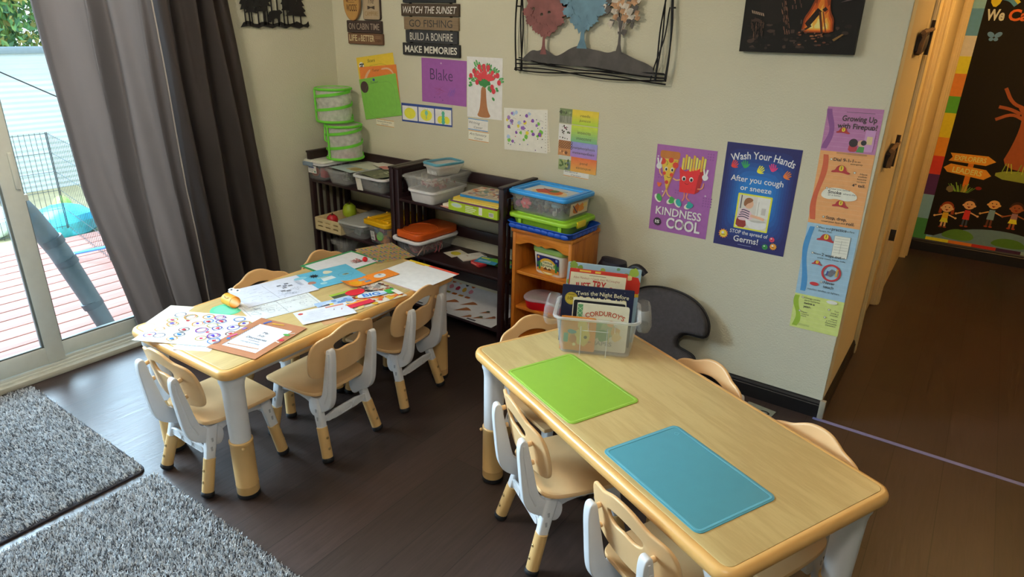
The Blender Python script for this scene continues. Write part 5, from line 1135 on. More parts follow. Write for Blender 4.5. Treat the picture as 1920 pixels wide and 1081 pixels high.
# printed posters
def kindness(a):
    P = '#96589f'; rn = random.Random(4)
    for x0, z0, n in ((.02, .25, 3), (.245, .15, 4), (.24, .36, 3), (.11, .19, 2)):
        for i in range(n):
            for j in range(n): a.rect(x0+.012*i, z0+.012*j, .006, .006, '#824a90')
    # pizza slice and fries walking arm in arm
    a.rect(.020, .345, .095, .034, '#b8702e', .010); a.poly([(.024, .344), (.112, .344), (.066, .196)], '#e8b23c'); a.line([(.112, .344), (.068, .196)], .006, '#b8763a')
    for x, z, r_ in ((.035, .330, .015), (.075, .338, .012), (.098, .318, .014), (.048, .275, .008), (.084, .272, .009), (.064, .235, .009)): a.ell(x, z, r_, '#c93a2a')
    a.line(smooth_poly([(.052, .335), (.062, .325), (.056, .312)], 2, False), .003, '#6a8a2a'); a.line([(.09, .336), (.104, .338)], .003, '#6a8a2a')
    for x in (.055, .084): a.ell(x, .296, .0075, '#f4f0e4', .010); a.ell(x+.001, .294, .0045, '#1a1414', .0065)
    a.line(smooth_poly([(.062, .262), (.072, .256), (.082, .262)], 2, False), .0022, '#5a2a1a')
    a.poly([(.121, .315), (.146, .295), (.186, .318), (.216, .320), (.203, .200), (.130, .200)], '#d8252c'); a.poly([(.216, .320), (.203, .200), (.222, .215), (.240, .318)], '#a81820')
    for k in range(9): a.poly([(.128+.0125*k, .300+.004*(k % 3)), (.137+.0125*k, .300+.004*(k % 3)), (.139+.0125*k, .356+.008*((k*2) % 3)), (.129+.0125*k, .358+.008*((k*2) % 3))], ['#e8c44a', '#d8a838', '#f0d060'][k % 3])
    a.poly(smooth_poly([(.121, .318), (.130, .305), (.150, .296), (.175, .297), (.200, .306), (.216, .322), (.216, .28), (.121, .28)], 1), '#d8252c')
    for x in (.145, .180): a.ell(x, .264, .0095, '#f4f0e4', .011); a.ell(x+.001, .262, .006, '#141012', .0075)
    a.line(smooth_poly([(.152, .244), (.160, .238), (.170, .243)], 2, False), .002, '#7a1014')
    for p, c in (([(.040, .262), (.026, .275), (.024, .296)], '#e0a86a'), ([(.094, .258), (.110, .250), (.128, .256)], '#e0a86a'), ([(.214, .226), (.236, .228), (.240, .256)], '#d88a60'), ([(.066, .20), (.060, .185), (.052, .165)], '#e0a86a'), ([(.068, .20), (.075, .178), (.095, .168)], '#e0a86a'), ([(.155, .20), (.158, .178), (.150, .160)], '#e07a60'), ([(.172, .20), (.165, .178), (.185, .166)], '#e07a60')): a.line(smooth_poly(p, 2, False), .006, c)
    for x, z in ((.020, .306), (.243, .282)):
        a.blob(x, z, .014, '#efe9dc', .08); a.line([(x-.004, z+.01), (x-.010, z+.036)], .008, '#efe9dc'); a.line([(x+.003, z+.01), (x+.008, z+.036)], .008, '#efe9dc')
    for x, z, c, rot in ((.030, .155, '#3a9a48', -.9), (.095, .150, '#3a9a48', .5), (.128, .145, '#2a9a9a', -.9), (.182, .140, '#2a9a98', .5)): a.ell(x, z, .022, '#d8d4c8', .013, rot); a.ell(x+.006, z+.003, .018, c, .012, rot); a.ell(x+.003, z+.012, .010, c)
    a.text('KINDNESS', .138, .080, .036, '#e8e0d2', fit=.222, bold=.025); a.text('COOL', .168, .022, .048, '#e8e0d2', fit=.165, bold=.04)
    for x in (.128, .166): a.ell(x, .046, .003, '#8a7a88', .016)
    a.star(.040, .043, .021, .017, 14, '#201a22'); a.text('IS', .040, .036, .014, '#f0ece2', fit=.022, bold=.04)
    a.poly(smooth_poly([(.030, .205), (.018, .222), (.021, .232), (.030, .227), (.039, .232), (.042, .222)], 1), '#e0652e')
    for x, z in ((.05, .19), (.255, .20), (.02, .165), (.012, .35), (.245, .09)): a.star(x, z, .006, .002, 4, '#e8e0ee')
mk('kindness_poster', .282, .404, '#96589f', 2.165, .7125, 0, 'purple poster reading KINDNESS IS COOL with walking pizza and fries', 'poster', kindness)
def hand_print(a, x, z, s_, c, rot):
    p = lambda u, v: (x+s_*(u*math.cos(rot)-v*math.sin(rot)), z+s_*(u*math.sin(rot)+v*math.cos(rot)))
    a.poly(smooth_poly([p(-.4, -.5), p(.4, -.5), p(.5, .2), p(-.5, .25)], 2), c)
    for u, v, L in ((-.42, .2, .75), (-.15, .3, .9), (.14, .3, .88), (.42, .2, .7)): a.line([p(u, v-.2), p(u*1.5, v+L)], s_*.22, c)
    a.line([p(.4, -.3), p(.95, .25)], s_*.24, c)
def wash(a):
    for k in range(9): w_ = .300-.020*k; h_ = .44-.036*k; a.rect(.1545-w_/2, .225-h_/2+.01, w_, h_, hexmix('#171a5c', '#0e72c0', k/8), .05)
    a.text('Wash Your Hands', .158, .400, .030, '#ecebe6', fit=.262, bold=.018, arc=.42)
    for x, z, c, rot in ((.040, .362, '#d8382e', -.5), (.090, .366, '#2f9a52', .3), (.152, .352, '#f0d22c', -.6), (.206, .366, '#d8387a', .2), (.262, .345, '#e8722e', -.8)): hand_print(a, x, z, .020, c, rot)
    a.text('After you cough', .148, .298, .024, '#e8eef2', fit=.222, bold=.015); a.text('or sneeze', .150, .262, .022, '#e8eef2', fit=.132, bold=.015)
    a.rect(.080, .090, .146, .158, '#e8d63a', .004); a.rect(.087, .097, .132, .144, '#cbc7be')
    a.rect(.165, .150, .054, .091, '#d8d4cc'); a.rect(.188, .165, .018, .03, '#b8b4ac'); a.rect(.095, .18, .004, .06, '#3a3a40'); a.rect(.172, .15, .0015, .07, '#9a968e')
    a.poly(smooth_poly([(.087, .097), (.087, .135), (.100, .150), (.125, .140), (.135, .097)], 1), '#8a2c28')
    a.poly(smooth_poly([(.090, .130), (.094, .165), (.108, .185), (.130, .182), (.150, .165), (.160, .150), (.150, .135), (.12, .128)], 2), '#d8b8c0')
    for k in range(4): a.line(smooth_poly([(.092+.004*k, .140+.011*k), (.112, .148+.010*k), (.140, .140+.010*k)], 2, False), .004, '#2a2a48')
    a.line([(.145, .155), (.185, .150), (.205, .145)], .012, '#d8a88a'); a.ell(.132, .205, .019, '#d8a88a', .021); a.poly(smooth_poly([(.108, .20), (.112, .225), (.130, .234), (.150, .226), (.142, .214), (.124, .205), (.118, .19)], 2), '#8a5a38')
    a.poly(smooth_poly([(.122, .140), (.150, .128), (.219, .135), (.219, .110), (.190, .098), (.150, .098), (.135, .115)], 2), '#e6e4de'); a.poly(smooth_poly([(.140, .134), (.160, .126), (.215, .132), (.21, .14), (.165, .136)], 2), '#b4b2ac')
    a.text('STOP the spread of', .150, .066, .016, '#dfe6f2', fit=.165, bold=.012); a.text('Germs!', .142, .030, .026, '#e6f0f6', fit=.108, bold=.018)
    for x, z, r_, c, c2 in ((.040, .054, .020, '#e87a2e', '#f0c03a'), (.252, .066, .011, '#d83a5a', '#f08a9a'), (.228, .028, .012, '#2f8a42', '#8ac86a'), (.262, .036, .014, '#e8922e', '#f4c45a')): a.star(x, z, r_*1.15, r_*.85, 12, c); a.ell(x, z, r_*.8, c2 if r_ > .015 else c); a.ell(x-.003, z+.004, r_*.28, '#f4f0e8'); a.line([(x-.4*r_, z-.25*r_), (x+.4*r_, z-.25*r_)], .002, '#2a1a1a')
    a.rect(.04, .058, .001, .001, '#e8b03a'); a.lines(.11, .016, .06, 1, .004, .0018, '#8a94c0', 0)
mk('hand_washing_poster', .310, .459, '#191b5e', 2.4845, .7045, 0, 'blue poster reading Wash Your Hands with a child at a sink', 'poster', wash)
def helmet(a, x, z, s_): 
    a.poly(smooth_poly([(x-s_, z), (x-.9*s_, z+.25*s_), (x-.6*s_, z+.3*s_), (x-.45*s_, z+.75*s_), (x, z+.95*s_), (x+.45*s_, z+.72*s_), (x+.6*s_, z+.25*s_), (x+s_, z+.12*s_), (x+.9*s_, z-.1*s_), (x, z+.12*s_)], 2), '#a83034'); a.poly(smooth_poly([(x-.2*s_, z+.25*s_), (x-.22*s_, z+.75*s_), (x+.05*s_, z+.9*s_), (x+.28*s_, z+.7*s_), (x+.22*s_, z+.25*s_)], 1), '#d8b838'); a.text('1', x+.02*s_, z+.4*s_, .35*s_, '#2a2018', bold=.02)
def chart(a):
    W_ = a.w; K = '#33302e'
    for z0, z1, c, c2 in ((.773, .943, '#a9709f', '#7f4a86'), (.475, .773, '#d69a62', '#c05a3a'), (.158, .475, '#93b4c8', '#3f86bc'), (0, .158, '#c3cf78', '#8fae2e')):
        a.rect(0, z0, W_, z1-z0, c)
        n = int((z1-z0)/.018)
        for k in range(1, n): a.rect(.002, z0+(z1-z0)*k/n, W_-.004, .0007, hexmix(c, '#ffffff', .25))
        P_ = [(.018+.010*math.sin(5.5*u+z0*7), z0+(z1-z0)*(.05+.90*u), .006+.007*math.sin(math.pi*min(1, u*1.15))+.004*math.cos(7*u)) for u in [i/28 for i in range(29)]]
        a.poly([(x-h_, z) for x, z, h_ in P_]+[(x+h_, z) for x, z, h_ in P_[::-1]], c2)
    a.text('Growing Up', .120, .893, .020, K, fit=.122, bold=.025); a.text('with Firepup!', .116, .865, .019, K, fit=.140, bold=.025); a.lines(.07, .925, .1, 1, .01, .002, '#6a4a68', 0)
    a.rect(.150, .782, .035, .082, '#b88ab8'); a.rect(.158, .81, .02, .03, '#c8b48a'); a.poly(smooth_poly([(.098, .778), (.10, .805), (.115, .815), (.130, .800), (.130, .778)], 1), '#a83a44'); a.ell(.114, .812, .016, '#2c2228'); a.ell(.142, .812, .013, '#c8a088'); a.ell(.150, .815, .010, '#2a2a30'); a.poly([(.128, .778), (.136, .80), (.155, .80), (.155, .778)], '#4a8a4a')
    helmet(a, .070, .845, .026); a.lines(.06, .770, .11, 2, .004, .0012, '#7a5a50', 0)
    def cb(x, z): a.rect(x, z, .008, .008, '#5a504a'); a.rect(x+.001, z+.001, .006, .006, '#e8dcc8')
    cb(.042, .738); a.text('Dial 9-1-1', .054, .737, .012, K, 'l', fit=.072, bold=.02); a.text('in an', .132, .738, .006, K, 'l', fit=.02); a.text('emergency.', .118, .728, .006, K, 'l', fit=.045)
    helmet(a, .088, .690, .036); cb(.135, .694)
    for i, s_ in enumerate(('Have', 'visible', 'house', 'numbers')): a.text(s_, .185, .692-.010*i, .0065, K, 'r', fit=.032 if i else .026)
    a.text('4" tall.', .186, .644, .011, K, 'r', fit=.048, bold=.02)
    a.poly(smooth_poly([(.030, .590), (.036, .615), (.055, .628), (.09, .632), (.14, .625), (.165, .608), (.165, .590), (.13, .580), (.09, .588), (.06, .580)], 2), '#dcd8c8'); cb(.045, .622); a.text('Crawl low below', .058, .622, .0065, K, 'l', fit=.078); a.text('Smoke', .056, .606, .013, K, 'l', fit=.050, bold=.03); a.text('where the', .112, .607, .0065, K, 'l', fit=.046); a.text('air is better.', .058, .597, .0065, K, 'l', fit=.05)
    helmet(a, .110, .555, .032); cb(.052, .503); a.text('Stop, drop,', .066, .501, .012, K, 'l', fit=.078, bold=.02); a.text('cover your face and', .050, .487, .0068, K, 'l', fit=.09); a.text('roll.', .145, .486, .012, K, 'l', fit=.030, bold=.02)
    cb(.036, .458); a.text('Plan and', .048, .457, .0075, K, 'l', fit=.044); a.text('practice', .096, .456, .012, K, 'l', fit=.056, bold=.02); a.text('a Fire', .155, .457, .0068, K, 'l', fit=.026); a.text('Escape Plan.', .048, .444, .0068, K, 'l', fit=.052)
    helmet(a, .080, .405, .036); a.rect(.112, .345, .060, .092, '#5a5a5a'); a.rect(.1128, .3458, .0584, .0904, '#d8d6c8')
    for k in range(6): a.line([(.117, .425-.012*k), (.168, .427-.012*k)], .0009, '#8a8a80')
    a.line([(.14, .36), (.142, .42)], .0009, '#8a8a80')
    cb(.036, .345); a.text('Know', .048, .344, .0075, K, 'l', fit=.026); a.text('2 ways out', .076, .342, .012, K, 'l', fit=.076, bold=.02); a.text('of', .156, .343, .007, K, 'l', fit=.009); a.text('every room. Never hide.', .062, .329, .0068, K, 'l', fit=.108)
    a.ring(.125, .275, .038, .008, '#b83034'); a.poly([(.10, .262), (.125, .292), (.145, .285), (.125, .258)], '#6a6a70'); a.line([(.145, .262), (.147, .295)], .008, '#c8a04a'); a.line([(.108, .262), (.112, .282)], .006, '#3a4a8a')
    helmet(a, .064, .300, .022); a.ell(.068, .215, .018, '#b82c34', .008)
    cb(.090, .225); a.text('Never', .104, .224, .012, K, 'l', fit=.042, bold=.02); a.text('touch', .104, .206, .012, K, 'l', fit=.040, bold=.02); a.text('matches, candles, or lighters.', .045, .186, .0068, K, 'l', fit=.128)
    cb(.030, .142); a.text('Change smoke', .042, .142, .0068, K, 'l', fit=.062); a.text('alarm batteries', .042, .131, .0068, K, 'l', fit=.062); a.text('twice a', .042, .117, .0105, K, 'l', fit=.044, bold=.02); a.text('year.', .042, .101, .0105, K, 'l', fit=.030, bold=.02)
    a.ell(.150, .148, .022, '#d8d8cc', .008); cb(.026, .078); [a.text(s_, .038, .076-.009*i, .0062, K, 'l', fit=f) for i, (s_, f) in enumerate((('Never', .026), ('remove', .032), ('them.', .024)))]
    cb(.140, .110); [a.text(s_, .184, .108-.010*i, .0068, K, 'r', fit=f) for i, (s_, f) in enumerate((('Test', .018), ('once a', .030), ('month.', .032)))]
    cb(.130, .072); [a.text(s_, .184, .070-.010*i, .0068, K, 'r', fit=f) for i, (s_, f) in enumerate((('Have', .024), ('a Carbon', .042), ('Monoxide', .044), ('Detector.', .042)))]
    a.lines(.03, .022, .05, 2, .005, .0015, '#9aa860', 0)
mk('growth_chart', .197, .943, '#c8a0a8', 2.875, .400, 1.15, 'tall fire safety growth chart reading Growing Up with Firepup', 'growth chart', chart)

# rustic plates on the hall wall
def rustic(y0, y1, z0, z1, label, seed):
    rn = random.Random(seed); t = empty('rustic_wall_plate', (XR, (y0+y1)/2, (z0+z1)/2), 0, label, 'wall plate', 'rustic bark wall plates beside the hall door'); wy, hz = (y1-y0), (z1-z0)
    o = smooth_poly([(-wy/2+rn.uniform(0, .02), -hz/2), (0, -hz/2+rn.uniform(-.01, .01)), (wy/2-rn.uniform(0, .03), -hz/2+.02), (wy/2, 0), (wy/2-rn.uniform(0, .02), hz/2), (0, hz/2-rn.uniform(0, .02)), (-wy/2, hz/2-.03), (-wy/2+.01, 0)], 2)
    T = Matrix(((0, 0, 1, .001), (1, 0, 0, 0), (0, 1, 0, 0), (0, 0, 0, 1)))
    b = MB(); b.slab(o, .018, MT('dark_bark', '#33241a', .8, amt=.4, scale=18, bump=.6, bscale=30), .004, T=T); b.build('bark_plate', t)
    b = MB(); b.slab([(x*.45+.01, y*.55) for x, y in o], .006, MT('charcoal_insert', '#2c2926', .6, amt=.3, scale=20), .002, T=T @ Matrix.Translation((0, 0, .018))); b.build('plate_insert', t)
    b = MB(); b.tube([(.02, -wy/2+.01, -hz/2+.01), (.024, -wy/2+.02, hz/2-.02)], .010, MT('light_bark', '#7a5836', .8, amt=.3), 8); b.tube([(.02, -wy/2, hz/2-.02), (.024, wy/2+.02, hz/2-.005)], .009, MATS['light_bark'], 8); b.tube([(.022, wy/2-.02, -hz/2), (.022, wy/2-.005, hz/2+.03)], .008, MATS['dark_bark'], 8); b.build('twig_border', t)
rustic(.34, .66, 1.53, 1.64, 'upper dark bark plate on the yellow hall wall', 1); rustic(.20, .34, 1.09, 1.19, 'lower dark bark plate on the yellow hall wall above the growth chart side', 2)

# printed cloth backdrop at the hall end
def backdrop(a):
    rn = random.Random(12); X = lambda x: x-3.10; Z = lambda z: z-.09
    cols = ['#3f7f4a', '#6f9ab0', '#4a2a58', '#b83a30', '#d8802e', '#d8b42e', '#4f9a3a', '#d87a3a', '#e0c03a', '#c8c8bc', '#5a90b8', '#7fb0c8']
    zz = [0, .17, .36, .52, .66, .80, .98, 1.10, 1.26, 1.38, 1.52, 1.70, 2.0]
    for c, z0, z1 in zip(cols, zz, zz[1:]): a.rect(0, z0, .10, z1-z0, c)
    F = '#15130f'; a.rect(X(3.185), .045, 1.30, 1.95, F)
    for k, c in enumerate(('#d8c02e', '#c8702e', '#a8302a', '#3a2440', '#7f9a98')): a.rect(.10+.155*k, .0, .155, .03, c)
    cx, cz, rr = X(3.66), Z(-.55), .80
    p = [(cx+rr*math.cos(R(d)), cz+rr*math.sin(R(d))) for d in range(30, 151, 4)]; p = [(x, max(z, .031)) for x, z in p if z > .03]
    a.poly(p+[(p[-1][0], .031), (p[0][0], .031)], '#5f7d86')
    a.poly(smooth_poly([(X(3.28), Z(.15)), (X(3.36), Z(.215)), (X(3.46), Z(.215)), (X(3.52), Z(.17)), (X(3.48), Z(.13)), (X(3.36), Z(.13))], 2), '#4f7a34'); a.poly(smooth_poly([(X(3.60), Z(.13)), (X(3.66), Z(.20)), (X(3.80), Z(.20)), (X(3.86), Z(.13))], 2), '#4a7430')
    for x, z0, h, sk, hr, sh, pt, bald in ((3.29, .215, .20, '#e0a070', '#8a3a20', '#e8a030', '#e8c83a', 0), (3.425, .245, .22, '#d89a6a', '#241a1a', '#b83030', '#3a4450', 0), (3.575, .27, .225, '#d8985a', '#d8985a', '#6a8a98', '#5a3428', 1), (3.715, .28, .20, '#8a5030', '#3a241c', '#8a6a6a', '#c8c030', 0)):
        x = X(x); z = Z(z0); s_ = h/.21
        for sg in (-1, 1): a.line([(x+sg*.012, z), (x+sg*.010, z+.06*s_)], .013, pt if pt == '#3a4450' or bald else sk); a.ell(x+sg*.015, z, .012, '#8a3a24', .006); a.line([(x+sg*.02, z+.105*s_), (x+sg*.068, z+.085*s_)], .009, sk); a.ell(x+sg*.07, z+.085*s_, .008, sk)
        a.poly([(x-.022, z+.05*s_), (x+.022, z+.05*s_), (x+.018, z+.12*s_), (x-.018, z+.12*s_)], sh)
        if pt in ('#e8c83a', '#c8c030'): a.poly([(x-.028, z+.04*s_), (x+.028, z+.04*s_), (x+.018, z+.075*s_), (x-.018, z+.075*s_)], pt)
        if not bald: a.ell(x, z+.168*s_, .042, hr, .042)
        if hr == '#8a3a20': a.line([(x-.038, z+.17*s_), (x-.04, z+.11*s_)], .02, hr); a.line([(x+.038, z+.17*s_), (x+.042, z+.11*s_)], .02, hr)
        a.ell(x, z+.158*s_, .036, sk, .033); a.ell(x-.036, z+.155*s_, .008, sk); a.ell(x+.036, z+.155*s_, .008, sk)
        for sg in (-1, 1): a.ell(x+sg*.013, z+.165*s_, .004, '#2a1a14')
        a.poly([(x-.012, z+.148*s_), (x+.012, z+.148*s_), (x, z+.136*s_)], '#7a2018')
    O = '#d8862e'; a.rect(X(3.345), Z(.50), .035, .22, '#b86a24'); a.poly([(X(3.215), Z(.785)), (X(3.455), Z(.785)), (X(3.51), Z(.750)), (X(3.455), Z(.715)), (X(3.215), Z(.725)), (X(3.235), Z(.755))], O); a.poly([(X(3.195), Z(.672)), (X(3.235), Z(.705)), (X(3.465), Z(.685)), (X(3.505), Z(.645)), (X(3.465), Z(.612)), (X(3.225), Z(.64))], O)
    a.text('EXPLORERS', X(3.35), Z(.735), .034, '#e8c070', fit=.20, bold=.03); a.text('LEADERS', X(3.35), Z(.640), .038, '#e8c070', fit=.19, bold=.03, rot=-.06)
    for k in range(12): a.line([(X(3.35)+.008*(k-6), Z(.50)), (X(3.35)+.016*(k-6), Z(.54+.03*rn.random()))], .006, rn.choice(['#5f8a34', '#7aa83e', '#486a28']))
    a.blob(X(3.275), Z(.515), .025, '#6a6448', .2); a.ell(X(3.45), Z(.545), .020, '#7a2420', .013); a.poly(smooth_poly([(X(3.50), Z(.665)), (X(3.60), Z(.70)), (X(3.80), Z(.70)), (X(4.2), Z(.68)), (X(4.2), Z(.62)), (X(3.6), Z(.62))], 1), '#7a8a3a')
    a.poly(smooth_poly([(X(3.53), Z(.70)), (X(3.58), Z(.90)), (X(3.59), Z(1.08)), (X(3.53), Z(1.16)), (X(3.60), Z(1.14)), (X(3.66), Z(1.45)), (X(3.95), Z(1.45)), (X(3.95), Z(.70))], 2), '#8a4a2c')
    for q in ([(3.60, 1.06), (3.52, 1.10), (3.43, 1.05)], [(3.58, 1.14), (3.50, 1.17), (3.44, 1.27)], [(3.60, 1.2), (3.55, 1.28), (3.53, 1.38)], [(3.57, 1.10), (3.5, 1.13), (3.43, 1.14)]): a.line(smooth_poly([(X(x), Z(z)) for x, z in q], 2, False), .022, '#8a4a2c')
    for k in range(9): x = X(3.56+.03*k); a.line([(x, Z(.68)), (x+rn.uniform(-.02, .02), Z(.75))], .006, rn.choice(['#9aa83e', '#b8b84a', '#6f8a34']))
    a.text('We', X(3.205), Z(1.715), .068, '#b8c0b8', 'l', fit=.108, bold=.05); a.text('Can', X(3.335), Z(1.715), .068, '#e0602e', 'l', fit=.16, bold=.05)
    a.poly(smooth_poly([(X(3.24), Z(1.79)), (X(3.205), Z(1.84)), (X(3.22), Z(1.90)), (X(3.27), Z(1.90)), (X(3.275), Z(1.83))], 1), '#e0b42e'); a.line(smooth_poly([(X(3.26), Z(1.86)), (X(3.32), Z(1.85)), (X(3.36), Z(1.81))], 2, False), .025, '#4f86a8'); a.line(smooth_poly([(X(3.265), Z(1.88)), (X(3.33), Z(1.87)), (X(3.375), Z(1.825))], 2, False), .02, '#d8b83a'); a.ell(X(3.37), Z(1.92), .05, '#6aa890', .03)
    for sg in (-1, 1): a.ell(X(3.285)+sg*.022, Z(1.62), .024, '#5a84b0', .016, sg*.6); a.ell(X(3.285)+sg*.014, Z(1.59), .014, '#5a84b0', .012)
a = Art(1.30, 2.0, '#6f9ab0', t=.001, rough=.75, tone=(1.6, 0)); backdrop(a)
o = put(a, 'printed_backdrop', Matrix.Translation((3.10, YE-.006, .09)) @ Matrix.Rotation(R(90), 4, 'X'), 'printed cloth backdrop of children under a tree at the hall end', 'backdrop')
# tape across the floor
b = MB(); b.box((3.60, -.022, .0006), (1.1, .022, .001), MT('lavender_tape', '#7d7fb4', .6)); thing(b, 'floor_tape', 'lavender tape strip on the dark floor from the wall corner', 'tape', smooth=False)
# ------------------------------------------------------------------ papers on the left table
Z0 = HT2+.0009
GP_ = 'loose papers on the left table'
def rings_sheet(a):
    rn = random.Random(31); C = ['#4a2f9a', '#c8702e', '#5a5a6a', '#3f6ab0', '#a8942a', '#a84a80', '#c08a30', '#6a4a50']
    pts = []
    for k in range(260):
        x, y = rn.uniform(.03, .33), rn.uniform(.028, .232)
        if all(math.hypot(x-p[0], y-p[1]) > .034 for p in pts): pts.append((x, y))
    for i, (x, y) in enumerate(pts):
        c = C[i % 8]; r_ = rn.uniform(.017, .023)
        if i % 5 != 3: a.ring(x, y, r_, .0036, c, r_*rn.uniform(.85, 1))
        if i % 4 == 1: a.ring(x+.006, y-.004, r_*1.1, .003, C[(i+3) % 8])
        if i % 3 != 2:
            for k in range(5): a.blob(x+rn.uniform(-.004, .004), y+rn.uniform(-.003, .003), .005, ['#c82a4a', '#5236b8', '#1f76c8', '#b82a3a'][i % 4], .4, 8)
        else: a.line([(x-.006, y), (x+.006, y+.004)], .002, '#d87a70')
loose('brown_slip', .09, .05, '#c89a70', 1.502, -1.395, Z0, 70, 'light brown slip peeking out under the music note sheet', 'paper')
loose('clear_sheet', .10, .17, '#cfc8b8', .975, -1.745, Z0, 30, 'thin beige sheet sticking out behind the circles drawing', 'paper')
loose('scribble_sheet', .14, .10, '#dfe8ee', 1.285, -1.82, Z0, 30, 'pale sheet peeking out under the circles drawing at the table edge', 'paper', lambda a: [a.line([(.02+.02*k, .02), (.035+.02*k, .04)], .003, '#9ab8d0') for k in range(3)])
loose('circle_drawing', .36, .262, '#e4eae6', 1.178, -1.746, Z0+.0016, 27.5, 'white sheet of crayon circles overhanging the near table corner', 'drawing', rings_sheet)
def disc(a):
    W_, H_ = a.w, a.h
    for k in range(14): a.rect(.003, H_*k/14, W_-.006, .0012, hexmix('#a8704e', '#c08a66', random.random()))
    a.rect(.035, .035, .15, .19, '#e2e6f2')
    for k in range(17): a.ring(.035, .045+.0105*k, .0045, .0013, '#5a5a66')
    K = '#4a4a56'; a.text('My', .112, .165, .013, K, fit=.025); a.text('July', .112, .142, .013, K, fit=.030); a.text('Discoveries', .112, .116, .014, K, fit=.090); a.lines(.09, .103, .05, 1, .01, .003, '#8a8a98', 0); a.text('Learning & Growing', .112, .085, .009, '#6a6a78', fit=.085, shear=.2)
    a.line([(.045, .052), (.175, .062)], .006, '#c89878'); a.line([(.045, .052), (.052, .0525)], .004, '#4a4038')
    a.line([(.045, .232), (.058, .262)], .011, '#4a62a8'); a.line([(.075, .245), (.125, .252)], .007, '#d8a838'); a.line([(.012, .09), (.020, .125)], .010, '#d85a8a'); a.rect(.006, .16, .012, .02, '#8a70b0')
    a.blob(.188, .19, .014, '#5aa04a', .3, 9, .008); a.blob(.198, .15, .010, '#c83a48', .2); a.line([(.185, .135), (.205, .13)], .005, '#e8e0d4'); a.line([(.19, .205), (.206, .215)], .004, '#e8e0d4')
loose('discoveries_cover', .214, .272, '#b47a56', 1.411, -1.662, Z0+.0034, 13, 'brown cover sheet reading My July Discoveries', 'cover sheet', disc)
def wk1(a):
    K = '#6a6e7c'; a.line([(.02, .10), (.135, .10), (.135, .19)], .0012, K); a.line([(.135, .10), (.135, .01)], .0012, K); 
    rn = random.Random(8)
    for k in range(26): x, y = rn.uniform(.02, .20), rn.uniform(.015, .20); a.line([(x, y), (x+rn.uniform(.006, .02), y)], .0014, rn.choice(['#9aa0ae', '#7a808e', '#b0b6c2']))
    for x, y in ((.19, .10), (.20, .12), (.22, .11), (.18, .135), (.215, .14), (.17, .07), (.19, .06)): a.rect(x, y, .018, .012, '#5a5e6a'); a.rect(x+.002, y+.002, .014, .003, '#b8bcc8')
    for k in range(22): a.ring(rn.uniform(.16, .25), rn.uniform(.02, .09), rn.uniform(.004, .010), .001, '#a0a6b4')
    a.lines(.262, .15, .02, 6, .012, .004, '#b0b6c4', .2)
def wk2(a):
    K = '#70747e'; a.line(rrect(.20, .265, .003, 2, .108, .143), .0012, K, True); a.line([(.008, .143), (.208, .143)], .0012, K); a.line([(.108, .012), (.108, .275)], .0012, K); rn = random.Random(6)
    for k in range(30): a.ring(rn.uniform(.025, .195), rn.uniform(.03, .26), rn.uniform(.004, .016), .001, '#a8aeb6')
    for k in range(26): x, y = rn.uniform(.03, .18), rn.uniform(.03, .25); a.poly([(x, y), (x+.008, y+.002), (x+.003, y+.007)], '#a4aab4')
loose('line_worksheet', .216, .287, '#dde2e2', 1.212, -1.425, Z0+.0008, -15, 'white worksheet of line drawings in a four part grid', 'worksheet', wk2)
loose('leaf_worksheet', .305, .218, '#d9deec', 1.078, -1.352, Z0+.0024, 78, 'bluish white worksheet lying uppermost near the curtain side', 'worksheet', wk1)
def mus(a): a.ell(.022, .098, .010, '#c8504a', .009); a.rect(.125, .104, .075, .013, '#cf8a78'); a.lines(.045, .10, .08, 3, .010, .0014, '#b0b6c4'); a.lines(.012, .075, .11, 7, .009, .0012, '#b4bac8'); [a.line([(x, y), (x+.003, y+.014), (x+.010, y+.012)], .0014, c) for x, y, c in ((.150, .075, '#5a5a66'), (.178, .065, '#b83a4a'), (.200, .08, '#8a8a96'))]; a.ell(.148, .074, .003, '#5a5a66'); a.ell(.176, .064, .003, '#b83a4a')
loose('music_sheet', .214, .124, '#e0e3ee', 1.432, -1.376, Z0+.0046, 69.5, 'white half sheet with a red dot and music notes', 'sheet', mus)
def pcl(a): busy(a, ['#8ab0dc', '#6a90c8', '#c8d8ec', '#5a80c0', '#d8c88a'], 26, .005, .014); a.poly([(.0, .045), (.05, .035), (.05, .065), (.0, .055)], '#4a4450'); a.rect(.05, .038, .016, .026, '#e0c82e'); a.poly([(0, .045), (-.018, .05), (0, .055)], '#c08a60')
loose('pencil_card', .155, .10, '#a9c4e4', 1.395, -1.285, Z0+.0030, 72, 'blue patterned card with a dark pencil picture beside the magazine', 'card', pcl)
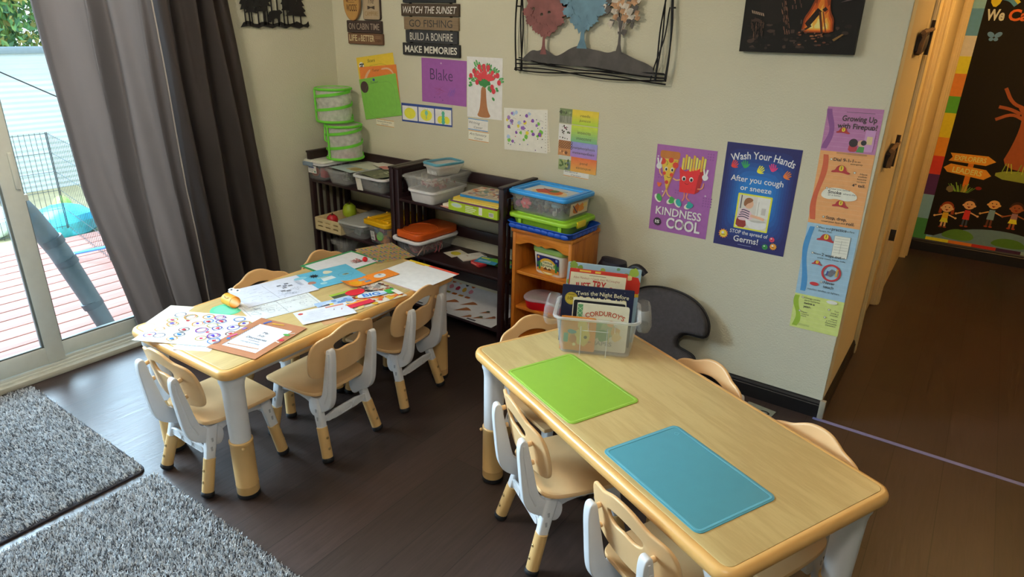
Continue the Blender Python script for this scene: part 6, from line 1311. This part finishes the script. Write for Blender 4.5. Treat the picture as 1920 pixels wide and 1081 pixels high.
# magazine
def mag(a):
    rn = random.Random(17); W_, H_ = a.w, a.h; a.rect(0, 0, W_, H_, '#d8cfc0'); a.rect(0, H_-.022, W_*.55, .022, '#9ab83e'); a.rect(.0, H_-.05, W_*.45, .03, '#4c5440')
    for k in range(70): x, y = rn.uniform(.01, W_-.01), rn.uniform(.01, H_*.55); a.blob(x, y, rn.uniform(.006, .016), rn.choice(['#c8402e', '#d8782e', '#e0b03a', '#8a3a24', '#d85a3a', '#e8d08a']), .4, 8)
    for k in range(60): x, y = rn.uniform(W_*.5, W_-.01), rn.uniform(H_*.5, H_-.01); a.blob(x, y, rn.uniform(.005, .013), rn.choice(['#3a3038', '#5a4a4c', '#a05a40', '#c8b8a8', '#2a2428', '#84503c']), .4, 8)
    a.poly(smooth_poly([(.05, H_-.03), (.10, H_-.01), (.15, H_-.03), (.13, H_-.075), (.07, H_-.08)], 2), '#d82838')
    a.rect(.0, .02, .11, .04, '#d8304a'); a.rect(.0, .055, .10, .012, '#f0a03a'); a.poly(smooth_poly([(.07, .10), (.10, .13), (.19, .11), (.22, .075), (.19, .06), (.10, .075)], 2), '#d8e4f4'); a.text('BIG', .135, .080, .030, '#2f7ad0', fit=.075, bold=.05, rot=-.25); a.lines(.17, .075, .035, 2, .009, .005, '#7aa8e0', 0)
    a.rect(.20, .055, .045, .045, '#3fa848', .006); [a.rect(W_-.09, H_-.025-.011*k, .06, .004, '#e8e4dc') for k in range(6)]; a.rect(W_-.03, .02, .025, .06, '#e8e4da')
t = loose('food_magazine', .255, .205, '#d8cfc0', 1.425, -1.142, Z0+.0014, 78, 'colourful food magazine with BIG on its cover', 'magazine', mag, t=.0012)
def bluec(a):
    a.star(.10, .145, .026, .014, 11, '#1f2430', .2); a.ell(.10, .145, .017, '#1f2430', .010); a.ring(.10, .145, .040, .0014, '#4a98b8', .026); a.poly(smooth_poly([(.145, .15), (.165, .185), (.19, .165), (.195, .145), (.16, .135)], 1), '#e2ddc4'); a.poly([(.105, .06), (.17, .07), (.165, .105), (.11, .10)], '#dde8ea'); a.rect(.10, .105, .05, .01, '#a8c8b8'); a.ring(.225, .085, .036, .0018, '#3a8ab8', .026); a.ell(.225, .085, .016, '#9a9a80', .010); a.rect(.22, .082, .014, .008, '#4a5048')
    a.poly(smooth_poly([(.03, .065), (.05, .095), (.075, .085), (.07, .055)], 1), '#b07a68'); a.ell(.095, .04, .016, '#a8d8e0', .012); a.ell(.04, .155, .03, '#8ac8dc', .016); a.ring(.165, .06, .075, .0012, '#4a98b8', .045)
loose('blue_collage', .29, .205, '#5fb4d6', 1.127, -1.105, Z0+.0022, 77, 'sky blue collage sheet with a black splat sticker', 'collage', bluec)
def gw(a): a.rect(.014, .012, .277, .200, '#dfe2ea'); a.line([(.05, .03), (.06, .19)], .0008, '#b8bcc8'); rn = random.Random(3); [a.line([(.185+rn.uniform(0, .055), .06+rn.uniform(0, .05)), (.19+rn.uniform(0, .06), .06+rn.uniform(0, .06))], .0028, rn.choice(['#b84850', '#5a4a50', '#d8a8a8', '#8a5a5a'])) for _ in range(44)]
loose('green_backed_sheet', .305, .229, '#2f8f56', 1.037, -.945, Z0+.0010, 87, 'green paper with a white sheet and red scribbles on top', 'paper', gw)
thing(MB().ball((0, 0, 0), .0125, MT('red_pompom', '#e0202c', .9, bump=.8, bscale=300), 12, jit=.05), 'pompom', 'red pompom sitting on the green backed sheet', 'pompom', loc=(1.108, -.862, Z0+.0145))
def wrap(a): rn = random.Random(13); [a.blob(.012+.021*i+rn.uniform(-.004, .004)+(.01 if j % 2 else 0), .010+.0165*j, .009, ['#8a6f9a', '#6f9a5a', '#4a6288', '#c07a6a', '#c88a4a'][(i*3+j*2) % 5], .2, 9, .0055) for i in range(12) for j in range(12)]
loose('spotted_paper', .258, .205, '#ad9a62', 1.082, -.708, Z0+.0004, -19, 'tan paper covered in coloured spots overhanging the far table end', 'paper', wrap)
def big(a): a.rect(0, .262, .13, .018, '#e6c82e'); a.rect(.13, .262, .175, .018, '#d84a38'); a.rect(0, 0, .004, .262, '#e8e8ea'); a.rect(.05, .255, .06, .01, '#d8a838'); a.rect(.0, -.0, .305, .003, '#b84a48'); a.rect(.012, .012, .032, .026, '#a8acb2'); a.line([(.05, .025), (.20, .045)], .0008, '#b8bcc2'); a.line([(.05, .012), (.19, .030)], .0008, '#b8bcc2'); [a.line([(.05+.03*k, .012+.003*k), (.052+.03*k, .027+.003*k)], .0008, '#b8bcc2') for k in range(6)]; a.line([(.14, .15), (.22, .19)], .0008, '#c4c8ce'); a.line([(.22, .19), (.26, .19)], .0008, '#c4c8ce')
loose('red_edged_page', .305, .280, '#e9ebee', 1.408, -.846, Z0+.0024, -.5, 'big white page with yellow and red top edge overhanging the table corner', 'page', big, t=.0012)
def oc1(a): a.blob(.062, .045, .030, '#dfe2e6', .06, 16, .024); a.poly([(.060, .06), (.075, .066), (.078, .05), (.062, .045)], '#9aa0a8'); [a.ell(x, y, .002, '#7a3a18', n=8) for x, y in ((.012, .012), (.115, .078), (.115, .014), (.014, .076), (.09, .012))]
def oc2(a): a.rect(.075, .05, .035, .022, '#8fa4b0'); a.rect(.088, .022, .034, .018, '#6f8fae'); a.ring(.045, .04, .022, .002, '#e08a1a', .018); a.ell(.045, .04, .030, '#f2a81e', .025); a.ring(.045, .04, .016, .0014, '#c8781a', .012); [a.ell(x, y, .002, '#7a3a18', n=8) for x, y in ((.012, .012), (.012, .076), (.06, .01))]
a = Art(.126, .090, '#ee8a2c'); oc2(a); a.k = 40; a.curl(lambda x, y, z: (x, y, z+.012*max(0, (.06-x)/.06)**2), ((0, [.012*i for i in range(1, 7)]),)); put(a, 'orange_card', on_top(1.288, -1.070, Z0+.0042, .126, .09, 80), 'curled orange card with a yellow swirl, nearer the worksheets', 'card', 'orange cards on the left table')
a = Art(.140, .090, '#f28c30'); oc1(a); put(a, 'orange_card', on_top(1.304, -.948, Z0+.0056, .14, .09, 83), 'orange card with a white cloud patch, beside the big white page', 'card', 'orange cards on the left table')
# paper frog on a lily pad
loose('paper_lily_pad', .135, .125, '#5fc79a', 1.098, -1.586, Z0+.0002, 20, 'green paper lily pad under the orange paper roll', 'paper lily pad', lambda a: a.blob(.067, .062, .045, '#74d6aa', .2), outline=smooth_poly([(.067+.064*math.cos(2*math.pi*i/18)*random.uniform(.94, 1.04), .062+.06*math.sin(2*math.pi*i/18)*random.uniform(.94, 1.04)) for i in range(18)], 1))
t = empty('paper_roll_frog', (1.085, -1.556, Z0+.002), R(22), 'orange paper roll with a smile and white paper eyes', 'paper craft'); OP = MT('orange_card_stock', '#f0a322', .6); b = MB(); n = 20
ring = lambda y, r_: [(r_*1.05*math.cos(2*math.pi*k/n), y, .024+r_*math.sin(2*math.pi*k/n)) for k in range(n)]
b.loft([ring(-.030, .0235), ring(.030, .0235), ring(.030, .0225), ring(-.030, .0225)], OP, closed=True); q = b.build('paper_roll', t); q.rotation_euler = (0, 0, R(66)); 
a = Art(.06, .028, '#e9edf0', outline=smooth_poly([(0, .014), (.006, .024), (.018, .027), (.03, .022), (.042, .027), (.054, .024), (.06, .014), (.045, .004), (.015, .004)], 2)); a.ell(.016, .016, .005, '#2a3a4a', .004); a.ell(.044, .016, .005, '#2a3a4a', .004); a.line([(.028, .018), (.030, .012), (.032, .018)], .0014, '#6a7a8a'); o = a.build('paper_eyes', t, smooth=False); o.matrix_local = Matrix.Translation((-.038, .028, .044)) @ Matrix.Rotation(R(25), 4, 'X')
b = MB(); pth = [(.012*math.cos(x), 0, 0) for x in (0,)]; T_ = Matrix.Translation((0, 0, .024)) @ Matrix.Rotation(R(66), 4, 'Z')
b.tube([(.0255*math.cos(an)*1.0, yy, .0005+.0245*math.sin(an)) for yy, an in ((-.014, .95), (-.009, .78), (0, .72), (.009, .78), (.014, .95))], .0008, MT('pen_ink', '#5a4a1a', .6), 5, Matrix.Rotation(R(66+180), 4, 'Z') @ Matrix.Translation((0, 0, .024))); b.build('drawn_smile', t)

# ------------------------------------------------------------------ on the right table
def matart(name, cx, cy, w_, h, rz, col, edge, label):
    M = MT(name+col.strip('#'), col, .42, amt=.02); t = empty(name, (cx, cy, HT1+.0004), R(rz), label, 'place mat', 'silicone place mats on the right table')
    b = MB(); b.slab(rrect(w_, h, .020, 6), .0022, M, .0008); b.build('mat_body', t)
    b = MB(); b.slab(rrect(w_-.010, h-.010, .016, 6), .0010, MT(name+edge.strip('#'), edge, .4), .0004, [rrect(w_-.022, h-.022, .011, 6)], Matrix.Translation((0, 0, .0019))); b.build('raised_rim', t)
    b = MB(); b.slab([(-w_/2+.028, h/2-.03), (-w_/2+.040, h/2-.022), (-w_/2+.046, h/2-.034), (-w_/2+.036, h/2-.040)], .0006, MATS[name+edge.strip('#')], .0002, [[(-w_/2+.032, h/2-.031), (-w_/2+.039, h/2-.026), (-w_/2+.042, h/2-.034), (-w_/2+.036, h/2-.037)]], Matrix.Translation((0, 0, .0020))); b.build('moulded_mark', t)
matart('place_mat', 2.490, -1.276, .362, .266, -23.5, '#8fbc40', '#9cc64c', 'lime green mat nearest the book bin')
matart('place_mat', 2.953, -1.479, .362, .268, -25, '#4f97a8', '#60a8ba', 'blue mat at the open end of the table')
# book bin
BX, BY, BA = 2.336, -1.103, 25.5
t = empty('book_bin', (BX, BY, HT1), R(BA), 'clear plastic bin of picture books standing on the maple table', 'book bin')
BW, BD = .250, .185
def bring(w0, d0, z, r_): return [(x, y, z) for x, y in rrect(w0, d0, r_, 5, BW/2, BD/2-.004)]
BINM = clear('bin_plastic', '#e4e6e4', .20, .2); BINR = clear('bin_rim_plastic', '#e9ebea', .34, .25)
b = MB(); b.loft([bring(BW-.012, BD-.02, .001, .02), bring(BW-.004, BD-.012, .006, .022), bring(BW+.03, BD+.01, .136, .028), bring(BW+.026, BD+.006, .136, .026), bring(BW-.008, BD-.016, .008, .020)], BINM); b.build('bin_body', t)
b = MB(); b.slab(rrect(BW+.054, BD+.022, .035, 6, BW/2, BD/2-.004), .010, BINR, .003, [rrect(BW+.026, BD+.006, .026, 5, BW/2, BD/2-.004)], Matrix.Translation((0, 0, .132))); b.build('rim', t)
for sx in (-1, 1):
    b = MB(); cx = BW/2+sx*(BW/2+.034)
    b.loft([[(cx+sx*dx+x, BD/2-.004+y, z) for x, y in rrect(w_, d_, .02, 5)] for w_, d_, z, dx in ((.042, .105, .088, .002), (.050, .125, .112, .004), (.048, .13, .150, .002), (.040, .120, .166, 0), (.034, .110, .169, -.003))], BINM, False, False); b.build('handle', t)
b = MB()
for x in (.075, .165): b.box((x, -.006, .055), (.0025, .004, .11), BINR, .0005)
for x in (.10, .19): b.box((x, -.014, .115), (.002, .004, .03), BINR, .0005)
b.box((BW/2, -.014, .100), (.09, .003, .002), BINR, .0005); b.build('moulded_rib', t)
def book(name, u, v, z, w_, h, th, lean, label, edge, art, r=.004, paper='#e8e2d2', twist=0, hard=True, z_out=0):
    M = Matrix.Translation((BX, BY, HT1)) @ Matrix.Rotation(R(BA), 4, 'Z') @ Matrix.Translation((u, v, z)) @ Matrix.Rotation(R(twist), 4, 'Y') @ Matrix.Rotation(R(90-lean), 4, 'X')
    t = bpy.data.objects.new(name, None); COL.objects.link(t); t.matrix_world = M; t.empty_display_size = .03; tag(t, label, 'book', 'picture books in the clear bin')
    a = Art(w_, h, edge, t=.0018, r=r, rough=.4); art(a); a.build('front_cover', t, smooth=False)
    b = MB(); b.slab(rrect(w_-.004, h-.004, max(r-.001, .001), 3, w_/2, h/2), th-.0036, PR(paper), T=Matrix.Translation((0, 0, -th+.0018))); b.build('page_block', t, smooth=False)
    b = MB(); b.slab(rrect(w_, h, max(r, .001), 3, w_/2, h/2), .0018, PR(edge), T=Matrix.Translation((0, 0, -th))); b.box((.001, h/2, -th/2), (.002, h-.002, th-.001), PR(edge)); b.build('back_cover', t, smooth=False)
    return t
def cord(a):
    a.rect(.002, .003, .018, a.h-.006, '#5f9a6a'); [a.line([(.002, .01+.016*k), (.020, .026+.016*k)], .0012, '#cfe0c0') for k in range(9)]; [a.line([(.020, .01+.016*k), (.002, .026+.016*k)], .0012, '#cfe0c0') for k in range(9)]
    a.text("CORDUROY'S", .098, .128, .016, '#b8553a', fit=.132, bold=.03, arc=.16); a.text('SHAPES', .088, .020, .014, '#8a9090', fit=.085, bold=.03)
    for x, z, r_, c in ((.075, .075, .030, '#8aa878'), (.11, .08, .026, '#a8b488'), (.10, .055, .022, '#6f9a6a'), (.14, .075, .018, '#d8b070'), (.145, .055, .016, '#e0c890'), (.12, .1, .012, '#d8a06a')): a.blob(x, z, r_, c, .25)
    a.line([(.118, .03), (.116, .08)], .003, '#d8c890')
book('picture_book', .052, .028, .0095, .180, .165, .010, 8, "cream board book reading CORDUROY'S SHAPES at the front of the bin", '#dcd8c4', cord, r=.008, twist=1)
def orb(a): a.rect(.0, .0, a.w, a.h, '#d88a3a', .006); a.blob(.078, .055, .026, '#d8c060', .15, 14, .036); a.blob(.075, .095, .018, '#dcc468', .15); a.ell(.088, .052, .006, '#4a4030'); a.blob(.040, .068, .016, '#4a8a8a', .3, 12, .008); a.rect(.012, .028, .016, .034, '#58a08a', .004); a.star(.050, .022, .008, .004, 5, '#f0e0a0', .3); a.blob(.044, .042, .014, '#c06a34', .2); a.line([(.098, .035), (.108, .037)], .004, '#8a4a24')
book('picture_book', .002, .012, .0095, .122, .122, .009, 6, 'small orange board book seen through the front left of the bin', '#d88a3a', orb, r=.008, twist=1)
book('picture_book', .034, .055, .0095, .186, .172, .012, 9, 'board book with cream and black edges just behind the CORDUROY book', '#e2dcc0', lambda a: a.rect(.003, .003, a.w-.006, a.h-.010, '#24242a', .006), r=.008, twist=1)
def navy(a):
    a.rect(0, 0, a.w, a.h, '#1f2442'); [a.ell(random.uniform(.01, .24), random.uniform(.12, .2), .001, '#c8c8b8', n=6) for _ in range(14)]; a.text("'Twas the Night Before", .142, .178, .014, '#e4dcb8', fit=.185, bold=.01, arc=.9); a.text('ROUND-UP', .145, .148, .022, '#d8cc9a', fit=.165, bold=.03); a.ell(.034, .160, .023, '#b8a23a'); a.ring(.034, .160, .021, .001, '#8a7420'); a.text('100', .034, .154, .011, '#6a5818', fit=.026, bold=.02); a.rect(.022, .172, .022, .004, '#8a7420')
book('picture_book', -.008, .078, .0095, .252, .208, .008, 9, "navy picture book reading 'Twas the Night Before Round-Up", '#1f2442', navy, twist=1.0)
def jto(a):
    a.rect(0, 0, a.w, a.h, '#c83a2e'); a.rect(.035, a.h-.008, .04, .006, '#e0b84a'); a.rect(.09, a.h-.009, .02, .007, '#e0b84a'); a.rect(.004, 0, a.w-.008, a.h-.012, '#ded6b8'); a.lines(.07, a.h-.020, .06, 1, .01, .0018, '#7a6a58', 0); a.text('Adam Mansbach + Camila Alves McConaughey', .098, a.h-.034, .008, '#b06a54', fit=.165, shear=.1); a.text('JUST', .052, a.h-.070, .022, '#c4382e', fit=.055, bold=.04, rot=.08); a.text('TRY', .108, a.h-.068, .030, '#c4382e', fit=.048, bold=.04, rot=-.05); a.text('ONE', .165, a.h-.082, .026, '#c4382e', fit=.05, bold=.04, rot=-.12)
book('picture_book', .004, .108, .0095, .205, .258, .009, 9, 'red and cream picture book reading JUST TRY ONE', '#c83a2e', jto, twist=2.5)
def lb(a):
    a.rect(0, 0, a.w, a.h, '#9ab8c8'); [a.blob(x, z, r_, c, .25) for x, z, r_, c in ((.02, .262, .014, '#8aa84a'), (.045, .255, .010, '#7a9a44'), (.125, .255, .010, '#a8b85a'), (.235, .258, .018, '#9ab44a'), (.21, .245, .010, '#7a9a50'), (.012, .20, .010, '#8aa84a'), (.18, .265, .006, '#6a9a6a'))]; a.poly(smooth_poly([(.215, .17), (.205, .23), (.225, .245), (.262, .243), (.262, .17)], 1), '#cc3426'); a.rect(.20, .172, .062, .012, '#d8b030'); a.blob(.222, .238, .010, '#e0c48a', .2)
book('picture_book', -.006, .132, .0095, .262, .272, .010, 9, 'widest pale blue and green picture book at the back of the bin', '#a9c4cf', lb, twist=2.5)

# ------------------------------------------------------------------ against the wall
t = empty('seat_cushion', (2.31, -.115, .0), R(3), 'dark grey seat cushion with a U notch leaning on the wall', 'cushion')
o = smooth_poly([(-.17, .03), (-.19, .20), (-.185, .36), (-.13, .428), (-.02, .452), (.09, .442), (.17, .408), (.225, .345), (.235, .285), (.222, .262), (.190, .262), (.130, .262), (.105, .24), (.095, .215), (.105, .185), (.14, .175), (.185, .162), (.20, .14), (.20, .11), (.18, .02), (.10, .004), (-.10, .004)], 3)
CU = MT('charcoal_fabric', '#484446', .85, amt=.12, scale=60, bump=.3, bscale=260); b = MB(); b.slab(o, .062, CU, .022, T=Matrix.Rotation(R(90-14), 4, 'X')); b.build('cushion_pad', t)
q = inset(o, .004); b = MB()
b.tube([tuple(Matrix.Rotation(R(90-14), 4, 'X') @ Vector((x, y, .031))) for x, y in q+q[:1]], .0050, MT('black_piping', '#1c1a1c', .6), 6); b.build('piping', t)
t = empty('backpack', (2.015, -.105, 0), 0, 'black and navy backpack behind the book bin, between pine shelf and cushion', 'backpack'); NV = MT('navy_nylon', '#1b1a30', .5, amt=.15, scale=30); BKN = MT('black_nylon', '#131216', .5, amt=.1)
b = MB(); P_ = lambda w_, d_, z, cx=0: [(x+cx, y, z) for x, y in rrect(w_, d_, .05, 5)]
b.loft([P_(.16, .12, .0), P_(.185, .15, .03), P_(.19, .16, .2), P_(.19, .15, .36), P_(.17, .13, .44), P_(.13, .09, .48)], BKN); b.build('bag_body', t)
b = MB(); b.loft([P_(.11, .09, .40, .015), P_(.15, .11, .46, .02), P_(.155, .10, .515, .025), P_(.13, .085, .548, .03), P_(.09, .05, .555, .01)], NV); b.build('top_pocket', t)
b = MB(); b.tube(smooth_poly([(.085, -.03, .44), (.11, -.04, .49), (.13, -.04, .53), (.165, -.04, .56), (.20, -.05, .555), (.222, -.05, .535)], 2, False), .017, BKN, 10); b.tube(smooth_poly([(.135, -.04, .53), (.165, -.045, .515), (.18, -.05, .495)], 2, False), .012, BKN, 8); b.build('shoulder_strap', t)
a = Art(.13, .055, '#8e8e7e', t=.002); (a.rect(.02, .0, .05, .016, '#15151a'), a.ring(.095, .012, .022, .009, '#15151a', .016))
put(a, 'floor_card', Matrix.Translation((2.768, -.115, .0025)) @ Matrix.Rotation(R(-8), 4, 'Z'), 'grey card with a black mark lying on the floor by the baseboard', 'card')
# ceiling lamps that light the room (out of the picture); the last one is an added fill
def fixture(x, y, label, three=True):
    t = empty('ceiling_lamp', (x, y, H), 0, label, 'ceiling lamp'); b = MB(); b.lathe([(0, -.002), (.09, -.002), (.09, -.02), (.05, -.045), (0, -.045)], MT('brushed_nickel', '#a8a49c', .3, metal=.9), 24); b.build('ceiling_rose', t)
    for dx, dy in (((0, .14), (.12, -.07), (-.12, -.07)) if three else ((0, 0),)):
        b = MB(); b.tube([(dx*.2, dy*.2, -.04), (dx*.8, dy*.8, -.06), (dx, dy, -.085)], .008, MATS['brushed_nickel'], 8); b.build('lamp_arm', t)
fixture(1.0, -2.0, 'three armed ceiling lamp over the play area'); fixture(4.0, 1.5, 'single ceiling lamp in the hall', False)
fixture(3.3, -2.7, 'made up ceiling lamp for the added fill over the open side of the room', False)  # made-up fixture that goes with the added fill light
bpy.context.view_layer.update()
